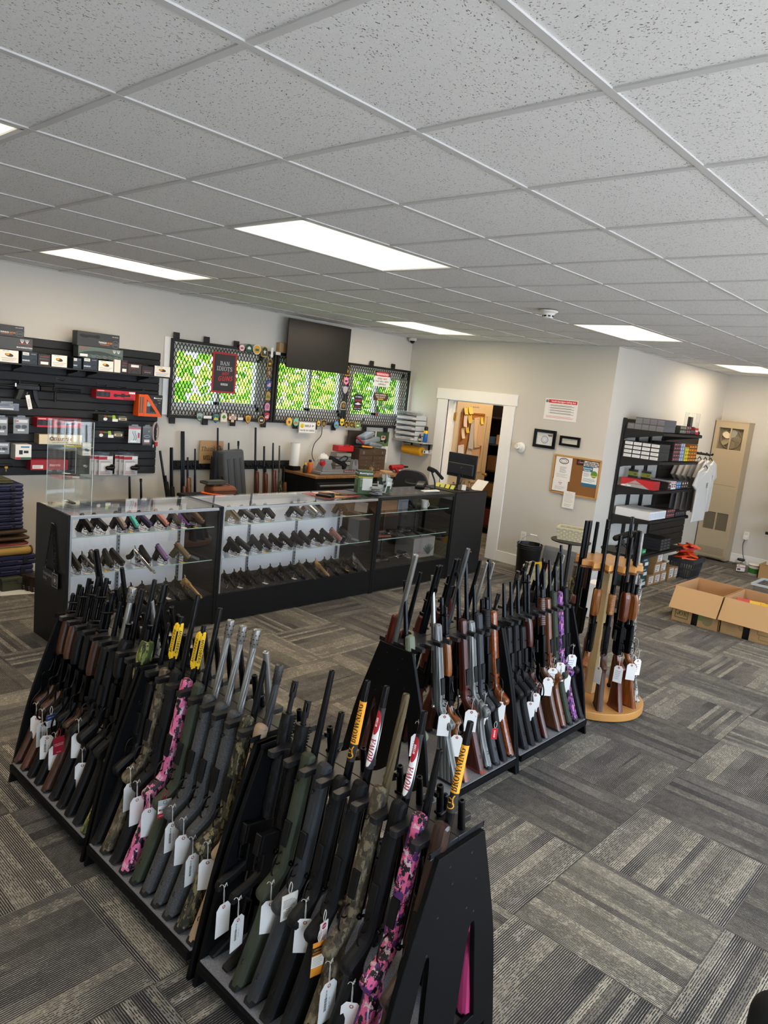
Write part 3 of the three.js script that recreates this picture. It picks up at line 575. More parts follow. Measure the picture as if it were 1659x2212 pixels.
function leverGun(t,o){
const L=o.L??1.0,sm=o.stock||STK.walnut,mm=o.metal||M.blued,F=o.F??0.68;
const b=add('stock',uvm(plate(buttOutline(0.36,o.straight),0.042,0.015,4,2)),sm,t);add('butt_plate',at(plate(padOutline(),0.04,0.004,1,1),0,-0.002,0),M.black,t);
add('receiver',[plate([[-0.014,0.5,1],[-0.014,0.37],[0.0,0.345,1],[0.052,0.345,1],[0.056,0.5,1]],0.034,0.003,3,1)],mm,t);
add('loading_gate',rb(0.014,0.04,0.003,0.001,0.035,0.455,0.0165),mat('#2a2c30',0.25,0.9),t);
add('hammer',[rod(V(-0.004,0.36,0),V(-0.026,0.335,0),0.005,0.003,6)],mm,t);
const lv=o.bigLoop?[[0.055,0.475,0],[0.068,0.42,0],[0.1,0.405,0],[0.13,0.33,0],[0.135,0.25,0],[0.1,0.225,0],[0.072,0.3,0],[0.06,0.37,0]]:[[0.055,0.475,0],[0.066,0.42,0],[0.092,0.41,0],[0.094,0.365,0],[0.09,0.33,0],[0.118,0.28,0],[0.118,0.225,0],[0.094,0.215,0],[0.08,0.28,0],[0.064,0.34,0]];
add('lever',tube(lv,0.0042,6,40),o.leverMat||mm,t);add('trigger',triggerG(0.375,0.056),mm,t);
add('forearm',uvm(o.mlok?merge([rb(0.052,F-0.5,0.042,0.008,0.018,(F+0.5)/2,0)]):plate([[-0.004,0.5,1],[-0.004,F,1],[0.036,F,1],[0.046,F-0.05],[0.05,0.54],[0.046,0.5,1]],0.044,0.015,4,2)),o.fore||sm,t);
if(o.mlok){const s=[];for(let i=0;i<5;i++)for(const z of[0.0215,-0.0215])s.push(rb(0.012,0.024,0.001,0.0005,0.018,0.525+i*0.034,z));for(let i=0;i<5;i++)s.push(rb(0.001,0.024,0.012,0.0005,0.0445,0.525+i*0.034,0));add('vent_slots',s,mat('#050506',0.8),t);}
add('forearm_cap',[rb(0.044,0.02,0.036,0.006,0.016,F+0.006,0)],mm,t);
add('barrel',o.oct?[new THREE.CylinderGeometry(0.0125,0.0135,L-0.5,8).translate(0,(L+0.5)/2,0)]:[barrelG(0.5,L,0.013,0.0105)],o.barrel||mm,t);
add('magazine_tube',[cy(0.0095,0.0095,L-F-0.05,12,0.025,(L+F-0.05)/2,0),sph(0.0095,0.025,L-0.05,0,8)],o.barrel||mm,t);
add('front_sight',[bx(0.012,0.016,0.004,-0.016,L-0.02,0),cy(0.008,0.008,0.014,8,-0.016,L-0.02,0)],mm,t);add('barrel_band',[rb(0.05,0.012,0.03,0.006,0.012,L-0.09,0)],mm,t);add('rear_sight',[bx(0.01,0.012,0.016,-0.016,0.6,0)],mm,t);
if(o.muzzle)muzzles[o.muzzle](t,L,0.011,o.barrel||mm);
}
function shotgun(t,o){
const L=o.L??1.15,sm=o.stock||STK.walnut,mm=o.metal||M.blued;
const y0=0.345,y1=0.545,f0=o.f0??0.68,f1=o.f1??0.86;
add('stock',uvm(plate(buttOutline(y0+0.01),0.042,0.015,4,2)),sm,t);add('recoil_pad',at(plate(padOutline(),0.04,0.006,1,1),0,-0.002,0),o.pad||mat('#151313',0.85),t);
add('receiver',plate([[-0.018,y1-0.01],[-0.017,y0+0.03],[0.004,y0,1],[0.05,y0,1],[0.05,y1,1],[-0.016,y1,1]],0.036,0.009,4,2),o.recv||mm,t);
add('ejection_port',rb(0.02,0.075,0.003,0.001,0.0,0.475,0.0172),o.bolt||M.steel,t);
add('trigger_guard',guardG(0.345,0.44,0.047,0.03),mm,t);add('trigger',triggerG(0.39,0.046),mm,t);
add('magazine_tube',[cy(0.0125,0.0125,f1-y1+0.05,12,0.031,(f1+y1+0.05)/2,0),cy(0.014,0.011,0.02,12,0.031,f1+0.055,0)],mm,t);
const fg=[];
if(o.ribbed){const p=[[0.02,f0]];for(let y=f0+0.004;y<f1-0.006;y+=0.012)p.push([0.0252,y],[0.0252,y+0.007],[0.0238,y+0.008],[0.0238,y+0.0112]);p.push([0.0255,f1-0.004],[0.02,f1]);fg.push(lathe([[0.0,f0],...p,[0.0,f1]],14).translate(0.026,0,0));}
else fg.push(at(plate([[-0.0,f0,1],[-0.004,f0+0.03],[-0.004,f1-0.03],[0.004,f1,1],[0.044,f1,1],[0.056,f1-0.04],[0.057,f0+0.04],[0.048,f0,1]],0.048,0.018,4,2),0,0,0));
add('forend',uvm(merge(fg)),o.fore||sm,t);
add('barrel',barrelG(y1-0.01,L,0.0135,0.0115),o.barrel||mm,t);
if(o.rib!==false)add('vent_rib',[bx(0.004,L-y1,0.008,-0.016,(L+y1)/2,0)],mm,t);
add('bead',sph(0.003,-0.019,L-0.01,0,6),M.brass,t);
}
function doubleGun(t,o){
const L=o.L??1.17,sm=o.stock||STK.walnut,mm=o.metal||M.blued;
add('stock',uvm(plate(buttOutline(0.36),0.042,0.015,4,2)),sm,t);add('recoil_pad',at(plate(padOutline(),0.04,0.006,1,1),0,-0.002,0),mat('#1a1313',0.85),t);
add('receiver',plate([[-0.016,0.45,1],[-0.012,0.37],[0.01,0.352,1],[0.05,0.352,1],[0.05,0.45,1]],0.036,0.006,4,2),o.recv||mm,t);
add('trigger_guard',guardG(0.35,0.43,0.047,0.028),mm,t);add('trigger',triggerG(0.385,0.046),mm,t);
const side=o.side;
add('barrels',side?[barrelG(0.44,L,0.0135,0.011).translate(0,0,0.0115),barrelG(0.44,L,0.0135,0.011).translate(0,0,-0.0115),bx(0.006,L-0.46,0.01,0.002,(L+0.44)/2,0)]:[barrelG(0.44,L,0.0125,0.011),barrelG(0.44,L,0.0125,0.011,0.0245),bx(0.008,L-0.46,0.006,0.012,(L+0.44)/2,0),bx(0.004,L-0.46,0.008,-0.014,(L+0.44)/2,0)],mm,t);
add('forend',uvm(plate([[0.016,0.455,1],[0.014,0.66],[0.03,0.69],[0.045,0.67],[0.056,0.56],[0.052,0.455,1]],0.046,0.017,4,2)),o.fore||sm,t);
}
function arRifle(t,o){
const L=o.L??0.92,b=M.gunBlack,p=M.poly,c=o.color||b;
add('stock',[plate([[0.004,0,1],[0.0,0.15,1],[0.03,0.17,1],[0.04,0.06],[0.12,-0.012,1],[0.118,-0.02,1]],0.034,0.006,3,1),rb(0.03,0.12,0.034,0.004,0.012,0.09,0)],p,t);
add('buffer_tube',cy(0.0145,0.0145,0.22,12,0.012,0.16,0),b,t);
add('lower_receiver',plate([[0.012,0.255,1],[0.06,0.262,1],[0.064,0.36,1],[0.082,0.366,1],[0.082,0.43,1],[0.012,0.435,1]],0.026,0.004,2,1),c,t);
add('upper_receiver',[rb(0.04,0.185,0.028,0.006,-0.006,0.345,0),cy(0.008,0.008,0.02,8,0,0.3,0.016)],c,t);
add('ejection_port',rb(0.014,0.06,0.002,0.001,0,0.37,0.0145),M.steel,t);
add('pistol_grip',plate([[0.058,0.268,1],[0.058,0.305,1],[0.1,0.275],[0.152,0.248],[0.15,0.215],[0.105,0.236]],0.026,0.008,3,2),p,t);
add('trigger_guard',tube([[0.062,0.305,0],[0.084,0.31,0],[0.088,0.36,0]],0.003,5,10),b,t);add('trigger',triggerG(0.335,0.062),b,t);
if(o.mag)add('magazine',plate([[0.08,0.372,1],[0.14,0.365],[0.21,0.345,1],[0.205,0.405,1],[0.14,0.42],[0.08,0.426,1]],0.022,0.004,3,1),p,t);else add('magazine_well',rb(0.012,0.07,0.028,0.003,0.088,0.398,0),b,t);
const h1=o.h1??0.78;const hg=add('handguard',[new THREE.CylinderGeometry(0.024,0.024,h1-0.44,8,1,true).rotateY(Math.PI/8).translate(0,(h1+0.44)/2,0),new THREE.RingGeometry(0.012,0.024,8).rotateX(-A0).translate(0,h1,0)],c,t);
const s=[];for(let y=0.47;y<h1-0.04;y+=0.046)for(let k=0;k<8;k++){if(k===2)continue;s.push(rb(0.001,0.03,0.008,0.0004,0.0226,y+0.01,0).rotateY(k*Math.PI/4));}add('slots',s,mat('#030303',0.9),hg);
const rail=[];for(let y=0.27;y<h1-0.004;y+=0.01)rail.push(bx(0.006,0.0055,0.02,-0.0275,y,0));rail.push(bx(0.006,h1-0.26,0.015,-0.023,(h1+0.26)/2,0));add('top_rail',rail,b,t);
add('barrel',barrelG(0.44,L,0.011,0.0085),b,t);muzzles.flash(t,L-0.005,0.0095,b);
}
function placeGun(kind,name,label,o,base,outward,lean,group){
const t=thing(name,label,'long gun',base,0,group);
t.rotation.set(0,0,0);
t.quaternion.setFromAxisAngle(UP,outward).multiply(new THREE.Quaternion().setFromAxisAngle(V(0,0,1),lean));
kind(t,o);
if(o.tag){const a=Array.isArray(o.tag)?o.tag:[o.tag];a.forEach((q)=>addTag(t,{lean,...(q===true?{}:q)}));}
if(o.fob){const a=Array.isArray(o.fob)?o.fob:[[o.fob,{}]];a.forEach(([k,q])=>fobTag(t,k,{lean,...q}));}
return t;
}
// GUNS IN THE NEAR RACK
const steelB=mat('#9a9a98',0.35,0.9),greyB=mat('#4a4b4c',0.4,0.7);
const LEAN=0.166;
{
const row=(P,n,W,list,section,group)=>list.forEach((e,i)=>{
if(!e)return;const[kind,name,look,o,slot]=e;const k=slot??i;
placeGun(kind,name,`${look}, ${ord[i]} in front row, near rack ${section} section`,o,[P+slotX(W,n,k),0.103,-0.945],-A0,LEAN,group);
});
const B=(look,o)=>[boltRifle,'bolt_rifle',look,o],T=(o)=>({z:-0.034,yaw:-0.5,...o});
row(-1.777,10,RW,[
[leverGun,'lever_rifle','dark walnut lever rifle',{L:0.84,F:0.7,stock:STK.walnut,tag:T({x:0.11,y:0.27,yaw:-0.9})}],
[leverGun,'lever_rifle','brown walnut lever rifle with white tag',{L:0.89,F:0.69,stock:STK.brown,tag:T({x:0.115,y:0.27,kind:'bar',yaw:0.2})}],
[leverGun,'lever_rifle','black lever rifle with blue card',{L:0.92,F:0.68,stock:STK.black,tag:T({x:0.12,y:0.24,kind:'bar',yaw:-0.4}),fob:[['blue',{z:-0.036,x:0.115,y:0.3,yaw:0.2}]]}],
[leverGun,'lever_rifle','black lever rifle with slotted forearm',{L:0.93,F:0.72,stock:STK.black,mlok:true,tag:T({x:0.11,y:0.22})}],
[leverGun,'lever_rifle','brown lever rifle with dark red card',{L:0.88,F:0.7,stock:STK.oil,oct:true,fob:[['lever',{z:-0.036,x:0.14,y:0.26,yaw:0.1}]]}],
B('black synthetic rifle with thick stock',{L:0.86,F:0.66,stock:STK.black,tag:T({x:0.1,y:0.34})}),
B('black rifle with silver ported barrel',{L:0.88,F:0.68,stock:STK.black,barrel:steelB,r:0.0125,muzzle:'perf',tag:T({x:0.1,y:0.24})}),
[shotgun,'pump_shotgun','black pump shotgun with thick forend',{L:0.96,f0:0.57,f1:0.74,stock:STK.black,fore:STK.black,rib:false}],
B('slim black rifle',{L:1.02,F:0.66,stock:STK.blackSoft}),
[shotgun,'camo_shotgun','olive green camouflage shotgun',{L:1.02,f0:0.6,f1:0.78,stock:STK.greenCamo,fore:STK.greenCamo,tag:T({x:0.08,y:0.33})}],
],'left','long guns in the near rack');
row(-0.996,10,RW,[
B('black sporter rifle',{L:0.88,F:0.64,stock:STK.black,r:0.008}),
B('brown camouflage rifle with yellow flag',{L:0.93,F:0.72,stock:STK.brownCamo,flag:'mossberg',tag:T({x:0.11,y:0.33,yaw:0.1})}),
B('black rifle with round-nosed forend',{L:1.04,F:0.74,stock:STK.blackSoft,tag:T({x:0.12,y:0.31,yaw:0.0})}),
B('pink camouflage rifle with yellow flag',{L:0.94,F:0.73,stock:STK.pink,flag:'mossberg',tag:T({x:0.11,y:0.3,yaw:-0.2})}),
B('olive green rifle with red card',{L:1.03,F:0.74,stock:STK.olive,fob:[['savage',{z:-0.036,x:0.1,y:0.33,yaw:-0.2}]]}),
B('grey speckled rifle with spiral silver barrel',{L:0.94,F:0.72,stock:STK.speck,barrel:steelB,fluted:true,r:0.0105,muzzle:'perf',tag:T({x:0.11,y:0.32,kind:'bar',yaw:0})}),
B('grey speckled rifle with spiral silver barrel',{L:0.94,F:0.72,stock:STK.speck,barrel:steelB,fluted:true,r:0.0105,muzzle:'perf',tag:T({x:0.11,y:0.31,yaw:-0.3})}),
B('grey speckled rifle with spiral silver barrel',{L:0.95,F:0.72,stock:STK.speck,barrel:steelB,fluted:true,r:0.0105,muzzle:'perf',tag:T({x:0.115,y:0.28,kind:'bar',yaw:0.1})}),
B('dark green camouflage rifle',{L:0.93,F:0.73,stock:STK.darkCamo,thumb:true,tag:T({x:0.11,y:0.3})}),
B('sand rifle with dark spiral barrel',{L:0.87,F:0.73,stock:STK.tan,barrel:greyB,fluted:true,r:0.0105,muzzle:'perf',tag:T({x:0.11,y:0.28})}),
],'middle','long guns in the near rack');
row(-0.211,10,RW,[
[arRifle,'tactical_rifle','black tactical rifle with flash hider',{L:0.86,h1:0.8,tag:T({x:0.15,y:0.25,yaw:0.1})}],
[arRifle,'tactical_rifle','black tactical rifle with wide handguard',{L:0.82,h1:0.79,tag:T({x:0.15,y:0.25,kind:'bar',yaw:0.2})}],
B('olive green rifle',{L:1.0,F:0.73,stock:STK.olive,tag:T({x:0.1,y:0.33})}),
B('dark grey rifle with faceted forend',{L:0.89,F:0.73,stock:STK.grey,fob:[['text',{z:-0.036,x:0.1,y:0.36,yaw:-0.1}]],r:0.0105}),
B('black rifle with orange barrel sleeve',{L:1.02,F:0.72,stock:STK.black,flag:'browning',tag:T({x:0.1,y:0.36,yaw:-0.7})}),
B('black rifle with red barrel sleeve',{L:1.03,F:0.74,stock:STK.blackSoft,flag:'howa',fob:[['stop',{z:-0.036,x:0.1,y:0.36,yaw:0.1}],['orangeTag',{x:0.115,y:0.31,yaw:-0.2,z:-0.046}]]}),
B('brown camouflage rifle with bronze barrel',{L:1.03,F:0.76,stock:STK.brownCamo,barrel:STK.bronze,fluted:true,bolt:STK.bronze,tag:T({x:0.12,y:0.27,kind:'bar',yaw:0.0,w:0.064,h:0.13})}),
B('black rifle with red barrel sleeve',{L:1.01,F:0.75,stock:STK.black,flag:'howa',tag:T({x:0.1,y:0.25,yaw:-0.9})}),
B('pink and purple camouflage rifle',{L:0.93,F:0.75,stock:STK.pinkPurple,tag:T({x:0.115,y:0.24,yaw:-0.9})}),
B('walnut rifle with orange barrel sleeve',{L:1.04,F:0.76,stock:STK.dark,flag:'browning'}),
],'camera-side','long guns in the near rack');

const back=[[-1.563,1.05,'shot'],[-1.46,0.9,'lever'],[-1.384,1.02,'bolt'],[-1.318,0.91,'bolt'],[-1.226,0.85,'lever'],[-1.15,0.93,'steel'],[-1.07,0.95,'shot'],[-0.95,0.95,'lever'],[-0.88,0.85,'shot'],[-0.79,0.86,'bolt'],[-0.722,0.91,'bolt'],[-0.64,0.91,'bolt'],[-0.56,0.91,'bolt'],[-0.483,0.93,'bolt'],[-0.428,0.84,'lever'],[-0.33,0.96,'steel'],[-0.15,0.8,'bolt'],[-0.02,0.8,'lever'],[0.13,0.79,'bolt'],[0.29,0.8,'lever'],[0.37,0.8,'bolt'],[0.45,0.81,'lever'],[0.52,0.8,'pink']];
const protos={};
const lookOf={shot:'long black shotgun barrel',lever:'black lever rifle',bolt:'black barrelled rifle',steel:'silver barrelled rifle',pink:'plain pink stocked rifle'};
back.forEach(([x,L,k],i)=>{
const P=x<-1.0?-1.777:x<-0.22?-0.996:-0.211,pitch=(RW-0.06)/9*0.985;const s=Math.max(0,Math.min(9,Math.round((x-P-0.032)/pitch)));
const X=P+slotX(RW,10,s),label=`${lookOf[k]} in near rack back row, ${i < 20 ? ord[i] + ' from its left end' : ['third from', 'second from', 'last at'][i - 20] + ' the camera end'}`;
const base=[X,0.103,-1.255];
const o={L};let f=boltRifle,n='bolt_rifle';
if(k==='shot'){f=shotgun;n='pump_shotgun';o.stock=STK.dark;o.f0=0.56;o.f1=0.72;}else if(k==='lever'){f=leverGun;n='lever_rifle';o.F=0.66;o.stock=STK.brown;}else if(k==='steel'){o.barrel=steelB;o.r=0.012;o.F=0.65;}else if(k==='pink'){o.stock=mat('#d2457f',0.5);o.F=0.66;o.noBolt=true;o.fob=[['features',{x:0.07,y:0.42,yaw:0.1,z:0.0255}]];}else{o.F=0.66;o.stock=STK.black;}
placeGun(f,n,label,o,base,A0,LEAN,'long guns in the back row of the near rack');
});
}
// GUNS IN THE SECOND RACK
{
const fr=(P,W,list,section)=>list.forEach(([kind,name,look,o,slot],i)=>placeGun(kind,name,`${look}, ${ord[i]} from camera, second rack ${section}`,o,[-0.445,0.103,P-slotX(W,11,slot)],0,LEAN,'long guns in the second rack'));
const T=(o)=>({yaw:0.75,...o});
fr(-2.105,0.775,[
[boltRifle,'bolt_rifle','sage green rifle',{L:1.02,F:0.76,stock:STK.sage,tag:T({x:0.1,y:0.36,kind:'hand'})},0],
[boltRifle,'bolt_rifle','grey laminate rifle with silver action',{L:1.02,F:0.78,stock:STK.laminate,metal:steelB,tag:T({x:0.1,y:0.4})},3],
[leverGun,'lever_rifle','golden brown wooden lever rifle',{L:0.9,F:0.7,stock:STK.honey,tag:T({x:0.12,y:0.28})},4],
[boltRifle,'bolt_rifle','dark brown wooden rifle with red butt pad',{L:1.02,F:0.77,stock:STK.cherry,pad:mat('#8a3320',0.8),tag:T({x:0.11,y:0.37,w:0.064,h:0.12}),bolt:M.steel},6],
[boltRifle,'bolt_rifle','grey laminate thumbhole rifle',{L:1.05,F:0.75,stock:STK.laminate,thumb:true},7],
[boltRifle,'bolt_rifle','black rifle with a red card',{L:0.93,F:0.78,stock:STK.grey,fob:[['red',{x:0.14,y:0.2,yaw:0.8}]],tag:T({x:0.09,y:0.36})},8],
[shotgun,'pump_shotgun','black pump shotgun with ribbed forend',{L:0.84,f0:0.64,f1:0.79,stock:STK.black,fore:STK.black,ribbed:true,rib:false},9],
[boltRifle,'bolt_rifle','glossy figured wood rifle',{L:1.05,F:0.77,stock:STK.figured,th:0.05,tag:T({x:0.1,y:0.34})},10],
],'near section');
fr(-2.882,0.8,[
[boltRifle,'bolt_rifle','plain black rifle',{L:0.9,F:0.66,stock:STK.black},1],
[boltRifle,'bolt_rifle','black single barrel rifle with bright hammer',{L:0.9,F:0.66,stock:STK.blackSoft,bolt:M.steel},2],
[boltRifle,'bolt_rifle','plain black rifle with curved grip',{L:0.9,F:0.64,stock:STK.black,tag:T({x:0.11,y:0.27})},3],
[leverGun,'lever_rifle','dark walnut lever rifle',{L:0.97,F:0.68,stock:STK.cherry,tag:T({x:0.1,y:0.3})},4],
[shotgun,'pump_shotgun','walnut pump gun with ribbed wooden forend',{L:0.97,f0:0.6,f1:0.77,stock:STK.brown,fore:STK.walnut,ribbed:true,rib:false,tag:T({x:0.1,y:0.36})},6],
[boltRifle,'bolt_rifle','honey brown wooden rifle',{L:1.0,F:0.76,stock:wood('#8a5128',0.3),tag:T({x:0.09,y:0.4,kind:'hand'})},7],
[boltRifle,'bolt_rifle','speckled green rifle',{L:0.98,F:0.79,stock:STK.greenSpeck,tag:T({x:0.1,y:0.42,kind:'bar',w:0.062,h:0.12})},8],
[boltRifle,'bolt_rifle','purple and pink camouflage rifle',{L:0.96,F:0.78,stock:STK.muddy,tag:T({x:0.1,y:0.33})},9],
[boltRifle,'bolt_rifle','tall black rifle',{L:1.06,F:0.8,stock:STK.black,tag:T({x:0.1,y:0.44,kind:'hand',w:0.062,h:0.12})},10],
],'far section');
const back=[[-2.163,1.16,'steel'],[-2.229,1.06,'bolt'],[-2.316,0.97,'lever'],[-2.36,1.08,'dbl'],[-2.46,1.04,'lever'],[-2.50,1.1,'dbl'],[-2.56,1.15,'grey'],[-2.669,1.07,'bolt'],[-2.75,1.05,'steel2'],[-2.83,1.04,'steel2'],[-2.96,0.78,'ar'],[-3.1,0.9,'ar2'],[-3.238,0.95,'ar'],[-3.30,1.0,'bolt'],[-3.41,0.98,'shot'],[-3.55,1.03,'bolt'],[-3.64,1.0,'steel2']];
const look={steel:'thick stainless barrelled rifle',bolt:'black barrelled rifle',lever:'hooded sight lever rifle',dbl:'double barrelled shotgun',grey:'long matt grey barrelled shotgun',steel2:'slim silver barrelled rifle',ar:'short black tactical rifle',ar2:'black tactical rifle with bright flash hider',shot:'black magazine shotgun'};
back.forEach(([z,L,k],i)=>{
const A=z>-2.88,P=A?-2.105:-2.882,W=A?0.775:0.8,pitch=(W-0.06)/10*0.985,s=Math.max(0,Math.min(10,Math.round((P-z-0.032)/pitch)));
const o={L};let f=boltRifle,n='bolt_rifle';o.F=0.74;o.stock=STK.cherry;
if(k==='steel'){o.barrel=steelB;o.r=0.0135;o.F=0.84;o.stock=STK.cherry;}if(k==='steel2'){o.barrel=steelB;o.r=0.008;o.stock=STK.black;}
if(k==='lever'){f=leverGun;n='lever_rifle';o.F=0.8;o.stock=STK.cherry;}if(k==='dbl'){f=doubleGun;n='double_shotgun';o.side=true;}if(k==='grey'){f=shotgun;n='pump_shotgun';o.barrel=mat('#6d7073',0.35,0.8);o.rib=false;}if(k==='shot'){f=shotgun;n='pump_shotgun';o.stock=STK.black;o.f0=0.6;o.f1=0.78;}if(k.startsWith('ar')){f=arRifle;n='tactical_rifle';o.h1=0.72;}
placeGun(f,n,`${look[k]} in second rack back row, ${ord[i]} from camera`,o,[-0.755,0.103,P-slotX(W,11,s)],Math.PI,LEAN,'long guns in the back row of the second rack');
});
}
// LEFT WALL: slatwall with goods
const QL=Math.PI/2;

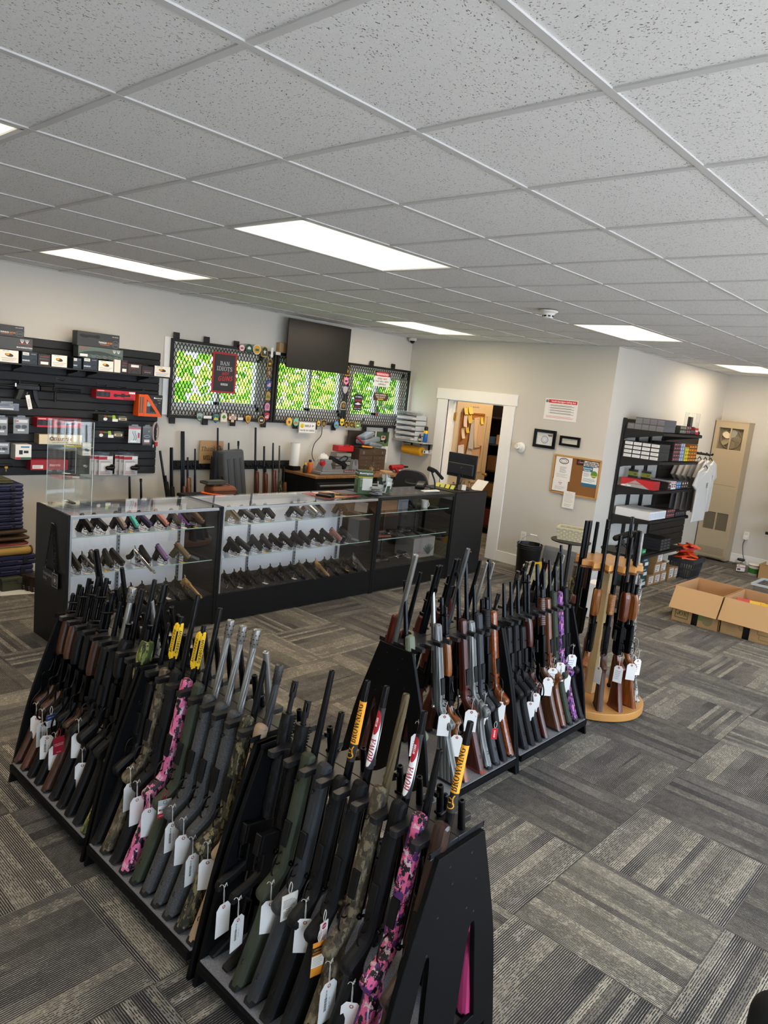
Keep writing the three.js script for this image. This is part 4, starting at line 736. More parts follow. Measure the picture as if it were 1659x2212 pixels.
function carton(name,label,cat,pos,ry,w,h,d,color,pr,group,o={}){
const t=thing(name,label,cat,pos,ry,group);
add('body',rb(w,h,d,0.002,0,h/2,-d/2),mat(color,o.rough??0.5),t);
if(pr){const s=add('front_print',sheet(pr,w-0.003,h-0.003),pr.m,t);s.position.set(0,h/2,0.0005);}
if(o.side){const s=add('side_print',sheet(o.side,d-0.003,h-0.003),o.side.m,t);s.rotation.y=-Math.PI/2;s.position.set(-w/2-0.0005,h/2,-d/2);}
if(o.sticker){const p=print('pricesticker',80,40,(g,W,H)=>{fill(g,'#f4f3f0',0,0,W,H);txt(g,'$'+'299.99',40,27,15,'#222');lines(g,8,8,60,2,6,'#777',2);});const s=add('price_sticker',sheet(p,0.045,0.02,0.0004),p.m,t);s.position.set(...o.sticker,0.0012);}
return t;
}
{
const slat=mat('#17181a',0.62);
const sw=thing('slatwall_panel','black slatwall panel full of optics and accessories on the left wall','slatwall',[-5.22,0,-1.03],QL);
const y0=0.912,n=16,ph=(2.135-y0)/n;
add('backing',bb(0,2.44,y0,2.135,-0.018,-0.006),mat('#08080a',0.8),sw);
for(let i=0;i<n;i++)add('slat',rb(2.44,ph-0.009,0.014,0.003,1.22,y0+ph*(i+0.5),0.001),slat,sw);
const sh=thing('wall_shelf','black shelf loaded with scope boxes across the top of the slatwall','shelf',[-5.21,1.905,-1.03],QL);
add('board',rb(2.43,0.012,0.262,0.003,1.215,-0.006,0.133),mat('#1a1b1d',0.5),sh);
for(const x of[0.3,0.85,1.02,1.5,1.68,2.2])add('bracket',[plate([[0,-0.012,1],[0.22,-0.014,1],[0.22,-0.022,1],[0.02,-0.055,1],[0,-0.075,1]],0.012,0,1).rotateY(-Math.PI/2).translate(x,0,0.004)],mat('#1d1e20',0.5),sh);
const P={
tango:print('tango',300,96,(g,w,h)=>{fill(g,'#33363a',0,0,w,h);g.fillStyle='#0b0c0d';g.beginPath();g.ellipse(46,30,32,11,0.1,0,7);g.fill();g.fillRect(60,20,70,16);g.beginPath();g.ellipse(140,28,18,12,0,0,7);g.fill();txt(g,'TANGO',178,62,17,'#e8e8e8','sans-serif','bold');txt(g,'-MSR',226,62,17,'#e08a2a');fill(g,'#c07a3a',160,74,70,3);g.strokeStyle='#6a6e73';g.lineWidth=3;g.beginPath();g.arc(272,66,24,0,7);g.stroke();txt(g,'SIG',272,66,24,'#6a6e73');txt(g,'SIG SAUER',268,16,9,'#ddd');}),
buck:print('buckm',300,84,(g,w,h)=>{fill(g,'#43464a',0,0,w,h);g.strokeStyle='#e6e6e6';g.lineWidth=2;for(const cx of[240,268])for(let k=-2;k<3;k++){g.beginPath();g.moveTo(cx,34);g.quadraticCurveTo(cx+k*6,20,cx+k*5,8);g.stroke();}fill(g,'#b13a3a',222,36,64,4);txt(g,'BUCKMASTERS',254,62,13,'#eee');}),
romeo:print('romeo',150,110,(g,w,h)=>{fill(g,'#243240',0,0,w,h);fill(g,'#eceae4',8,6,60,26);lines(g,12,14,50,2,8,'#555',3);txt(g,'ROMEO5',40,78,17,'#eee');g.strokeStyle='#0c1218';g.lineWidth=5;g.beginPath();g.arc(118,82,20,0,7);g.stroke();txt(g,'SIG SAUER',112,18,9,'#ccc');}),
reddot:print('reddot',120,150,(g,w,h)=>{fill(g,'#f1ece2',0,0,w,h);g.fillStyle='#2a2620';g.beginPath();g.ellipse(60,60,28,20,0.5,0,7);g.fill();g.fillStyle='#e8a22a';g.beginPath();g.ellipse(50,52,12,15,0.3,0,7);g.fill();fill(g,'#c8442e',10,96,100,4);txt(g,'RED DOT',40,14,10,'#444');lines(g,14,112,88,3,10,'#888',3);}),
darkA:print('darkA',120,110,(g,w,h)=>{fill(g,'#2b2a2c',0,0,w,h);txt(g,'VX-FREEDOM',60,24,14,'#c23b46');lines(g,12,40,90,2,9,'#6d6a6a',3);fill(g,'#eeece6',24,72,76,26);}),
darkB:print('darkB',120,90,(g,w,h)=>{fill(g,'#262324',0,0,w,h);txt(g,'STRIKEFIRE II',60,46,13,'#b03a4c');txt(g,'RED DOT SIGHT',60,62,9,'#ddd');}),
vortex:print('vortex',120,90,(g,w,h)=>{fill(g,'#3a3536',0,0,w,h);fill(g,'#efece6',26,8,70,22);g.strokeStyle='#1c1a1a';g.lineWidth=6;g.beginPath();g.arc(60,84,34,3.2,6.2);g.stroke();fill(g,'#8c2a34',30,40,40,6);}),
green:print('greenscope',300,90,(g,w,h)=>{fill(g,'#5d6b66',0,0,w,h);g.fillStyle='#2f3d39';g.beginPath();g.moveTo(0,60);g.quadraticCurveTo(110,6,240,50);g.lineTo(300,60);g.lineTo(300,90);g.lineTo(0,90);g.fill();for(let i=0;i<200;i++)fill(g,i%2?'#b9c6c4':'#7f9290',(i*37)%300,60+(i*13)%30,3,3);lines(g,10,8,60,2,8,'#a33',3);fill(g,'#eceae4',12,62,50,20);g.strokeStyle='#e9e9e9';g.lineWidth=2;for(const cx of[240,268])for(let k=-2;k<3;k++){g.beginPath();g.moveTo(cx,34);g.quadraticCurveTo(cx+k*6,22,cx+k*5,8);g.stroke();}}),
redscope:print('redscope',330,78,(g,w,h)=>{fill(g,'#c91f36',0,0,w,h);fill(g,'#15161a',0,18,112,44);for(let k=0;k<3;k++)for(let i=0;i<2;i++)fill(g,'#3a3c42',40+i*36,24+k*12,26,7);g.fillStyle='#1b1c1f';g.beginPath();g.ellipse(158,44,18,15,0,0,7);g.fill();g.fillRect(160,34,110,17);g.fillRect(206,24,30,32);g.beginPath();g.ellipse(272,40,13,12,0,0,7);g.fill();txt(g,'CROSSFIRE',36,9,11,'#fff');txt(g,'PHOENIX',268,68,20,'#15161a');fill(g,'#f2efe9',272,6,52,16);}),
burris:print('burris',330,84,(g,w,h)=>{fill(g,'#e5d7b2',0,0,w,h);g.fillStyle='#5e2a2c';g.beginPath();g.arc(96,36,18,0,7);g.fill();g.fillStyle='#e5d7b2';g.beginPath();g.moveTo(86,42);g.lineTo(96,26);g.lineTo(106,42);g.fill();txt(g,'Burris',176,38,44,'#8c2630','serif','italic bold');txt(g,'FIND WHAT MATTERS',160,70,12,'#8a7a58');}),
redburris:print('redburris',300,90,(g,w,h)=>{fill(g,'#a3152c',0,0,w,h);fill(g,'#efece6',14,46,84,32);lines(g,20,54,66,3,8,'#888',3);txt(g,'Burris',190,46,28,'#eed9d9','serif','italic bold');}),
tru:print('truglo',240,70,(g,w,h)=>{fill(g,'#14150f',0,0,w,h);txt(g,'TRU',60,14,18,'#e8531f');txt(g,'GLO',96,14,18,'#7fbf2a');g.fillStyle='#efeaea';g.beginPath();g.arc(56,44,16,0,7);g.fill();g.fillStyle='#9fc22e';g.beginPath();g.moveTo(112,0);g.lineTo(132,0);g.lineTo(140,40);g.lineTo(112,40);g.fill();fill(g,'#f1efe9',112,38,44,28);fill(g,'#c9c2a8',162,24,66,26);fill(g,'#7a6e50',176,30,40,14);lines(g,160,6,70,2,8,'#9a9a88',3);}),
wbox:print('wbox',150,140,(g,w,h)=>{fill(g,'#efeee9',0,0,w,h);fill(g,'#2f6a8c',50,16,80,12);g.fillStyle='#26262a';g.fillRect(34,52,34,40);g.fillRect(78,56,44,24);fill(g,'#b9213a',0,118,50,22);fill(g,'#2f5a38',50,118,100,22);}),
white2:print('white2',90,130,(g,w,h)=>{fill(g,'#efede7',0,0,w,h);g.fillStyle='#2b2b2e';g.beginPath();g.ellipse(45,70,26,14,0.4,0,7);g.fill();lines(g,12,104,60,2,8,'#999',3);}),
pale:plainPrint('pale','#e6e3d6'),
};
const S=(name,label,z0,z1,h,color,pr,d=0.11,y=1.9055,xf=-4.97,o)=>carton(name,label,'box',[xf,y,(z0+z1)/2],QL,Math.abs(z0-z1),h,d,color,pr,'boxes on the slatwall shelf',o);
S('scope_box','lower long grey scope box with antler logo at the left edge of the shelf',-1.7,-2.13,0.105,'#3c3f43',P.buck,0.1,2.012,-4.99);
S('scope_box','upper dark scope box lettered TANGO-MSR at the left edge of the shelf',-1.66,-2.06,0.094,'#2e3135',P.tango,0.1,2.1185,-4.99);
S('sight_box','white fronted red dot box first from the left on the slatwall shelf',-1.86,-2.01,0.103,'#101012',P.reddot,0.12);
S('sight_box','navy sight box beside the leftmost white red dot box',-2.036,-2.165,0.104,'#1d2933',P.romeo);
S('sight_box','black sight box with a white sticker, right of the leftmost navy box',-2.17,-2.275,0.098,'#1f1e20',P.darkA);
S('sight_box','white fronted red dot box second from the left on the slatwall shelf',-2.283,-2.42,0.104,'#101012',P.reddot,0.12);
S('sight_box','narrow navy sight box left of the scope boxes',-2.474,-2.549,0.097,'#1d2933',P.romeo);
S('sight_box','navy sight box under the green scope box',-2.566,-2.7,0.107,'#1d2933',P.romeo);
S('sight_box','white fronted red dot box third from the left on the slatwall shelf',-2.706,-2.85,0.096,'#0e0e10',P.reddot,0.12);
S('sight_box','plain cream upright box on the slatwall shelf',-2.859,-2.921,0.118,'#dedbcd',P.pale);
S('sight_box','dark upright box right of the cream box',-2.924,-2.991,0.119,'#2a2627',P.darkA);
S('sight_box','dark box with round grey emblem and red side',-2.995,-3.132,0.095,'#7c1c28',P.vortex);
S('sight_box','black box with small purple red lettering',-3.136,-3.26,0.088,'#211f20',P.darkB);
S('sight_box','white fronted red dot box at the right end of the slatwall shelf',-3.268,-3.44,0.102,'#101012',P.reddot,0.12);
S('scope_box','long scope box with a green mountain picture, lower of two',-2.529,-2.955,0.1,'#3b4441',P.green,0.1,2.014,-5.0);
S('scope_box','dark scope box lettered TANGO-MSR on top of the green one',-2.517,-2.915,0.128,'#2e3135',P.tango,0.1,2.1155,-5.0);

const hook=(z,y,len=0.16)=>{const t=thing('peg_hook',`black peg hook on the slatwall above ${hookAbove.shift() || 'the blister packs'}`,'hook',[-5.212,y,z],QL,'slatwall hooks');add('plate',rb(0.03,0.03,0.004,0.001,0,0,0.002),M.black,t);add('wire',tube([[0,0,0.003],[0,-0.002,len*0.5],[0,-0.002,len-0.02],[0,0.012,len]],0.0028,6,12),M.black,t);};
const hookAbove=['the pistol grip of the long black gun','the left end of the red scope box','the right end of the red scope box','the orange box','the upper green sight box, left','the upper green sight box, right','the left clear pack','the right clear pack'];
hook(-2.44,1.79);hook(-2.83,1.772);hook(-3.03,1.77);hook(-3.3,1.758);hook(-2.82,1.535);hook(-2.93,1.533);hook(-2.82,1.16);hook(-3.07,1.16);
const W=(name,label,z0,z1,y0,y1,color,pr,d=0.108,xf=-5.1,o)=>carton(name,label,'box',[xf,y0,(z0+z1)/2],QL,Math.abs(z0-z1),y1-y0,d,color,pr,'goods hung on the slatwall',o);
W('scope_box','long red scope box hung high, left of the orange box',-2.76,-3.156,1.65,1.735,'#b01a2e',P.redscope);
W('scope_box','long red scope box hung in the middle, above the cream box',-2.226,-2.628,1.362,1.448,'#b01a2e',P.redscope);
W('scope_box','long cream scope box with red script lettering',-2.246,-2.637,1.21,1.3,'#8a7a60',P.burris);
W('scope_box','dark red scope box low on the slatwall',-2.179,-2.514,0.975,1.067,'#8f1226',P.redburris);
W('sight_box','slim green and black sight box, upper of two',-2.786,-3.089,1.434,1.5,'#14150f',P.tru);
W('sight_box','slim green and black sight box, lower of two',-2.751,-3.05,1.278,1.348,'#14150f',P.tru);
W('sight_box','small white carton with a red and green foot',-2.047,-2.184,1.07,1.203,'#e2e0d8',P.wbox);
W('sight_box','small white carton seen behind the acrylic tower',-2.645,-2.729,1.107,1.225,'#e8e5de',P.white2);

{
const t=thing('scope_box','bright orange and black box with slanted window, right side of the slatwall','box',[-5.1,1.503,-3.33],QL,'goods hung on the slatwall');
add('body',rb(0.2,0.215,0.1,0.003,0.02,0.1075,-0.05),mat('#1b1b1d',0.5),t);
add('orange_frame',plate([[-0.08,0,1],[0.12,0,1],[-0.045,0.215,1],[-0.08,0.215,1]],0.004,0,1,1,[[[-0.055,0.03,1],[0.06,0.03,1],[-0.055,0.17,1]]]).translate(0,0,0.002),M.orange,t);
add('orange_side',[bb(-0.138,-0.08,0,0.213,-0.1,0.001),bb(-0.08,0.119,-0.001,0.004,-0.1,0.001)],M.orange,t);
add('side_window',[bb(-0.13,-0.113,0.03,0.19,-0.05,0.0015),bb(-0.105,-0.088,0.03,0.19,-0.05,0.0015)],mat('#5a5648',0.5),t);
const pr=print('bushnell',160,110,(g,w,h)=>{fill(g,'#1b1b1d',0,0,w,h);g.fillStyle='#fff';g.beginPath();g.arc(20,24,13,0,7);g.fill();txt(g,'Bushnell',92,26,27,'#fff');txt(g,'RUBICON 2',104,58,13,'#ddd');txt(g,'RED DOT',112,76,10,'#c33');txt(g,'2-7x',110,98,15,'#fff');});
const s=add('lettering',sheet(pr,0.1,0.07),pr.m,t);s.position.set(0.068,0.165,0.0006);
const p2=print('bushglass',60,60,(g,w,h)=>{fill(g,'#384246',0,0,w,h);fill(g,'#8fb3b8',4,10,22,20);fill(g,'#11161a',22,26,30,26);});const q=add('window',sheet(p2,0.115,0.14),p2.m,t);q.position.set(0.0025,0.1,0.0004);q.scale.set(0.98,0.98,1);
}

const cardP=(key,f)=>print(key,120,180,f);
const cp={red:cardP('bl_red',(g,w,h)=>{fill(g,'#d9d5d6',0,0,w,h);fill(g,'#b9243a',0,8,70,26);fill(g,'#f5f4f2',72,6,44,26);lines(g,12,48,90,2,10,'#777',3);fill(g,'#f4f2f2',20,66,80,70);lines(g,12,148,92,3,9,'#a66',3);}),rings:cardP('bl_rings',(g,w,h)=>{fill(g,'#8e9092',0,0,w,h);fill(g,'#e9e6e4',20,14,90,34);fill(g,'#a33',14,22,26,16);g.fillStyle='#1c1d1f';for(const x of[36,84]){g.beginPath();g.arc(x,96,22,0,7);g.fill();}fill(g,'#efefec',34,126,52,22);}),blue:cardP('bl_blue',(g,w,h)=>{fill(g,'#d8dde0',0,0,w,h);fill(g,'#c4243c',0,0,w,20);g.strokeStyle='#2a3a44';g.lineWidth=5;g.beginPath();g.moveTo(44,40);g.bezierCurveTo(30,80,80,90,50,150);g.stroke();g.beginPath();g.moveTo(66,40);g.bezierCurveTo(52,80,96,90,70,150);g.stroke();fill(g,'#fff',20,150,60,18);fill(g,'#c4243c',92,60,18,60);}),dark:cardP('bl_dark',(g,w,h)=>{fill(g,'#3a3c42',0,0,w,h);g.fillStyle='#b89a4a';g.beginPath();g.arc(82,34,9,0,7);g.fill();g.strokeStyle='#a8c0d8';g.lineWidth=5;g.beginPath();g.ellipse(60,86,36,12,0,0,7);g.stroke();fill(g,'#f1efe9',24,120,70,28);fill(g,'#c8742a',24,156,70,6);})};
const pack=(label,z0,z1,y0,y1,key,x=-5.09,prod)=>{
const w=Math.abs(z0-z1),h=y1-y0,t=thing('blister_pack',label,'package',[x,y0,(z0+z1)/2],QL,'blister packs on the slatwall');
const p=cp[key];const c=add('card',sheet(p,w*0.94,h*0.9,0.002),p.m,t);c.position.set(0,h*0.45,0);
add('shell',rb(w,h,0.006,0.002,0,h/2,0.002),M.clear,t);
if(prod)add('product',[at(new THREE.CapsuleGeometry(0.02,0.05,3,10),0.03,h*0.36,0.026,0,0,Math.PI/2),rb(0.06,0.02,0.03,0.005,0.03,h*0.3,0.02),at(new THREE.TorusGeometry(0.024,0.008,6,14),0.05,h*0.38,0.026)],M.blackGloss,t);
add('hang_tab',rb(w*0.5,0.018,0.003,0.001,0,h+0.006,0),M.clear,t);
};
['front red and grey pack of the left ring mount trio','middle pack of the left trio of ring mounts','rear pack of the left trio of ring mounts'].forEach((l,i)=>pack(l+', low on the slatwall',-2.793+i*0.028,-2.94+i*0.028,0.924,1.128,'red',-5.075-i*0.035,i===0));
['front red and grey pack of the right ring mount trio','middle pack of the right trio of ring mounts','rear pack of the right trio of ring mounts'].forEach((l,i)=>pack(l+', low on the slatwall',-3.045+i*0.028,-3.2+i*0.028,0.92,1.13,'red',-5.075-i*0.035,i===0));
pack('clear pack of black scope rings beside the left red scope box',-2.02,-2.155,1.3,1.445,'rings');
pack('clear pack with black rings cut off by the left picture edge, upper',-1.88,-1.978,1.283,1.44,'rings');
pack('clear pack with black rings cut off by the left picture edge, lower',-1.86,-1.996,1.12,1.228,'rings');
pack('white pack with red header and blue cables',-3.09,-3.225,1.237,1.405,'blue');
pack('dark grey pack with a brass and blue part',-3.24,-3.345,1.216,1.405,'dark');
pack('small grey pack of metal parts at the left picture edge',-1.87,-2.067,1.497,1.56,'dark');
{const t=thing('cable_lock','coiled clear cable lock with red end, at the right slatwall edge','lock',[-5.1,1.23,-3.385],QL);add('coil',[0,1,2].map((k)=>tube([[0,0.22,0.01*k],[0.03,0.16,0.01*k],[0.026,0.06,0.01*k],[0,0.02,0.01*k],[-0.026,0.06,0.01*k],[-0.03,0.16,0.01*k]],0.004,6,30,true)),mat('#c9b6b4',0.3),t);add('lock_body',rb(0.03,0.04,0.02,0.004,0.01,0.0,0.01),M.red,t);add('key',rb(0.012,0.03,0.003,0.001,-0.02,-0.02,0.01),M.steel,t);}

{
const t=thing('display_gun','long black gun with curved magazine hung on the slatwall','long gun',[-5.15,1.69,-2.1],QL);
const b=M.gunBlack;
add('receiver',[rb(0.2,0.042,0.03,0.006,0.06,0.012,0),rb(0.17,0.016,0.026,0.004,0.06,0.038,0)],b,t);
add('receiver_end',rb(0.014,0.034,0.028,0.003,-0.045,0.028,0),M.steel,t);
add('stock',[cy(0.008,0.008,0.3,8).rotateZ(A0).translate(-0.2,0.018,0),rb(0.02,0.11,0.03,0.006,-0.35,-0.01,0)],b,t);
add('handguard',[rb(0.11,0.046,0.036,0.01,0.22,0.012,0)],M.poly,t);
add('cocking_tube',cy(0.009,0.009,0.12,10).rotateZ(A0).translate(0.22,0.042,0),b,t);
add('front_sight',[at(new THREE.TorusGeometry(0.016,0.004,6,14),0.285,0.048,0,0,A0),bx(0.008,0.03,0.006,0.285,0.03,0)],b,t);
add('barrel',[cy(0.0085,0.0085,0.16,10).rotateZ(A0).translate(0.36,0.012,0),cy(0.013,0.013,0.2,12).rotateZ(A0).translate(0.43,0.012,0),...[0,1,2,3,4].map((k)=>at(new THREE.TorusGeometry(0.0135,0.002,5,12),0.345+k*0.042,0.012,0,0,A0))],b,t);
add('vertical_grip',cy(0.011,0.012,0.09,10,0.3,-0.055,0),b,t);
add('pistol_grip',plate([[-0.02,-0.008,1],[0.03,-0.008,1],[0.012,-0.06],[-0.012,-0.105,1],[-0.048,-0.094,1],[-0.03,-0.05]],0.028,0.008,3),mat('#2b2c2b',0.7),t);
add('magazine',plate([[0.098,-0.008,1],[0.138,-0.008,1],[0.15,-0.08],[0.182,-0.15,1],[0.15,-0.162,1],[0.114,-0.085]],0.022,0.003,4,1),b,t);
add('trigger_guard',tube([[0.03,-0.01,0],[0.034,-0.035,0],[0.07,-0.038,0],[0.08,-0.01,0]],0.003,5,14),b,t);
add('rear_sight',[cy(0.012,0.012,0.02,10,-0.01,0.056,0)],b,t);
const g=new THREE.Group();g.name='price_tag';t.add(g);g.position.set(0.055,-0.04,0.016);const pr=tagPrint('hand');const s=add('card',sheet(pr,0.036,0.125),pr.m,g);s.position.set(0.012,-0.075,0);s.rotation.z=0.22;add('string',tube([[0,0.01,0],[-0.008,0,0.002],[0,-0.016,0]],0.0012,4,8),M.string,g);
}
{const t=thing('suppressor_part','small black tube hung at the bottom left of the slatwall','tube',[-5.15,1.012,-1.97],QL);add('tube',cy(0.011,0.011,0.14,12).rotateZ(A0),M.blued,t);add('mount',[rb(0.03,0.02,0.02,0.003,0.02,-0.018,0),rb(0.01,0.03,0.01,0.002,0.02,-0.04,0)],M.brass,t);add('string',tube([[-0.05,0,0.01],[-0.055,-0.05,0.012],[-0.05,-0.1,0.01]],0.0012,4,8),M.string,t);}
}
// stack of cases and bags left of the counter
{
const blue=mat('#24284d',0.55),dk=mat('#14162c',0.6);
const ys=[0.845,0.78,0.715,0.65,0.585,0.52];
const caseAt=(label,y,z,w,x=-4.78,h=0.062)=>{
const t=thing('plastic_case',label,'case',[x,y,z],QL,'blue plastic cases');
add('lower_shell',rb(w,h*0.48,0.24,0.012,0,h*0.24,-0.12,2),blue,t);add('upper_shell',rb(w,h*0.48,0.24,0.012,0,h*0.75,-0.12,2),blue,t);
add('latch',rb(0.04,h*0.7,0.012,0.003,w/2-0.09,h*0.5,0.004),dk,t);add('latch',rb(0.04,h*0.7,0.012,0.003,-w/2+0.09,h*0.5,0.004),dk,t);
add('handle',tube([[-0.06,h*0.5,0],[-0.05,h*0.5,0.018],[0.05,h*0.5,0.018],[0.06,h*0.5,0]],0.007,6,16),blue,t);
};
ys.forEach((y,i)=>caseAt(`blue plastic pistol case ${['topmost', 'second', 'third', 'fourth', 'fifth', 'sixth'][i]} from the top of the left stack`,y,-1.83-(i%2)*0.006,0.34));
caseAt('wider blue plastic case under the tan rolled mat',0.212,-1.88,0.44,-4.74,0.085);caseAt('wide blue plastic case on top of the green ammunition box',0.124,-1.87,0.42,-4.74,0.085);
const soft=(label,y,h,z1,color,trim,x=-4.74)=>{const t=thing('soft_gun_case',label,'gun case',[x,y,0],0,'soft cases in the left stack');const g=rb(0.3,h,0.9,h*0.49,-0.15,h/2,z1+0.45,3);const p=g.attributes.position;for(let i=0;i<p.count;i++){const z=p.getZ(i);const s=Math.min(1,Math.max(0.3,(z-z1)/0.14));p.setY(i,h/2+(p.getY(i)- h/2)*s+0.02*(1-s));}g.computeVertexNormals();add('body',g,color,t);add('piping',tube([[0.0,h*0.5,z1+0.5],[0.003,h*0.55,z1+0.2],[-0.01,h*0.6,z1+0.02],[-0.1,h*0.6,z1-0.002]],0.006,6,20),trim,t);add('zip_strip',bb(-0.002,0.002,h*0.44,h*0.52,z1+0.12,z1+0.8),trim,t);};
const br=mat('#4a3622',0.85),dkb=mat('#241a12',0.85);
soft('dark brown soft gun case, upper one above the red trimmed cases',0.462,0.055,-2.03,br,dkb);soft('tan brown soft gun case under the upper brown case',0.405,0.056,-2.05,mat('#5a4128',0.85),dkb);soft('flat brown gun case with red trim above the rolled mat',0.372,0.032,-2.04,mat('#6b2f20',0.85),mat('#8a2a1c',0.8));
{const t=thing('rolled_mat','rolled tan canvas mat in the left stack','mat',[-4.76,0.335,-1.7],0);add('roll',[at(new THREE.CapsuleGeometry(0.036,0.66,4,14),0,0,0,A0)],mat('#b5924c',0.9),t);add('end_tie',at(new THREE.TorusGeometry(0.034,0.006,6,18),0,0,-0.36),mat('#6b3a24',0.8),t);}
{const t=thing('folded_mat','folded olive cloth on top of the blue cases','cloth',[-4.8,0.91,-1.72],QL);add('lower_fold',rb(0.4,0.02,0.24,0.009,0,0.011,-0.1,2),mat('#4c4a2e',0.95),t);add('upper_fold',rb(0.38,0.018,0.22,0.008,-0.01,0.031,-0.1,2),mat('#55523a',0.95),t);}
{const t=thing('ammo_box','dark green plastic ammunition box at the foot of the stack','box',[-4.7,0.0,-1.95],QL);const g=mat('#3f4436',0.7);add('body',rb(0.28,0.09,0.19,0.01,0,0.045,-0.095,2),g,t);add('lid',rb(0.3,0.03,0.21,0.008,0,0.105,-0.095,2),g,t);add('latch',rb(0.04,0.05,0.012,0.003,0,0.09,0.006),g,t);add('handle',tube([[-0.05,0.118,-0.09],[-0.04,0.122,-0.09],[0.04,0.122,-0.09],[0.05,0.118,-0.09]],0.004,6,12),g,t);}
['front','middle','rear'].forEach((w,i)=>{const p=print('ammobrown',90,120,(g,W,H)=>{fill(g,'#241512',0,0,W,H);txt(g,'Hornady',50,10,14,'#e7e0d8');fill(g,'#6a6a66',26,36,40,36);fill(g,'#b83a24',68,40,10,30);fill(g,'#c99',6,84,78,4);for(let k=0;k<5;k++)fill(g,'#7a7a76',10+k*15,94,10,18);});carton('ammo_carton',`${w} dark brown cartridge carton at the foot of the blue case stack`,'box',[-4.58-i*0.055,0.004,-2.06+i*0.02],QL,0.11,0.13,0.05,'#2b1a16',p,'brown cartridge cartons');});
{const t=solo('paper_sheet',at(plate([[-0.2,0,1],[0.16,0.02,1],[0.2,0.14,1],[0.0,0.2,1],[-0.2,0.16,1]],0.002,0,1,1),0,0,0,-A0),M.paper,'crumpled white paper on the carpet under the ammunition box','paper');t.position.set(-4.55,0.0025,-1.95);t.rotation.y=1.3;}
}
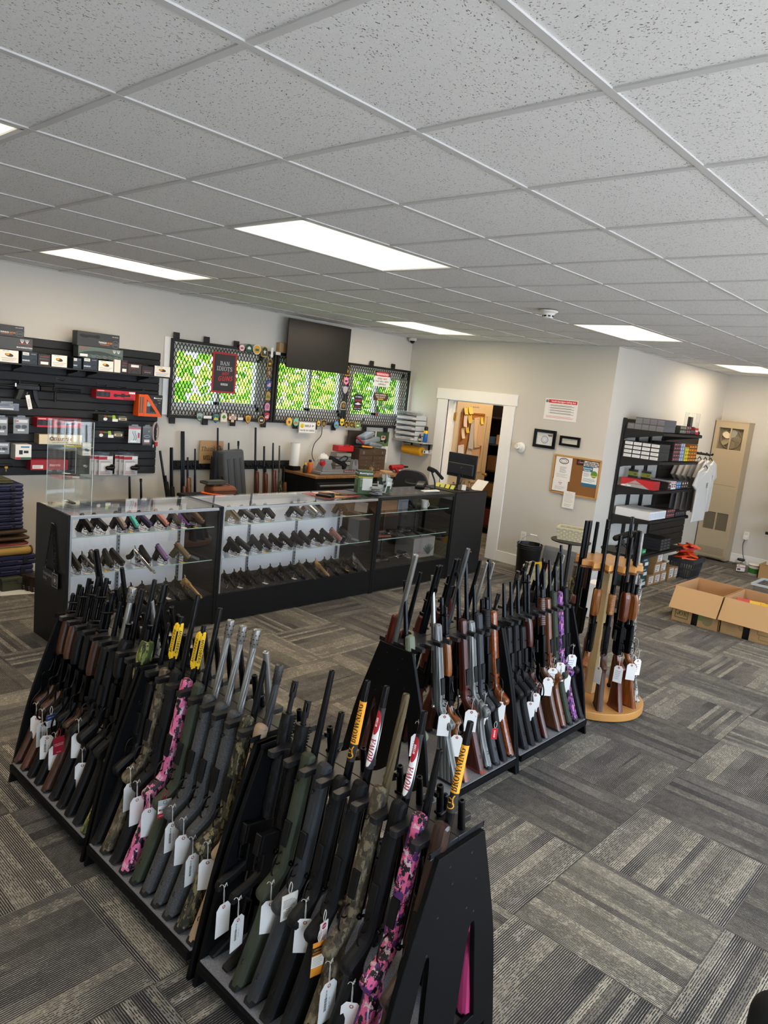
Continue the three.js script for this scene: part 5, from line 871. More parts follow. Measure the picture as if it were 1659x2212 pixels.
// BARRED WINDOWS, PATCHES, TELEVISION
{
const iron=mat('#0a0b0d',0.6);
const panels=[[-3.575,-4.93,'left barred window guard of black expanded metal'],[-4.945,-6.075,'middle barred window guard, partly behind the television'],[-6.09,-7.3,'right barred window guard beside the paper trays']];
panels.forEach(([a,b,label],n)=>{
const t=thing('window_guard',label,'window guard',[-5.215,0,a],QL,'window guards');const w=a-b,y0=1.495,y1=2.3,f=0.03;
add('frame_bar',bb(0,w,y1-f,y1,0,0.028,0.002),iron,t);add('frame_bar',bb(0,w,y0,y0+f,0,0.028,0.002),iron,t);add('frame_bar',bb(0,f,y0+f,y1-f,0,0.028,0.002),iron,t);add('frame_bar',bb(w-f,w,y0+f,y1-f,0,0.028,0.002),iron,t);
const list=[];const cw=0.0415,ch=0.079,th=0.0075,X0=f*0.6,X1=w-f*0.6,Y0=y0+f*0.6,Y1=y1-f*0.6;
const L=Math.hypot(cw/2,ch/2),ang=Math.atan2(ch/2,cw/2);
const base=[1,-1].map((s)=>at(bx(L*1.03,th,0.004),0,0,0.014,0,0,s*ang));
let r=0;for(let y=Y0;y<Y1-ch/4;y+=ch/2,r++)for(let i=0,x=X0;x<X1-cw/4;x+=cw/2,i++)list.push(base[(i+r)%2].clone().translate(x+cw/4,y+ch/4,0));
add('expanded_mesh',list,iron,t).userData.kind='stuff';
const tabs=n===0?[[0.06,1],[0.42,1],[0.8,1],[0.06,-1],[0.46,-1],[0.82,-1],[1.25,-1]]:n===1?[[0.1,1],[1.02,1],[0.36,-1],[0.68,-1],[1.0,-1]]:[[0.44,1],[0.86,1],[0.42,-1],[0.84,-1]];
for(const[x,s]of tabs){const y=s>0?y1:y0;const b2=add('mounting_tab',bb(x-0.034,x+0.034,s>0?y:y-0.062,s>0?y+0.062:y,0,0.012,0.002),iron,t);add('bolt',at(cy(0.007,0.007,0.006,8),x,s>0?y+0.035:y-0.035,0.014,A0),M.gunBlack,b2);}
});

const wp=(label,z,y,w,h)=>{const o=solo('paper_label',bb(0,0.002,-h/2,h/2,-w/2,w/2),M.paper,label,'label');o.position.set(-5.183,y,z);};
wp('white label strip between the mountain patch and the blue shield patch',-4.045,1.52,0.1,0.03);wp('white label strip right of the orange maltese patch',-4.475,1.52,0.07,0.03);wp('white upright label by the star patch over the window',-4.85,2.29,0.03,0.11);wp('white label strip left of the television',-4.94,2.29,0.07,0.035);
// embroidered patches
 const shapes={
round:[[0.5,0],[0.354,0.354],[0,0.5],[-0.354,0.354],[-0.5,0],[-0.354,-0.354],[0,-0.5],[0.354,-0.354]],
oval:[[0.46,0],[0.32,0.354],[0,0.5],[-0.32,0.354],[-0.46,0],[-0.32,-0.354],[0,-0.5],[0.32,-0.354]],
shield:[[-0.46,0.4,1],[-0.2,0.44],[0,0.5],[0.2,0.44],[0.46,0.4,1],[0.46,0.05],[0.3,-0.28],[0,-0.5,1],[-0.3,-0.28],[-0.46,0.05]],
tomb:[[-0.45,-0.5,1],[0.45,-0.5,1],[0.45,0.15],[0.3,0.4],[0,0.5],[-0.3,0.4],[-0.45,0.15]],
badge:[[0,0.5,1],[0.2,0.34],[0.48,0.38,1],[0.4,0.05],[0.44,-0.2],[0.2,-0.36],[0,-0.5,1],[-0.2,-0.36],[-0.44,-0.2],[-0.4,0.05],[-0.48,0.38,1],[-0.2,0.34]],
cross:[[-0.2,0.5,1],[0.2,0.5,1],[0.2,0.22],[0.5,0.2,1],[0.5,-0.2,1],[0.2,-0.22],[0.2,-0.5,1],[-0.2,-0.5,1],[-0.2,-0.22],[-0.5,-0.2,1],[-0.5,0.2,1],[-0.2,0.22]],
};
const motifs={
star:(g,c)=>{g.fillStyle=c;g.beginPath();for(let k=0;k<10;k++){const r=k%2?12:30,a=k*Math.PI/5-A0;g.lineTo(60+r*Math.cos(a),64+r*Math.sin(a));}g.fill();},
tree:(g,c)=>{fill(g,'#5a3a24',56,62,8,24);g.fillStyle=c;for(const[x,y,r]of[[60,50,18],[46,58,14],[74,58,14]]){g.beginPath();g.arc(x,y,r,0,7);g.fill();}},
flag:(g)=>{fill(g,'#2e4a86',28,40,26,20);for(let k=0;k<6;k++)fill(g,k%2?'#f0e8e6':'#c0323e',k<3?54:28,40+k*7,k<3?38:64,7);},
hill:(g,c)=>{g.fillStyle=c;g.beginPath();g.moveTo(18,84);g.lineTo(48,44);g.lineTo(62,62);g.lineTo(76,50);g.lineTo(102,84);g.fill();},
ring:(g,c)=>{g.strokeStyle=c;g.lineWidth=7;g.beginPath();g.arc(60,62,22,0,7);g.stroke();g.fillStyle=c;g.beginPath();g.arc(60,62,9,0,7);g.fill();},
bar:(g,c)=>{fill(g,c,34,52,52,26);},
};
const patch=(label,z0,z1,y0,y1,shape,edge,field,motif,mc,word)=>{
const w=Math.abs(z0-z1),h=y1-y0,key='patch'+prints.size;
const pr=print(key,120,120,(g)=>{fill(g,field,0,0,120,120);motifs[motif](g,mc);if(word)txt(g,word,60,24,16,mc);});
const t=thing('embroidered_patch',label,'patch',[-5.178,(y0+y1)/2,(z0+z1)/2],QL,'embroidered patches on the window guards');
const k=shapes[shape].map((p)=>[p[0]*w,p[1]*h,p[2]]),k2=k.map((p)=>[p[0]*0.84,p[1]*0.84,p[2]]);
add('border',plate(k,0.004,0.001,4,1),mat(edge,0.8),t);
const g=plate(k2,0.003,0,4,1),p=g.attributes.position,uv=g.attributes.uv;for(let i=0;i<p.count;i++)uv.setXY(i,pr.u0+(pr.u1-pr.u0)*(p.getX(i)/w+0.5),pr.v0+(pr.v1-pr.v0)*(p.getY(i)/h+0.5));
add('emblem',g.translate(0,0,0.0022),pr.m,t);
};
patch('small round red and white patch at the top of the left guard',-4.387,-4.467,2.256,2.338,'round','#b02a3a','#efe6e2','bar','#b02a3a');
patch('round dark green patch with a white bird at the top of the left guard',-4.474,-4.574,2.249,2.349,'round','#1c5a44','#174a3a','tree','#e6ece8');
patch('round white and gold patch at the top of the left guard',-4.577,-4.688,2.246,2.356,'round','#efe9d8','#d9a62e','bar','#2f5a40');
patch('black and gold patch with a white star at the top of the left guard',-4.693,-4.789,2.232,2.348,'tomb','#c8a43a','#2a2c24','star','#eef0f0');
patch('black and gold patch uppermost in the left column',-4.79,-4.861,2.117,2.218,'tomb','#c8982e','#1d1b16','bar','#dcb24a');
patch('brown star shaped badge patch second in the left column',-4.79,-4.864,2.012,2.109,'badge','#b9782c','#3a2a1c','ring','#dfd8c8');
patch('blue patch with stars and stripes third in the left column',-4.792,-4.877,1.872,1.984,'badge','#2e4a86','#3c5aa0','flag','#fff');
patch('green and brown landscape patch fourth in the left column',-4.792,-4.876,1.74,1.86,'tomb','#4c4420','#b08a4a','hill','#4f7a2c');
patch('pink and navy badge patch fifth in the left column',-4.79,-4.88,1.622,1.73,'tomb','#2c3050','#d890a8','ring','#3a3a68');
patch('red and black shield patch lowest in the left column',-4.792,-4.885,1.51,1.619,'shield','#1a1a1c','#b92c36','flag','#eee');
patch('grey green shield patch with a mountain, first under the left guard',-3.896,-3.988,1.468,1.571,'shield','#39453e','#9fb0ac','hill','#4c6a52');
patch('navy and teal shield patch under the left guard',-4.099,-4.198,1.461,1.571,'shield','#232b4c','#2f6a70','hill','#d8c84a','POLICE');
patch('cream patch with a green tree under the left guard',-4.2,-4.3,1.471,1.585,'tomb','#b9a88c','#efe6d2','tree','#4f8a34');
patch('orange and white maltese cross patch under the left guard',-4.311,-4.42,1.475,1.576,'cross','#c26a2a','#eadfce','ring','#6a4a40');
patch('dark gold shield patch under the left guard',-4.53,-4.622,1.468,1.575,'shield','#2a1d12','#d9a638','ring','#3a2614');
patch('round gold and navy patch at the right end under the left guard',-4.716,-4.813,1.474,1.563,'round','#c8a03a','#1f2638','bar','#d8d8d8');
patch('round gold patch with a purple star left of the smile sign',-5.126,-5.232,1.462,1.57,'oval','#d99a2c','#e8c25a','star','#4a3470');
patch('oval sea green patch just left of the smile sign',-5.236,-5.333,1.466,1.569,'oval','#5fa488','#8cc4a6','hill','#b8703a');
patch('small gold oval patch right of the smile sign',-5.615,-5.686,1.473,1.556,'oval','#3a2c18','#d8b04a','bar','#6a5020');
patch('black and tan shield patch above the dangling cable',-5.69,-5.79,1.464,1.565,'shield','#c0a878','#2c2420','ring','#d8b070');
patch('blue oval patch with a green hill under the middle guard',-5.907,-6.002,1.46,1.557,'oval','#3a62a4','#7aa4c8','hill','#4c8a3c');
patch('yellow pointed badge patch at the joint of two guards',-6.01,-6.092,1.492,1.602,'badge','#caa22c','#efd24a','bar','#3a6a3c');
patch('black patch with a gold star under the right guard',-6.098,-6.173,1.465,1.563,'shield','#d0a830','#221f18','star','#e8c040');
patch('round black patch with a gold ring under the right guard',-6.18,-6.276,1.48,1.557,'round','#caa028','#26221a','ring','#e8c848');
patch('gold and green patch last under the right guard',-6.288,-6.396,1.472,1.555,'round','#d4a82e','#4f8a54','bar','#e4ecd8');
patch('gold and black patch uppermost right of the television',-6.023,-6.108,2.133,2.256,'tomb','#caa22c','#2a241a','star','#e8c848');
patch('pink patch with a dark emblem in the right column',-6.008,-6.108,2.01,2.128,'badge','#c85a78','#e8a0b4','bar','#5a2a3a');
patch('grey lilac shield patch in the right column',-6.008,-6.106,1.9,2.006,'shield','#7a7a94','#b4b4c8','ring','#c8a83c');
patch('black and gold patch lowest in the right column',-6.0,-6.1,1.7,1.807,'tomb','#d0c8b0','#1c1a18','ring','#d8a83c','POLICE');
// signs on the guards
 const signB=(name,label,z0,z1,y0,y1,pr,edge,x=-5.178)=>{const w=Math.abs(z0-z1),h=y1-y0;const t=thing(name,label,'sign',[x,(y0+y1)/2,(z0+z1)/2],QL);add('board',rb(w,h,0.004,0.0015),mat(edge,0.5),t);const s=add('lettering',sheet(pr,w*0.985,h*0.985),pr.m,t);s.position.z=0.0025;return t;};
signB('tin_sign','black sign with red border reading ban idiots, not guns',-4.062,-4.375,1.79,2.222,print('ban',230,320,(g,w,h)=>{fill(g,'#b3202c',0,0,w,h);fill(g,'#2b292a',16,14,w-32,h-28);txt(g,'BAN',115,84,44,'#cfd4da','serif','');txt(g,'IDIOTS',115,128,46,'#cfd4da','serif','','center',150);g.save();g.translate(115,166);g.rotate(-0.06);txt(g,'NOT',8,0,34,'#c8232e','sans-serif','italic bold');txt(g,'GUNS',6,40,52,'#c8232e','sans-serif','italic bold');g.restore();fill(g,'#d8d4d0',86,244,66,16);txt(g,'THE SHOP',119,252,12,'#222');}),'#8c1a24');
signB('warning_sign','white warning sign with red oval on the right guard',-6.57,-6.878,2.042,2.243,print('warn',250,190,(g,w,h)=>{fill(g,'#efeeec',0,0,w,h);fill(g,'#1d1b1c',0,0,w,60);g.fillStyle='#c9202c';g.beginPath();g.ellipse(125,34,116,30,0,0,7);g.fill();txt(g,'WARNING',125,36,40,'#fff','sans-serif','bold','center',190);txt(g,'DOES',88,92,30,'#3a3432');txt(g,'NOT',170,92,30,'#b83a3a');txt(g,'PLAY WELL WITH',125,126,26,'#3a3432','sans-serif','bold','center',220);txt(g,'LIBERALS',125,160,28,'#3a3432','sans-serif','bold','center',200);}),'#e4e2de');
signB('bumper_sticker','tall dark sticker with SURE in red on the right guard',-6.232,-6.38,1.707,1.912,print('sure',120,240,(g,w,h)=>{fill(g,'#1c2034',0,0,w,h);txt(g,'1776%',60,36,32,'#efece8','sans-serif','bold','center',104);txt(g,'SURE',60,90,42,'#c23444','sans-serif','bold','center',100);g.fillStyle='#e8e6e4';g.beginPath();g.moveTo(10,146);g.lineTo(60,118);g.lineTo(110,146);g.lineTo(60,158);g.fill();txt(g,'NO ONE',60,184,24,'#c23444');txt(g,'WILL TAKE',60,212,20,'#efece8');}),'#141828');
signB('bumper_sticker','small brown sticker with two lines of lettering on the right guard',-6.585,-6.86,1.857,1.957,print('own',240,100,(g,w,h)=>{fill(g,'#4a2c26',0,0,w,h);txt(g,'GUN OWNERS',120,24,28,'#efe2d8','sans-serif','bold','center',200);txt(g,'TWO RIGHTS',120,54,26,'#efe2d8','sans-serif','bold','center',190);fill(g,'#c8b02a',70,72,100,18);}),'#3a221c');
signB('smile_sign','white sign with a yellow smiley, you are on camera',-5.33,-5.602,1.385,1.525,print('smile',280,150,(g,w,h)=>{fill(g,'#f2f0ec',0,0,w,h);g.strokeStyle='#444';g.lineWidth=3;g.strokeRect(6,6,w-12,h-12);g.fillStyle='#f0d42a';g.beginPath();g.arc(50,52,30,0,7);g.fill();g.strokeStyle='#2a2410';g.lineWidth=4;g.beginPath();g.arc(50,54,17,0.3,2.84);g.stroke();g.fillStyle='#2a2410';g.fillRect(40,40,5,9);g.fillRect(56,40,5,9);txt(g,'SMILE',145,52,40,'#222','sans-serif','bold','center',108);fill(g,'#444',214,44,34,9);fill(g,'#444',218,53,8,14);txt(g,"YOU'RE ON CAMERA",140,112,30,'#222','sans-serif','bold','center',240);}),'#e4e2dc',-5.17);
{const t=thing('folding_knife','small white, grey and red knife hung on the right guard','knife',[-5.175,1.73,-6.68],QL);add('handle',rb(0.02,0.1,0.012,0.004,0,0.01,0),mat('#3a3a3c',0.5),t);add('blade',plate([[-0.01,0.06,1],[0.01,0.06,1],[0.006,0.11],[-0.006,0.12,1]],0.003,0,2,1),M.paper,t);add('red_tip',rb(0.024,0.03,0.014,0.004,-0.004,-0.055,0),M.red,t);}
{const t=thing('dark_tassel','small dark green bottle tied to the lower edge of the right guard','trinket',[-5.175,1.58,-6.42],QL);add('body',at(new THREE.CapsuleGeometry(0.012,0.05,3,8),0,0,0,0,0,-0.7),mat('#1e3a34',0.5),t);add('loop',tube([[0.02,0.02,0],[0.03,0.04,0],[0.035,0.02,0]],0.002,4,8),M.black,t);}
// television on an arm
 const tv=thing('television','large flat black television mounted high in front of the windows','television',[-5.1,2.148,-5.49],QL);
add('screen',rb(0.985,0.55,0.012,0.003,0,0.275,0),mat('#060607',0.38),tv);add('bezel',[bx(0.99,0.006,0.016,0,0.001,0.0),bx(0.99,0.006,0.016,0,0.549,0),bx(0.006,0.55,0.016,-0.493,0.275,0),bx(0.006,0.55,0.016,0.493,0.275,0)],mat('#141417',0.35),tv);add('logo',bx(0.03,0.005,0.001,0.0,0.006,0.0085),M.steel,tv);
add('back_housing',rb(0.7,0.35,0.04,0.01,0,0.24,-0.026),mat('#111113',0.6),tv);add('wall_bracket',[bx(0.3,0.2,0.02,0,0.3,-0.104),bx(0.05,0.08,0.06,0,0.3,-0.07)],M.black,tv);
add('cables',[tube([[0.02,0.02,-0.03],[0.03,-0.06,-0.02],[0.06,-0.08,-0.02],[0.07,-0.03,-0.03]],0.006,6,16),tube([[-0.22,0.02,-0.03],[-0.23,-0.05,-0.03],[-0.22,-0.09,-0.03]],0.005,6,10)],M.black,tv);
{const t=thing('junction_box','small beige wall box left of the television','box',[-5.235,2.36,-5.0],QL);add('box',rb(0.1,0.11,0.06,0.004,0,0,0.03),mat('#b9996a',0.6),t);add('cover',rb(0.045,0.112,0.064,0.004,0.028,0,0.031),mat('#a5855a',0.6),t);}
{const t=thing('power_cable','dark cable hanging from the window guard down to the workbench','cable');add('cord',tube([[-5.19,1.47,-5.73],[-5.19,1.36,-5.72],[-5.19,1.25,-5.62],[-5.16,1.1,-5.58],[-5.05,0.97,-5.62]],0.005,6,30),M.black,t);add('cord',tube([[-5.19,1.49,-6.5],[-5.2,1.42,-6.44],[-5.2,1.36,-6.45]],0.004,6,12),M.black,t);}

{const t=thing('security_camera','white dome security camera high in the corner by the door wall','camera',[-5.15,2.743,-7.22],0);add('base',lathe([[0,0],[0.055,0],[0.055,-0.03],[0.045,-0.04],[0,-0.04]],20),M.white,t);add('dome',at(new THREE.SphereGeometry(0.036,14,8,0,6.3,A0,A0),0,-0.04,0),M.blackGloss,t);}
}
// WALL RAIL WITH GUNS, BEHIND THE COUNTER
{
const rail=thing('wall_gun_rail','black moulded gun rail along the wall behind the counter','gun rail',[-5.235,0.945,-3.68],QL);
add('rail_board',rb(1.64,0.1,0.02,0.004,0.82,0.05,0.01),mat('#101113',0.6),rail);
for(let i=0;i<16;i++)add('barrel_clip',[bx(0.012,0.02,0.06,0.06+i*0.1-0.024,0.04,0.05),bx(0.012,0.02,0.06,0.06+i*0.1+0.024,0.04,0.05),bx(0.06,0.04,0.012,0.06+i*0.1,0.055,0.026)],mat('#17181a',0.55),rail);
const fl=thing('floor_gun_rail','low black board holding gun butts behind the counter','gun rail',[-5.2,0,-3.5],QL);add('board',bb(0,1.95,0,0.1,0.02,0.3,0.004),M.blackMatte,fl);add('lip',bb(0,1.95,0.1,0.14,0.27,0.3,0.003),M.blackMatte,fl);
const gs=[[-3.6,1.19,doubleGun,'double_shotgun','thin plain black barrel, first at the left end',{stock:STK.black}],[-3.74,1.36,doubleGun,'double_shotgun','wide double barrelled shotgun with brown stock',{side:true,stock:STK.red}],[-3.8,1.09,boltRifle,'bolt_rifle','short rifle with orange brown stock',{stock:STK.honey,F:0.78}],[-3.89,1.18,boltRifle,'bolt_rifle','dark rifle with brown stock left of the paper sign',{stock:STK.brown,F:0.62}],[-4.176,1.41,boltRifle,'bolt_rifle','tall military rifle wooden to near its muzzle',{stock:STK.walnut,F:1.12}],[-4.32,1.25,boltRifle,'bolt_rifle','thin dark green barrel behind the grey case',{stock:STK.olive,F:0.7}],[-4.45,1.22,arRifle,'tactical_rifle','black tactical rifle right of the grey case',{h1:0.86}],[-4.688,1.43,shotgun,'pump_shotgun','tallest long shotgun with red brown forend',{stock:STK.red,f0:0.58,f1:0.84,rib:false}],[-4.814,1.22,shotgun,'pump_shotgun','short shotgun with red brown stock',{stock:STK.red,f0:0.56,f1:0.82,rib:false}],[-4.945,1.26,boltRifle,'bolt_rifle','slim rifle with a red brown stock',{stock:STK.red,F:0.85}],[-5.04,1.23,boltRifle,'bolt_rifle','mossy camouflage rifle',{stock:STK.darkCamo,barrel:STK.darkCamo,F:0.72}],[-5.115,0.985,boltRifle,'bolt_rifle','rifle with brown stock under the paper roll',{stock:STK.honey,F:0.7}]];
gs.forEach(([z,y,f,n,look,o])=>{const lean=0.1;o.L=(y-0.105)/Math.cos(lean);placeGun(f,n,look+', on the rail behind the counter',o,[-5.04,0.106,z],0,lean,'guns on the wall rail');});
const pr=print('thanks',300,240,(g,w,h)=>{fill(g,'#b08a5e',0,0,w,h);txt(g,"Thank's a",150,86,64,'#14110e','serif','italic','center',280);txt(g,'MILLION',160,178,68,'#14110e','sans-serif','bold','center',230);});
{const t=thing('thank_you_sign',"kraft paper sign with handwritten thanks behind the guns",'sign',[-5.19,1.14,-4.125],QL);add('board',rb(0.3,0.25,0.006,0.001),mat('#a37d52',0.85),t);const s=add('lettering',sheet(pr,0.298,0.248),pr.m,t);s.position.z=0.0035;}

{const t=thing('paper_towel_roll','white paper towel roll standing above the gun rail','paper roll',[-5.1,1.0,-5.24],0);add('roll',lathe([[0.02,0],[0.057,0],[0.058,0.27],[0.02,0.272]],24),mat('#efede7',0.9),t);add('core',lathe([[0.018,0.0],[0.021,0.272],[0.018,0.272]],14),M.card,t);add('holder_plate',rb(0.12,0.05,0.12,0.004,0,-0.027,0),M.blackMatte,t);}

{const t=thing('rifle_case','dark grey ribbed hard rifle case leaning behind the counter','case',[-4.72,0.02,-4.3],QL);t.rotation.set(0,QL,0);const inner=(n,g,m)=>{g.rotateX(-0.09);g.rotateZ(0.1);return add(n,g,m,t);};
inner('shell',rb(0.27,1.2,0.14,0.03,0,0.6,-0.1,3),mat('#4a4c4e',0.6));for(const x of[-0.08,0,0.08])inner('rib',rb(0.03,1.02,0.014,0.006,x,0.6,-0.027),mat('#3f4143',0.6));inner('latch',rb(0.03,0.06,0.03,0.004,-0.13,0.9,-0.08),M.black);inner('handle',tube([[0.13,0.68,-0.1],[0.17,0.66,-0.1],[0.17,0.54,-0.1],[0.13,0.52,-0.1]],0.01,6,14),M.black);}
{const t=thing('rifle_case','dark blue black hard case half hidden behind the grey case','case',[-5.0,0.14,-4.13],QL);add('shell',rb(0.2,1.04,0.08,0.02,0,0.52,0,2),mat('#1b1f2a',0.5),t);add('edge_rail',rb(0.02,0.9,0.09,0.006,-0.1,0.52,0),mat('#0e1016',0.6),t);}

{const t=thing('side_table','low black table behind the counter carrying a leather bag','table',[-4.15,0,-3.45],QL);add('top',rb(0.5,0.03,0.4,0.006,0,0.85,0),M.blackMatte,t);for(const[x,z]of[[-0.22,-0.17],[0.22,-0.17],[-0.22,0.17],[0.22,0.17]])add('leg',bb(x-0.015,x+0.015,0,0.836,z-0.015,z+0.015),M.black,t);}
{const t=thing('leather_bag','rounded tan leather range bag on the table behind the counter','bag',[-4.12,0.866,-3.52],QL);add('body',rb(0.26,0.095,0.19,0.035,0,0.05,0,4),mat('#7c4526',0.55),t);add('piping',at(tube([[-0.12,0,-0.08],[0.12,0,-0.08],[0.12,0,0.09],[-0.12,0,0.09]],0.005,6,40,true),0,0.06,0),mat('#5c3018',0.5),t);add('strap',tube([[-0.1,0.09,0.02],[-0.04,0.115,0.03],[0.05,0.112,0.03],[0.11,0.088,0.02]],0.008,6,14),mat('#69391f',0.5),t);}
{const t=thing('pouch','flat dark grey pouch lying on the leather bag','pouch',[-4.14,0.972,-3.45],QL);add('body',rb(0.21,0.03,0.14,0.012,0,0.017,0,2),mat('#3a3a34',0.8),t);add('flap',rb(0.21,0.008,0.09,0.003,0,0.036,0.02),mat('#45453e',0.8),t);}
{const t=thing('holster','dark leather holster with a bright orange strap beside the bag','holster',[-4.0,0.868,-3.3],QL);add('body',plate([[-0.12,0.02],[0.02,0.04],[0.12,0.0],[0.1,-0.06],[-0.08,-0.05]],0.03,0.01,4).rotateX(-A0).translate(0,0.018,0),mat('#2a211c',0.6),t);add('orange_strap',tube([[-0.07,0.06,0],[0.0,0.045,0.02],[0.09,0.035,0.06],[0.14,0.03,0.09]],0.009,6,14),M.orange,t);}

const lg=placeGun(shotgun,'pump_shotgun','black tactical shotgun leaning against the slatwall end',{L:1.18,f0:0.6,f1:0.86,stock:STK.black,fore:STK.black,ribbed:true,rib:false},[-4.95,0.003,-3.62],0,0.14,'leaning guns');lg.quaternion.premultiply(new THREE.Quaternion().setFromAxisAngle(V(1,0,0),0.14));
placeGun(boltRifle,'bolt_rifle','short black carbine with a front sight, first below the slatwall',{L:0.92,F:0.6},[-4.9,0.003,-3.08],0,0.12,'leaning guns');placeGun(boltRifle,'bolt_rifle','short black carbine, second below the slatwall',{L:0.87,F:0.6,muzzle:'thread'},[-4.9,0.003,-3.2],0,0.12,'leaning guns');
}
// WORKBENCH AND COUNTER TOP
{
const bench=thing('tool_cabinet','black workbench cabinet with a wooden top against the window wall','cabinet',[-5.22,0,-5.17],QL);
add('body',bb(0,1.54,0.03,0.915,0,0.6,0.006),M.blackMatte,bench);add('worktop',bb(-0.01,1.55,0.915,0.945,0,0.615,0.004),wood('#b98a50',0.5),bench);
for(let i=0;i<2;i++)for(let k=0;k<4;k++){const d=add('drawer',rb(0.74,0.19,0.012,0.004,0.39+i*0.76,0.14+k*0.21,0.606),M.black,bench);add('handle',rb(0.66,0.022,0.02,0.005,0.39+i*0.76,0.2+k*0.21,0.62),M.alu,d);}

const v=thing('gun_vise','grey plastic gun maintenance centre holding a black frame on the workbench','gun vise',[-4.8,0.946,-5.68],QL);const gr=mat('#7d7f80',0.6);
add('tray',[rb(0.76,0.035,0.24,0.01,0,0.018,0),rb(0.7,0.02,0.02,0.004,0,0.045,0.1)],gr,v);
add('rest',[plate([[-0.06,0.03,1],[0.06,0.03,1],[0.05,0.1],[0.03,0.17],[0.012,0.1],[-0.012,0.1],[-0.03,0.17],[-0.05,0.1]],0.06,0.01,4).translate(0.28,0,0)],gr,v);
add('clamp',[plate([[-0.09,0.03,1],[0.09,0.03,1],[0.05,0.13],[-0.05,0.13]],0.12,0.01,3).translate(-0.22,0,0),rb(0.12,0.04,0.1,0.008,-0.2,0.15,0)],gr,v);add('clamp_knob',[at(cy(0.03,0.03,0.04,14),-0.29,0.13,0.04,A0)],M.red,v);add('clamp_screw',rod(V(-0.28,0.13,0),V(-0.15,0.14,0.0),0.008),M.steel,v);
add('name_plate',rb(0.18,0.03,0.006,0.002,0.08,0.045,0.125),mat('#5a1a1c',0.4),v);{const pr=print('visename',200,36,(g,w,h)=>{fill(g,'#5a1a1c',0,0,w,h);txt(g,'Best Gun Vise',118,18,20,'#e8d8d0','sans-serif','italic bold');txt(g,'Tipton',30,18,17,'#e8d8d0');});const s=add('lettering',sheet(pr,0.176,0.028),pr.m,v);s.position.set(0.08,0.045,0.1286);}
{const t=thing('pistol_carbine','black pistol carbine clamped in the grey vise','handgun',[-4.78,1.06,-5.66],QL);add('body',at(rb(0.3,0.05,0.04,0.008),0,0.03,0,0,0,-0.35),M.poly,t);add('grip',at(rb(0.05,0.11,0.035,0.01),0.1,-0.01,0,0,0,0.3),M.poly,t);add('sling_loop',tube([[0.02,0.06,0],[0.08,0.1,0.02],[0.16,0.08,0],[0.14,0.03,-0.02]],0.008,6,20),M.black,t);}
{const t=thing('plastic_bag','white plastic bag behind the grey vise','bag',[-5.0,0.946,-5.62],0);const g=new THREE.IcosahedronGeometry(0.1,2),p=g.attributes.position;for(let i=0;i<p.count;i++){const x=p.getX(i),y=p.getY(i),z=p.getZ(i);const k=1+0.35*(vnoise(N16,16,x*60+5,y*60+z*40)- 0.5);p.setXYZ(i,x*k*0.9,Math.max(-0.075,y*k*1.15),z*k);}g.computeVertexNormals();add('body',g.translate(0,0.09,0),mat('#e6e6e6',0.4),t);add('knot',sph(0.018,0,0.205,0,7),mat('#e6e6e6',0.4),t);}
{const t=thing('tool_chest','brown metal machinist tool chest with drawers on the workbench','tool chest',[-4.93,0.946,-6.42],QL);const b=mat('#4b3a2e',0.5,0.2);add('body',rb(0.5,0.29,0.24,0.006,0,0.145,-0.12),b,t);for(let i=0;i<4;i++)for(const s of[-1,1]){const d=add('drawer',rb(0.235,0.042,0.008,0.002,s*0.123,0.028+i*0.048,0.003),mat('#54422f',0.5,0.2),t);add('knob',sph(0.006,s*0.123,0.028+i*0.048,0.011,7),M.steel,d);}add('lid_front',rb(0.49,0.07,0.008,0.003,0,0.246,0.003),mat('#54422f',0.5,0.2),t);add('latch',[rb(0.03,0.04,0.012,0.003,-0.18,0.24,0.01),rb(0.03,0.04,0.012,0.003,0.18,0.24,0.01),at(cy(0.014,0.014,0.01,12),0,0.25,0.01,A0)],M.steel,t);add('lid',rb(0.5,0.2,0.02,0.004,0,0.4,-0.235),mat('#2c231d',0.6),t);}
{const t=thing('bag_pile','grey blue plastic wrapped parts heaped on the tool chest','packages',[-5.02,1.238,-6.38],QL);const c=mat('#7f8890',0.35);[['parcel',0.36,0.06,0.16,0.02,0.1,0.0,0.12],['parcel',0.3,0.05,0.15,0.08,0.05,0.02,-0.1],['parcel',0.24,0.05,0.14,-0.04,0.16,0.01,0.3]].forEach(([n,w,h,d,x,y,z,a])=>add(n,at(rb(w,h,d,0.02,0,0,0,2),x,y,z,0,0.2,a),c,t));add('clear_box',rb(0.2,0.08,0.12,0.006,0.16,0.041,0.04),M.clear,t);add('orange_tool',rod(V(-0.18,0.03,0.1),V(-0.02,0.02,0.12),0.012),mat('#d98a2c',0.5),t);add('red_grip',rod(V(-0.24,0.14,0.05),V(-0.12,0.05,0.08),0.014),mat('#8c2430',0.5),t);}
{const t=thing('red_case','small bright red plastic case left of the tool chest','case',[-5.0,1.186,-6.0],QL);add('body',rb(0.27,0.075,0.12,0.012,0,0.038,-0.06,2),mat('#c01c22',0.4),t);add('handle',tube([[-0.05,0.07,0],[-0.04,0.085,0.01],[0.04,0.085,0.01],[0.05,0.07,0]],0.006,6,10),mat('#a0161c',0.4),t);}
{const t=thing('parts_organizer','clear plastic parts organiser under the red case','organizer',[-5.0,0.946,-5.98],QL);add('shell',rb(0.28,0.235,0.13,0.006,0,0.12,-0.065),M.clear,t);for(let i=0;i<4;i++)add('drawer',rb(0.26,0.045,0.11,0.004,0,0.032+i*0.055,-0.065),mat(['#8c8f92','#a4a29a','#77808a','#9a948c'][i],0.4),t);}
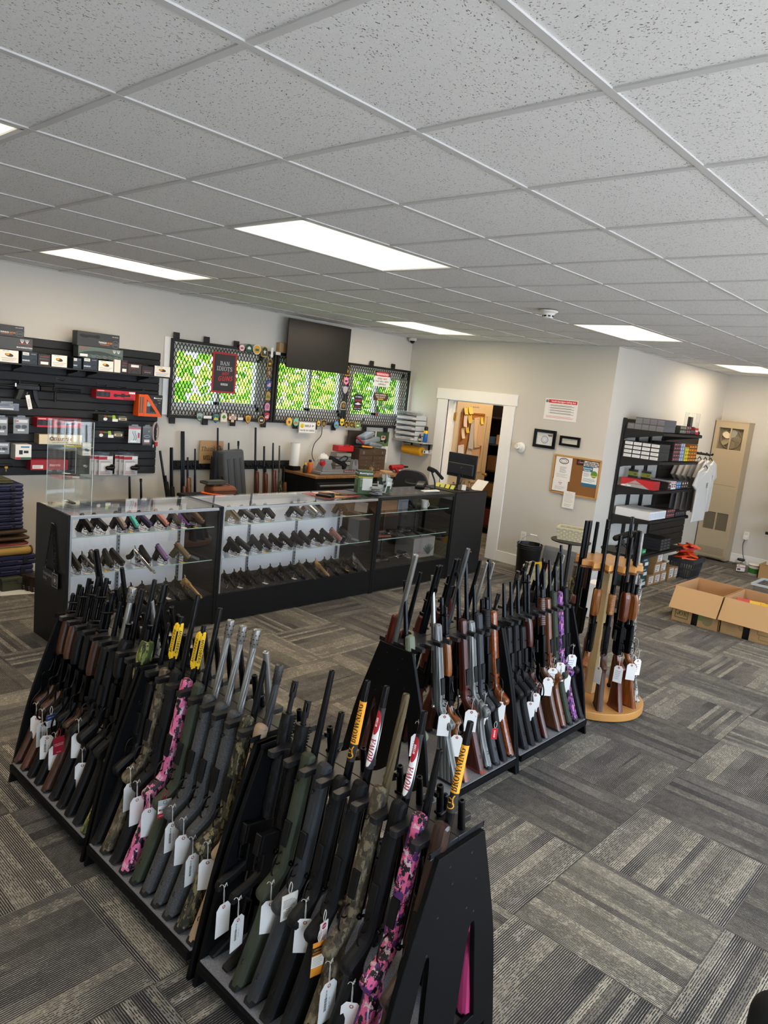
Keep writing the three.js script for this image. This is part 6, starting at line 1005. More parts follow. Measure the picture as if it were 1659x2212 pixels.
{const t=thing('spray_can','orange cleaner can at the left end of the workbench','can',[-4.88,0.946,-5.3],0);add('body',lathe([[0,0],[0.03,0],[0.031,0.11],[0.02,0.125],[0,0.125]],18),mat('#d8641c',0.4),t);add('cap',cy(0.017,0.018,0.03,12,0,0.14,0),M.black,t);}
{const t=thing('oil_bottle','dark oil bottle beside the orange can','bottle',[-4.86,0.946,-5.21],0);add('body',lathe([[0,0],[0.025,0],[0.026,0.08],[0.012,0.1],[0,0.1]],16),mat('#3a2e1c',0.35),t);add('cap',cy(0.011,0.012,0.025,10,0,0.112,0),M.yellow,t);}
{const t=thing('parts_jar','clear jar of small brass parts in front of the tool chest','jar',[-4.72,0.946,-6.2],0);add('glass',lathe([[0,0],[0.055,0],[0.06,0.03],[0.058,0.1],[0.035,0.13],[0.035,0.15]],18),M.clear,t);const l=[];seed=4;for(let i=0;i<40;i++)l.push(at(cy(0.006,0.006,0.03,6),rr(-0.035,0.035),rr(0.015,0.08),rr(-0.035,0.035),rnd()*3,rnd()*3,0));add('brass_parts',l,M.brass,t).userData.kind='stuff';}
{const t=thing('calendar','wall calendar with a tractor picture beside the tool chest','calendar',[-5.236,1.225,-6.91],QL);const pr=print('calendar',160,270,(g,w,h)=>{fill(g,'#eceae6',0,0,w,h);fill(g,'#3a5230',0,0,w,126);fill(g,'#5c7a3c',0,84,w,42);fill(g,'#d8c8c0',62,36,50,36);fill(g,'#8c2a2a',70,40,34,18);g.fillStyle='#141414';for(const[x,y,r]of[[70,88,15],[118,84,19]]){g.beginPath();g.arc(x,y,r,0,7);g.fill();}for(let r=0;r<5;r++)for(let c=0;c<7;c++){g.strokeStyle='#b8b4b0';g.strokeRect(8+c*21,146+r*23,20,22);}});const s=add('sheet',sheet(pr,0.25,0.43,0.003),pr.m,t);add('binding',rb(0.25,0.012,0.006,0.002,0,0.0,0.002),M.white,t);}
{const t=thing('office_chair','grey office chair with oval slot in its backrest behind the counter','chair',[-4.22,0,-6.55],0.3);const c=mat('#2e2e30',0.55);add('backrest',at(plate([[-0.23,0.0,1],[0.23,0.0,1],[0.24,0.2],[0.17,0.38],[0,0.42],[-0.17,0.38],[-0.24,0.2]],0.04,0.012,4,2,[[[-0.07,0.3],[0,0.315],[0.07,0.3],[0.07,0.265],[0,0.255],[-0.07,0.265]]]),0,0.66,0.2,0.12),c,t);add('seat',rb(0.48,0.07,0.46,0.03,0,0.48,-0.02,3),c,t);add('post',cy(0.03,0.03,0.36,12,0,0.27,0),M.black,t);for(const s of[-1,1])add('armrest',tube([[s*0.25,0.5,0.05],[s*0.3,0.6,0.06],[s*0.29,0.72,0],[s*0.28,0.73,-0.2]],0.02,8,20),c,t);for(let k=0;k<5;k++){const a=k*1.2566;const l=add('base_leg',rod(V(0,0.1,0),V(Math.cos(a)*0.28,0.06,Math.sin(a)*0.28),0.022,0.014),M.black,t);add('caster',at(cy(0.026,0.026,0.03,10),Math.cos(a)*0.28,0.027,Math.sin(a)*0.28,A0),M.black,l);}}
{const t=thing('power_tools_case','black tool case with a red drill lying on it beside the office chair','tool case',[-5.0,0.0,-6.98],QL);add('case',rb(0.5,0.92,0.4,0.02,0,0.46,0.0,2),mat('#17181a',0.5),t);add('drill_body',[rod(V(-0.2,0.99,0.08),V(0.02,1.0,0.1),0.035),rod(V(-0.12,0.98,0.09),V(-0.14,0.94,0.18),0.02)],mat('#a3141e',0.45),t);add('drill_chuck',rod(V(0.02,1.0,0.1),V(0.12,1.0,0.11),0.02,0.012),M.gunBlack,t);add('paper_stack',rb(0.24,0.02,0.2,0.002,0.1,0.932,0.08),M.paper,t);}

const sh=thing('corner_shelf','small grey shelf on the door wall holding paper trays','shelf',[-4.93,1.34,-7.33],0);add('board',bb(-0.29,0.27,0,0.02,0,0.24,0.003),mat('#a6a5a0',0.6),sh);for(const x of[-0.12,0.2])add('bracket',[bb(x-0.01,x+0.01,-0.12,0,0,0.02),bb(x-0.01,x+0.01,-0.02,0,0,0.2)],M.black,sh);
for(let i=0;i<5;i++){const t=thing('paper_tray',`clear letter tray ${['lowest', 'second from the bottom', 'third', 'fourth from the bottom', 'topmost'][i]} in the stack on the corner shelf`,'tray',[-4.98,1.361+i*0.07,-7.2],0,'clear letter trays');add('shell',[bb(-0.2,0.16,0,0.004,-0.11,0.11),bb(-0.2,-0.196,0,0.064,-0.11,0.11),bb(0.156,0.16,0,0.064,-0.11,0.11),bb(-0.2,0.16,0,0.064,-0.11,-0.106)],mat('#c4c8ca',0.3),t);add('papers',[at(bx(0.33,0.028,0.2),-0.02,0.024,0.01,0,0.05),at(bx(0.32,0.004,0.2),-0.05,0.045,0.03,0.04,-0.06,0.03)],M.paper,t);const l=add('tray_label',bb(0.03,0.09,0.02,0.046,0.111,0.113),M.paper,t);}
{const t=thing('loose_papers','fanned heap of papers on top of the letter trays','papers',[-4.99,1.712,-7.2],0);for(let i=0;i<6;i++)add('sheet',at(bx(0.34,0.003,0.22),-0.02+i*0.004,0.003+i*0.008,0.01*i,0,-0.1+i*0.05,0.015*(i-2)),M.paper,t);}
{const t=thing('spray_can','blue and yellow spray can on the corner shelf','can',[-4.72,1.361,-7.2],0);add('body',lathe([[0,0],[0.03,0],[0.031,0.13],[0.024,0.15],[0,0.15]],18),mat('#1d5fa8',0.35),t);add('band',cy(0.0316,0.0316,0.04,18,0,0.14,0),M.yellow,t);add('cap',lathe([[0.027,0.16],[0.027,0.2],[0.018,0.215],[0,0.215]],14),M.black,t);}
{const t=thing('oil_bottle','small black bottle left of the blue spray can','bottle',[-4.79,1.361,-7.17],0);add('body',lathe([[0,0],[0.02,0],[0.02,0.06],[0.01,0.075],[0,0.075]],14),M.blackGloss,t);add('cap',cy(0.008,0.01,0.03,10,0,0.088,0),M.black,t);add('label_band',cy(0.0206,0.0206,0.03,14,0,0.03,0),mat('#b9b09c',0.6),t);}
{const t=thing('shop_towel_roll','thick yellow shop cloth roll on a holder under the corner shelf','towel roll',[-4.93,1.23,-7.22],0);add('roll',lathe([[0.016,-0.17],[0.058,-0.17],[0.064,-0.15],[0.064,0.15],[0.058,0.17],[0.016,0.17]],22).rotateZ(A0),mat('#e0a016',0.85),t);add('spindle',cy(0.014,0.014,0.42,12).rotateZ(A0),M.black,t);add('arm',[bb(0.19,0.206,-0.02,0.02,-0.1,0.02),bb(-0.206,-0.19,-0.02,0.02,-0.1,0.02),bb(-0.21,0.26,-0.03,0.03,-0.11,-0.1)],M.white,t);}
// counter top
{const t=thing('cardboard_display','green product carton with clear window on the counter','box',[-3.42,CH+0.001,-4.72],1.05);const pr=print('greenbox',150,260,(g,w,h)=>{fill(g,'#2f4a26',0,0,w,h);txt(g,'Remington',75,26,26,'#eee','sans-serif','italic bold');fill(g,'#d8c030',0,66,w,8);lines(g,20,110,90,6,12,'#9ab08c',3);txt(g,'BORE CLEANER',74,90,15,'#e8e0b0');});add('body',rb(0.15,0.23,0.13,0.003,0,0.116,0),mat('#2f4a26',0.5),t);const s=add('front_print',sheet(pr,0.148,0.228),pr.m,t);s.position.set(0,0.116,0.0655);const s2=add('side_print',sheet(pr,0.128,0.228),pr.m,t);s2.rotation.y=-A0;s2.position.set(-0.0755,0.116,0);add('window',rb(0.1,0.12,0.004,0.002,0.02,0.1,0.067),mat('#c8cec8',0.15),t);}
{const t=thing('patch_jar','clear jar filled with white and green packets on the counter','jar',[-3.36,CH+0.005,-4.97],0);add('glass',lathe([[0,0],[0.075,0],[0.08,0.02],[0.08,0.19],[0.06,0.205],[0.062,0.225]],20),M.clear,t);seed=8;for(let i=0;i<12;i++)add('packet',at(rb(0.055,0.07,0.006,0.002),0.045*Math.cos(i*2.4),0.045+(i%4)*0.038,0.045*Math.sin(i*2.4),rr(-0.2,0.2),i*2.4+1.57,rr(-0.3,0.3)),mat(i%3?'#dfe3dc':'#2f4a34',0.5),t);add('wood_lid',cy(0.064,0.064,0.012,20,0,0.222,0),M.card,t);}
{const t=thing('cleaning_patches','heap of silver grey wrapped patches in front of the green carton','packets',[-3.28,CH+0.001,-4.78],0);seed=21;for(let i=0;i<14;i++)add('packet',at(rb(0.09,0.008,0.05,0.003),rr(-0.04,0.04),0.006+i*0.0055,rr(-0.05,0.05),rr(-0.15,0.15),rnd()*3,rr(-0.12,0.12)),mat('#9ea2a4',0.35,0.4),t);}
{const t=thing('counter_mat','red and white printed counter mat with tools lying on it','mat',[-3.42,CH+0.001,-4.3],0.1);const pr=print('countermat',220,120,(g,w,h)=>{fill(g,'#a83a34',0,0,w,h);fill(g,'#e8dcd0',10,30,60,60);fill(g,'#2a2a30',80,20,60,80);fill(g,'#d8b060',150,40,50,50);});const s=add('sheet',at(sheet(pr,0.32,0.5,0.003),0,0.002,0,-A0),pr.m,t);}
{const t=thing('grey_pad','grey felt pad beside the counter mat','mat',[-3.5,CH+0.001,-4.55],0);add('pad',rb(0.2,0.006,0.2,0.002,0,0.004,0),felt,t);}
const pens=['brown handled screwdriver on the counter mat','second brown handled tool on the counter mat','third tool with a black shaft on the counter mat','slim brass rod on the counter mat','fifth tool, nearest the green carton'];pens.forEach((l,i)=>{const t=thing('hand_tool',l,'tool',[-3.4+i*0.02,CH+0.016,-4.24-i*0.045],0.9+i*0.12,'tools on the counter mat');add('shaft',rod(V(-0.02,0,0),V(0.12,-0.004,0),0.004),M.gunBlack,t);add('handle',at(new THREE.CapsuleGeometry(0.011,0.06,3,9),-0.06,0,0,0,0,A0),mat(['#7a4a22','#6a3c1c','#2c2c2e','#9c7a34','#5a3a22'][i],0.45),t);});
{const t=thing('black_wallet','black flat pouch on the counter mat','pouch',[-3.32,CH+0.004,-4.12],0.4);add('body',rb(0.16,0.022,0.09,0.008,0,0.012,0,2),M.blackMatte,t);add('zip',rb(0.14,0.004,0.006,0.001,0,0.024,0.03),M.steel,t);}
{const pr=print('topmat',330,130,(g,w,h)=>{fill(g,'#26272a',0,0,w,h);for(let i=0;i<60;i++)fill(g,['#55585c','#6a4a40','#404a50','#707478'][i%4],(i*53)%320,(i*29)%122,6+(i%5)*5,3+(i%3)*2);});const t=thing('schematic_mat','dark printed cleaning mat covering the counter left of the monitor','mat',[-3.41,CH+0.0045,-5.35],0);add('sheet',at(sheet(pr,0.42,0.9,0.002),0,0.001,0,-A0),pr.m,t);}
// till end
{const t=thing('monitor','black computer monitor seen from behind on the counter end','monitor',[-3.33,CH+0.014,-6.2],0);const m=mat('#1a1b1e',0.45);add('panel',rb(0.4,0.27,0.02,0.005,0,0.27,-0.012),m,t);add('rear_housing',rb(0.36,0.13,0.03,0.01,0,0.23,0.012),mat('#202125',0.5),t);add('stand_neck',[rb(0.045,0.16,0.02,0.004,0.0,0.085,0.025)],m,t);add('stand_base',rb(0.22,0.012,0.16,0.005,0,0.006,0.02),m,t);const pr=print('monlogo',80,50,(g,w,h)=>{fill(g,'#202125',0,0,w,h);txt(g,'acer',40,16,15,'#9a9a9c');lines(g,16,30,46,2,8,'#77777a',2);});const s=add('logo',sheet(pr,0.06,0.035),pr.m,t);s.position.set(0.02,0.25,0.0275);add('cable',tube([[0.05,0.18,0.03],[0.06,0.1,0.05],[0.02,0.03,0.05],[-0.05,0.01,0.08]],0.004,6,20),M.black,t);}
{const t=thing('barcode_scanner','black barcode scanner on a curved stand left of the monitor','scanner',[-3.38,CH+0.005,-5.82],0.6);add('stand_base',rb(0.1,0.02,0.1,0.008,0,0.01,0),M.blackMatte,t);add('gooseneck',tube([[0,0.02,0],[-0.01,0.1,0],[-0.04,0.17,0.01],[-0.05,0.2,0.02]],0.009,8,16),M.black,t);add('head',at(rb(0.09,0.05,0.06,0.015,0,0,0,2),-0.06,0.225,0.02,0,0,-0.3),M.poly,t);add('handle',at(rb(0.14,0.035,0.035,0.012,0,0,0,2),0.03,0.18,0.02,0,0,-0.75),M.poly,t);}
{const t=thing('card_terminal','black card terminal with keypad beside the scanner','card terminal',[-3.5,CH+0.005,-5.72],0.5);add('body',at(rb(0.1,0.05,0.18,0.015,0,0,0,2),0,0.035,0,0.25),M.poly,t);add('screen',at(bx(0.07,0.002,0.05),0,0.064,-0.045,0.25),mat('#2a3438',0.2),t);add('keypad',at(bx(0.07,0.003,0.07),0,0.055,0.04,0.25),mat('#4a4c50',0.5),t);}
{const t=thing('signature_pad','white and black handheld pad lying on the counter','pad',[-3.28,CH+0.006,-5.62],1.2);add('body',at(rb(0.2,0.014,0.07,0.005),0,0.014,0,0,0,0.06),mat('#dcdcda',0.4),t);add('underside',at(rb(0.16,0.012,0.06,0.004),0.02,0.006,0),M.black,t);}
{const t=thing('yellow_notes','row of yellow and green sticky notes under the monitor','notes',[-3.42,CH+0.014,-6.05],0);for(let i=0;i<4;i++)add('note',at(rb(0.05,0.05,0.002,0.0005),i*0.07-0.1,0.028,0,-0.5,0,0),mat(i%2?'#d4d86a':'#e6dc5a',0.8),t);}
{const t=thing('business_cards','card holder with a small photo card right of the monitor','card holder',[-3.2,CH+0.014,-6.08],0.3);add('holder',rb(0.09,0.02,0.04,0.004,0,0.01,0),M.clear,t);add('card',at(rb(0.05,0.06,0.002,0.0005),0.02,0.045,0,-0.2),M.paper,t);add('photo_card',at(rb(0.04,0.055,0.002,0.0005),-0.03,0.042,0.004,-0.2),mat('#6a5a52',0.6),t);}
{const t=thing('clipboard_paper','white papers propped at the right end of the counter','papers',[-3.2,CH+0.014,-6.42],-0.3);add('sheet',at(rb(0.2,0.14,0.003,0.001),0,0.055,0,-0.7,0,0.1),M.paper,t);add('sheet',at(rb(0.2,0.14,0.003,0.001),-0.02,0.06,-0.012,-0.7,0,0.02),M.paper,t);}
// acrylic tower on the counter
{const t=thing('acrylic_tower','tall clear acrylic display tower with a knife inside on the counter','display tower',[-3.52,CH,-1.82],0.12);const w=0.108,h=0.6;
add('panel',bb(-w,w,0,h,-w,-w+0.004),M.acrylic,t);add('panel',bb(-w,w,0,h,w-0.004,w),M.acrylic,t);add('panel',bb(-w,-w+0.004,0,h,-w,w),M.acrylic,t);add('panel',bb(w-0.004,w,0,h,-w,w),M.acrylic,t);
for(const y of[0.003,0.2,0.4,h])add('shelf',bb(-w,w,y-0.003,y+0.003,-w,w),M.acrylic,t);
const e=mat('#d8e2e2',0.2);for(const[x,z]of[[-w,-w],[w,-w],[-w,w],[w,w]])add('edge',rod(V(x,0,z),V(x,h,z),0.0022,0.0022,6),e,t);add('lock',at(cy(0.01,0.01,0.02,10),w,0.29,-0.05,0,0,A0),M.chrome,t);}
const k=[[0.006,'dark folding knife on the bottom of the acrylic tower','#2a2622'],[0.205,'grey green knife on the middle shelf of the acrylic tower','#4a4a3e'],[0.405,'yellow tagged knife on the top shelf of the acrylic tower','#b8a83a']];k.forEach(([y,l,c],i)=>{const t=thing('folding_knife',l,'knife',[-3.52,CH+y+0.008,-1.83],i*0.7,'knives in the acrylic tower');add('handle',rb(0.12,0.014,0.03,0.005,0,0.004,0),mat(c,0.5),t);add('blade',plate([[0.05,-0.01,1],[0.13,-0.002],[0.05,0.012,1]],0.003,0,2,1).rotateX(-A0).translate(0,0.004,0.04),M.steel,t);add('price_card',rb(0.05,0.002,0.03,0.0005,-0.02,0.013,0.03),M.paper,t);});
// chain with the employees only sign
{const t=thing('chain_sign','black employees only sign hung on a chain at the counter end','sign',[-3.36,0.86,-1.648],0);const l=[];const link=(x,y,z,a,b)=>{const g=new THREE.TorusGeometry(0.009,0.0022,5,10);g.scale(0.7,1.25,1);g.rotateY(a);g.rotateZ(b);l.push(g.translate(x,y,z));};
for(let i=0;i<18;i++){const f=i/17;link(-0.008-0.085*f,-0.3*f,0.008,i%2?A0:0,-0.28);link(0.008+0.035*f,-0.3*f,0.008,i%2?A0:0,0.12);link(0.002+0.07*f,-0.29*f,0.006,i%2?A0:0,0.2);}
add('chain',l,mat('#1c1c1e',0.4,0.6),t).userData.kind='stuff';add('hook',[tube([[-0.012,0.008,0.004],[-0.008,0.016,0.012],[0,0.012,0.014]],0.0025,6,8),tube([[0.012,0.008,0.004],[0.008,0.016,0.012],[0,0.012,0.014]],0.0025,6,8)],M.chrome,t);add('sign_hook',[tube([[-0.093,-0.3,0.008],[-0.095,-0.315,0.01],[-0.09,-0.32,0.01]],0.0025,6,8),tube([[0.05,-0.3,0.008],[0.05,-0.315,0.01],[0.055,-0.32,0.01]],0.0025,6,8)],M.chrome,t);
add('board',rb(0.25,0.11,0.005,0.002,-0.01,-0.375,0.008),M.blackGloss,t);const pr=print('emp',250,110,(g,w,h)=>{fill(g,'#121214',0,0,w,h);txt(g,'Employees',12,38,28,'#c9c9c9','sans-serif','','left');txt(g,'Only',12,72,28,'#c9c9c9','sans-serif','','left');g.strokeStyle='#b9b9b9';g.lineWidth=4;g.strokeRect(160,10,80,92);g.beginPath();g.arc(200,56,28,0,7);g.stroke();fill(g,'#c9c9c9',194,38,10,36);fill(g,'#c9c9c9',186,44,8,22);fill(g,'#c9c9c9',206,46,8,18);});const s=add('lettering',sheet(pr,0.248,0.108),pr.m,t);s.position.set(-0.01,-0.375,0.011);}
}
// HANDGUNS IN THE CASES

const pg={
slide:()=>plate([[-0.085,0.0,1],[0.098,0.0,1],[0.1,0.022,1],[0.094,0.029,1],[-0.083,0.029,1],[-0.087,0.02,1]],0.026,0.004,1,1),
frame:()=>plate([[-0.082,0.001,1],[-0.095,-0.006],[-0.078,-0.022],[-0.098,-0.09],[-0.1,-0.1,1],[-0.05,-0.108,1],[-0.034,-0.05],[-0.026,-0.03],[-0.018,-0.02,1],[0.09,-0.018,1],[0.094,0.001,1]],0.027,0.006,3,2),
grip:()=>plate([[-0.076,-0.02],[-0.092,-0.088,1],[-0.055,-0.096,1],[-0.038,-0.045],[-0.034,-0.02]],0.031,0.004,3,1),
guard:()=>tube([[-0.024,-0.022,0],[-0.02,-0.046,0],[0.012,-0.047,0],[0.026,-0.02,0]],0.0036,5,14),
trigger:()=>tube([[-0.008,-0.02,0],[-0.002,-0.032,0],[0.002,-0.04,0]],0.0026,4,6),
sights:()=>merge([bx(0.008,0.006,0.014,-0.074,0.032,0),bx(0.006,0.006,0.004,0.088,0.031,0)]),
muzzle:()=>cy(0.0065,0.0065,0.006,10).rotateZ(A0).translate(0.1005,0.012,0),
base:()=>at(rb(0.054,0.01,0.029,0.003),-0.076,-0.11,0,0,0,0.16),
serr:()=>merge([0,1,2,3,4,5].map((k)=>bx(0.002,0.02,0.0268,-0.074+k*0.006,0.014,0))),
stand:()=>merge([tube([[-0.07,0,0.02],[-0.06,0.055,0.018],[-0.05,0.06,0.012]],0.0016,5,8),tube([[-0.07,0,-0.02],[-0.06,0.055,-0.018],[-0.05,0.06,-0.012]],0.0016,5,8),tube([[0.06,0,0.02],[0.07,0.022,0.014],[0.06,0.018,0.012]],0.0016,5,8),tube([[0.06,0,-0.02],[0.07,0.022,-0.014],[0.06,0.018,-0.012]],0.0016,5,8),tube([[-0.07,0,0.02],[0,0.001,0.022],[0.06,0,0.02],[0.06,0,-0.02],[-0.07,0,-0.02]],0.0016,5,20)]),
rframe:()=>plate([[-0.05,0.022,1],[0.03,0.024,1],[0.032,-0.016,1],[0.004,-0.02,1],[-0.02,-0.026],[-0.05,-0.016],[-0.062,0.004]],0.02,0.004,2,1),
rgrip:()=>plate([[-0.058,0.012],[-0.07,-0.004],[-0.084,-0.05],[-0.112,-0.088],[-0.086,-0.108],[-0.056,-0.078],[-0.044,-0.034],[-0.034,-0.02]],0.03,0.01,4,2),
rcyl:()=>{const g=new THREE.CylinderGeometry(0.019,0.019,0.04,24).rotateZ(A0),p=g.attributes.position;for(let i=0;i<p.count;i++){const a=Math.atan2(p.getZ(i),p.getY(i)),r=1-0.12*Math.max(0,Math.cos(6*a))*(p.getX(i)>-0.012?1:0);p.setY(i,p.getY(i)*r);p.setZ(i,p.getZ(i)*r);}g.computeVertexNormals();return g.translate(-0.014,0.003,0);},
hammer:()=>plate([[-0.052,0.012,1],[-0.056,0.032],[-0.074,0.036,1],[-0.066,0.026],[-0.064,0.01,1]],0.007,0.001,2,1),
};
const pgeo=(k,...a)=>cached('pg'+k+a.join(),()=>pg[k](...a));
function pistol(t,o){
add('frame',pgeo('frame'),o.frame||STK.black,t);add('slide',pgeo('slide'),o.slide||M.gunBlack,t);if(o.grip)add('grip_panel',pgeo('grip'),o.grip,t);
add('serrations',pgeo('serr'),M.gunBlack,t);add('trigger_guard',pgeo('guard'),o.frame||STK.black,t);add('trigger',pgeo('trigger'),M.gunBlack,t);add('sights',pgeo('sights'),M.black,t);add('muzzle',pgeo('muzzle'),M.steel,t);add('magazine_base',pgeo('base'),M.black,t);
}
function revolver(t,o){
const L=o.L??0.12,m=o.metal||M.blued;
add('frame',pgeo('rframe'),m,t);add('grip',pgeo('rgrip'),o.grip||STK.black,t);add('cylinder',pgeo('rcyl'),m,t);add('hammer',pgeo('hammer'),m,t);add('trigger_guard',pgeo('guard'),m,t);add('trigger',pgeo('trigger'),m,t);
add('barrel',cached('rbar'+L,()=>merge([barrelG(0,L,0.0092,0.0085).rotateZ(-A0).translate(0.028,0.012,0),cy(0.005,0.005,L*0.8,8).rotateZ(A0).translate(0.028+L*0.4,-0.004,0)])),m,t);add('front_sight',cached('rfs'+L,()=>plate([[L+0.0,0.02,1],[L+0.02,0.02,1],[L+0.016,0.03,1]],0.003,0,1,1)),m,t);
}
function priceCard(t,z=0.03){const c=add('price_card',cached('pcard',()=>at(bx(0.055,0.0008,0.032),0,0,0)),M.paper,t);return c;}
{
const f=0.98,zz=(z)=>0.466+(z-0.466)*f;
const put=(kind,name,look,row,i,n,z,y,o)=>{
const tilt=-0.4+0.05*Math.sin(i*2.1),t=thing(name,`${look}, ${ord[i]} from left, ${row}`,'handgun',[-3.3,y,zz(z)],0,'handguns in the display cases');
t.rotation.set(0,0.12*Math.sin(i*1.7),tilt);kind(t,o||{});
const g=new THREE.Group();g.name='price_card';t.add(g);const c=add('card',cached('pcard',()=>bx(0.055,0.0008,0.032)),i%5===3?M.yellow:M.paper,g);g.position.set(0.085,-0.045,0.03);g.rotation.z=-tilt;add('thread',cached('pcthread',()=>tube([[-0.03,0.03,-0.02],[-0.02,0.015,-0.01],[-0.022,0.001,0]],0.0009,4,6)),M.string,g);
};
const stand=(row,z,y,i)=>{const t=solo('wire_stand',pgeo('stand'),mat('#4a4c4e',0.35,0.7),`thin wire stand under the ${ord[i]} handgun, ${row}`,'stand','wire handgun stands');t.position.set(-3.3,y,zz(z));};
const C=(c,r=0.4)=>mat(c,r,0.2);
const black={},rows=[];
const r1=[-1.891,-1.987,-2.143,-2.246,-2.336,-2.477,-2.601,-2.688,-2.794],d1=[['black compact pistol',{}],['black pistol with brown grip',{grip:STK.walnut}],['pistol with bronze grey slide',{slide:C('#7c6f64')}],['pistol with turquoise slide',{slide:C('#38b3a6')}],['pistol with dark purple slide',{slide:C('#42355c')}],['pistol with rose pink slide',{slide:C('#c98a82')}],['dark brown grey pistol',{slide:C('#3c3634')}],['black pistol with lilac frame',{frame:mat('#a06ac0',0.6)}],['sand brown pistol',{slide:C('#6a5846'),frame:mat('#4a3a2c',0.6)}]];
d1.forEach(([l,o],i)=>{put(pistol,'pistol',l,'left case top shelf',i,9,r1[i],0.872,o);stand('left case top shelf',r1[i],0.8,i);});
const r2=[-1.816,-1.9,-1.965,-2.064,-2.132,-2.307,-2.36,-2.502,-2.683];
const d2=[['black pistol',{},pistol],['long barrelled stainless revolver',{L:0.2,metal:M.steel},revolver],['small two tone pistol',{slide:C('#8a8c8e')},pistol],['black pistol with dark red grip',{grip:STK.cherry},pistol],['dark brown pistol',{frame:mat('#3a2420',0.6)},pistol],['bright stainless long revolver',{L:0.2,metal:M.chrome},revolver],['large black pistol',{},pistol],['black pistol with lilac slide',{slide:C('#8f74a8')},pistol],['olive and tan pistol',{slide:C('#8a7a5e'),frame:mat('#55543a',0.6)},pistol]];
d2.forEach(([l,o,k],i)=>{put(k,k===pistol?'pistol':'revolver',l,'left case middle shelf',i,9,r2[i],0.602,o);stand('left case middle shelf',r2[i],0.53,i);});
const r3=[-1.9,-2.0,-2.1,-2.2,-2.29,-2.38,-2.48,-2.58,-2.67,-2.76];
r3.forEach((z,i)=>{put(revolver,'revolver',i===9?'gold tan long revolver':i%3===1?'long black revolver with brown grip':'long black revolver','left case deck',i,10,z,0.322,{L:0.17,metal:i===9?C('#b3915c'):M.blued,grip:i%3===1?STK.dark:i===9?mat('#b3915c',0.5):STK.black});stand('left case deck',z,0.25,i);});
const r4=[-3.154,-3.292,-3.415,-3.531,-3.851,-4.014,-4.124,-4.427],d4=[['olive tan pistol',{slide:C('#6e6a56'),frame:mat('#8a7c5c',0.6)}],['grey pistol',{slide:C('#5a5c5e')}],['black pistol',{}],['black pistol with a long slide',{}],['dark grey pistol',{slide:C('#4a4c50')}],['stainless pistol with wooden grip',{slide:M.steel,frame:M.steel,grip:STK.red}],['black and silver pistol',{frame:M.steel}],['black pistol before the flat grey carton',{}]];
d4.forEach(([l,o],i)=>{put(pistol,'pistol',l,'long case top shelf',i,8,r4[i],0.872,o);stand('long case top shelf',r4[i],0.8,i);});
const r5=[-3.184,-3.275,-3.419,-3.525,-3.635,-3.758,-3.89,-3.974,-4.131,-4.256,-4.372,-4.51];
r5.forEach((z,i)=>{put(pistol,'pistol',i===10?'pistol with dusty pink slide':i%4===1?'black pistol with matt slide':'black polymer pistol','long case middle shelf',i,12,z,0.602,i===10?{slide:C('#b98c84'),frame:mat('#8c6a64',0.6)}:{slide:i%2?C('#2a2b2e',0.5):M.gunBlack});stand('long case middle shelf',z,0.53,i);});
const r6=[-3.14,-3.25,-3.308,-3.382,-3.53,-3.64,-3.747,-3.874,-3.981,-4.073,-4.185,-4.3,-4.398,-4.544,-4.694];
r6.forEach((z,i)=>{put(revolver,'revolver',i===10?'gold tan long revolver':i===8?'olive brown revolver':i%3===2?'black revolver with brown grip':'black revolver','long case deck',i,15,z,0.322,{L:i>6?0.16:0.11,metal:i===10?C('#b3915c'):i===8?C('#4c4636'):i===14?M.steel:M.blued,grip:i%3===2?STK.walnut:STK.black});stand('long case deck',z,0.25,i);});

{const t=thing('folded_carton','flattened grey cardboard box leaning at the right end of the long case','carton',[-3.36,0.8,-4.5],0.5);add('panel',at(rb(0.22,0.12,0.004,0.001),0,0.066,0,-0.3,0,-0.2),mat('#5a544c',0.8),t);add('flap',at(rb(0.14,0.1,0.004,0.001),0.12,0.07,0.03,-0.3,0.7,-0.2),mat('#6a635a',0.8),t);}
// the dark case: mixed revolvers and boxes
 const dk=[['stainless revolver on the middle shelf of the dark case, left',-5.12,0.53,M.steel,0.09],['grey revolver in the middle shelf heap of the dark case',-5.24,0.53,mat('#6a6c70',0.35,0.8),0.1],['third revolver in the middle shelf heap of the dark case',-5.34,0.53,M.steel,0.08],['black revolver leaning on the white carton in the dark case',-5.46,0.53,M.blued,0.12],['silver revolver at the left of the dark case deck',-4.95,0.25,M.steel,0.1],['black revolver on the dark case deck',-5.1,0.25,M.blued,0.12],['bright revolver in the middle of the dark case deck',-5.3,0.25,M.chrome,0.1],['grey revolver right of the bright one, dark case deck',-5.45,0.25,M.steel,0.13],['small silver revolver at the right end, dark case deck',-5.62,0.25,M.chrome,0.08],['black revolver on the upper shelf of the dark case',-5.45,0.8,M.blued,0.1]];
dk.forEach(([l,z,y,m,L],i)=>{const t=thing('revolver',l,'handgun',[-3.36+0.03*Math.sin(i*2),y+0.018,z],0.6*Math.sin(i*3),'revolvers in the dark case');t.rotation.x=-A0+0.05;revolver(t,{L,metal:m,grip:i%2?STK.black:STK.walnut});});
carton('white_carton','pale carton with a leaf print on the middle shelf of the dark case','carton',[-3.28,0.2505,-5.62],QL,0.36,0.22,0.26,'#7e7c78',print('leaf',180,110,(g,w,h)=>{fill(g,'#7e7c78',0,0,w,h);g.fillStyle='#2e3a30';for(let k=-3;k<4;k++){g.save();g.translate(130,96);g.rotate(k*0.28);g.beginPath();g.ellipse(0,-30,5,30,0,0,7);g.fill();g.restore();}txt(g,'25',50,84,22,'#8a3a34');}),'cartons in the dark case');
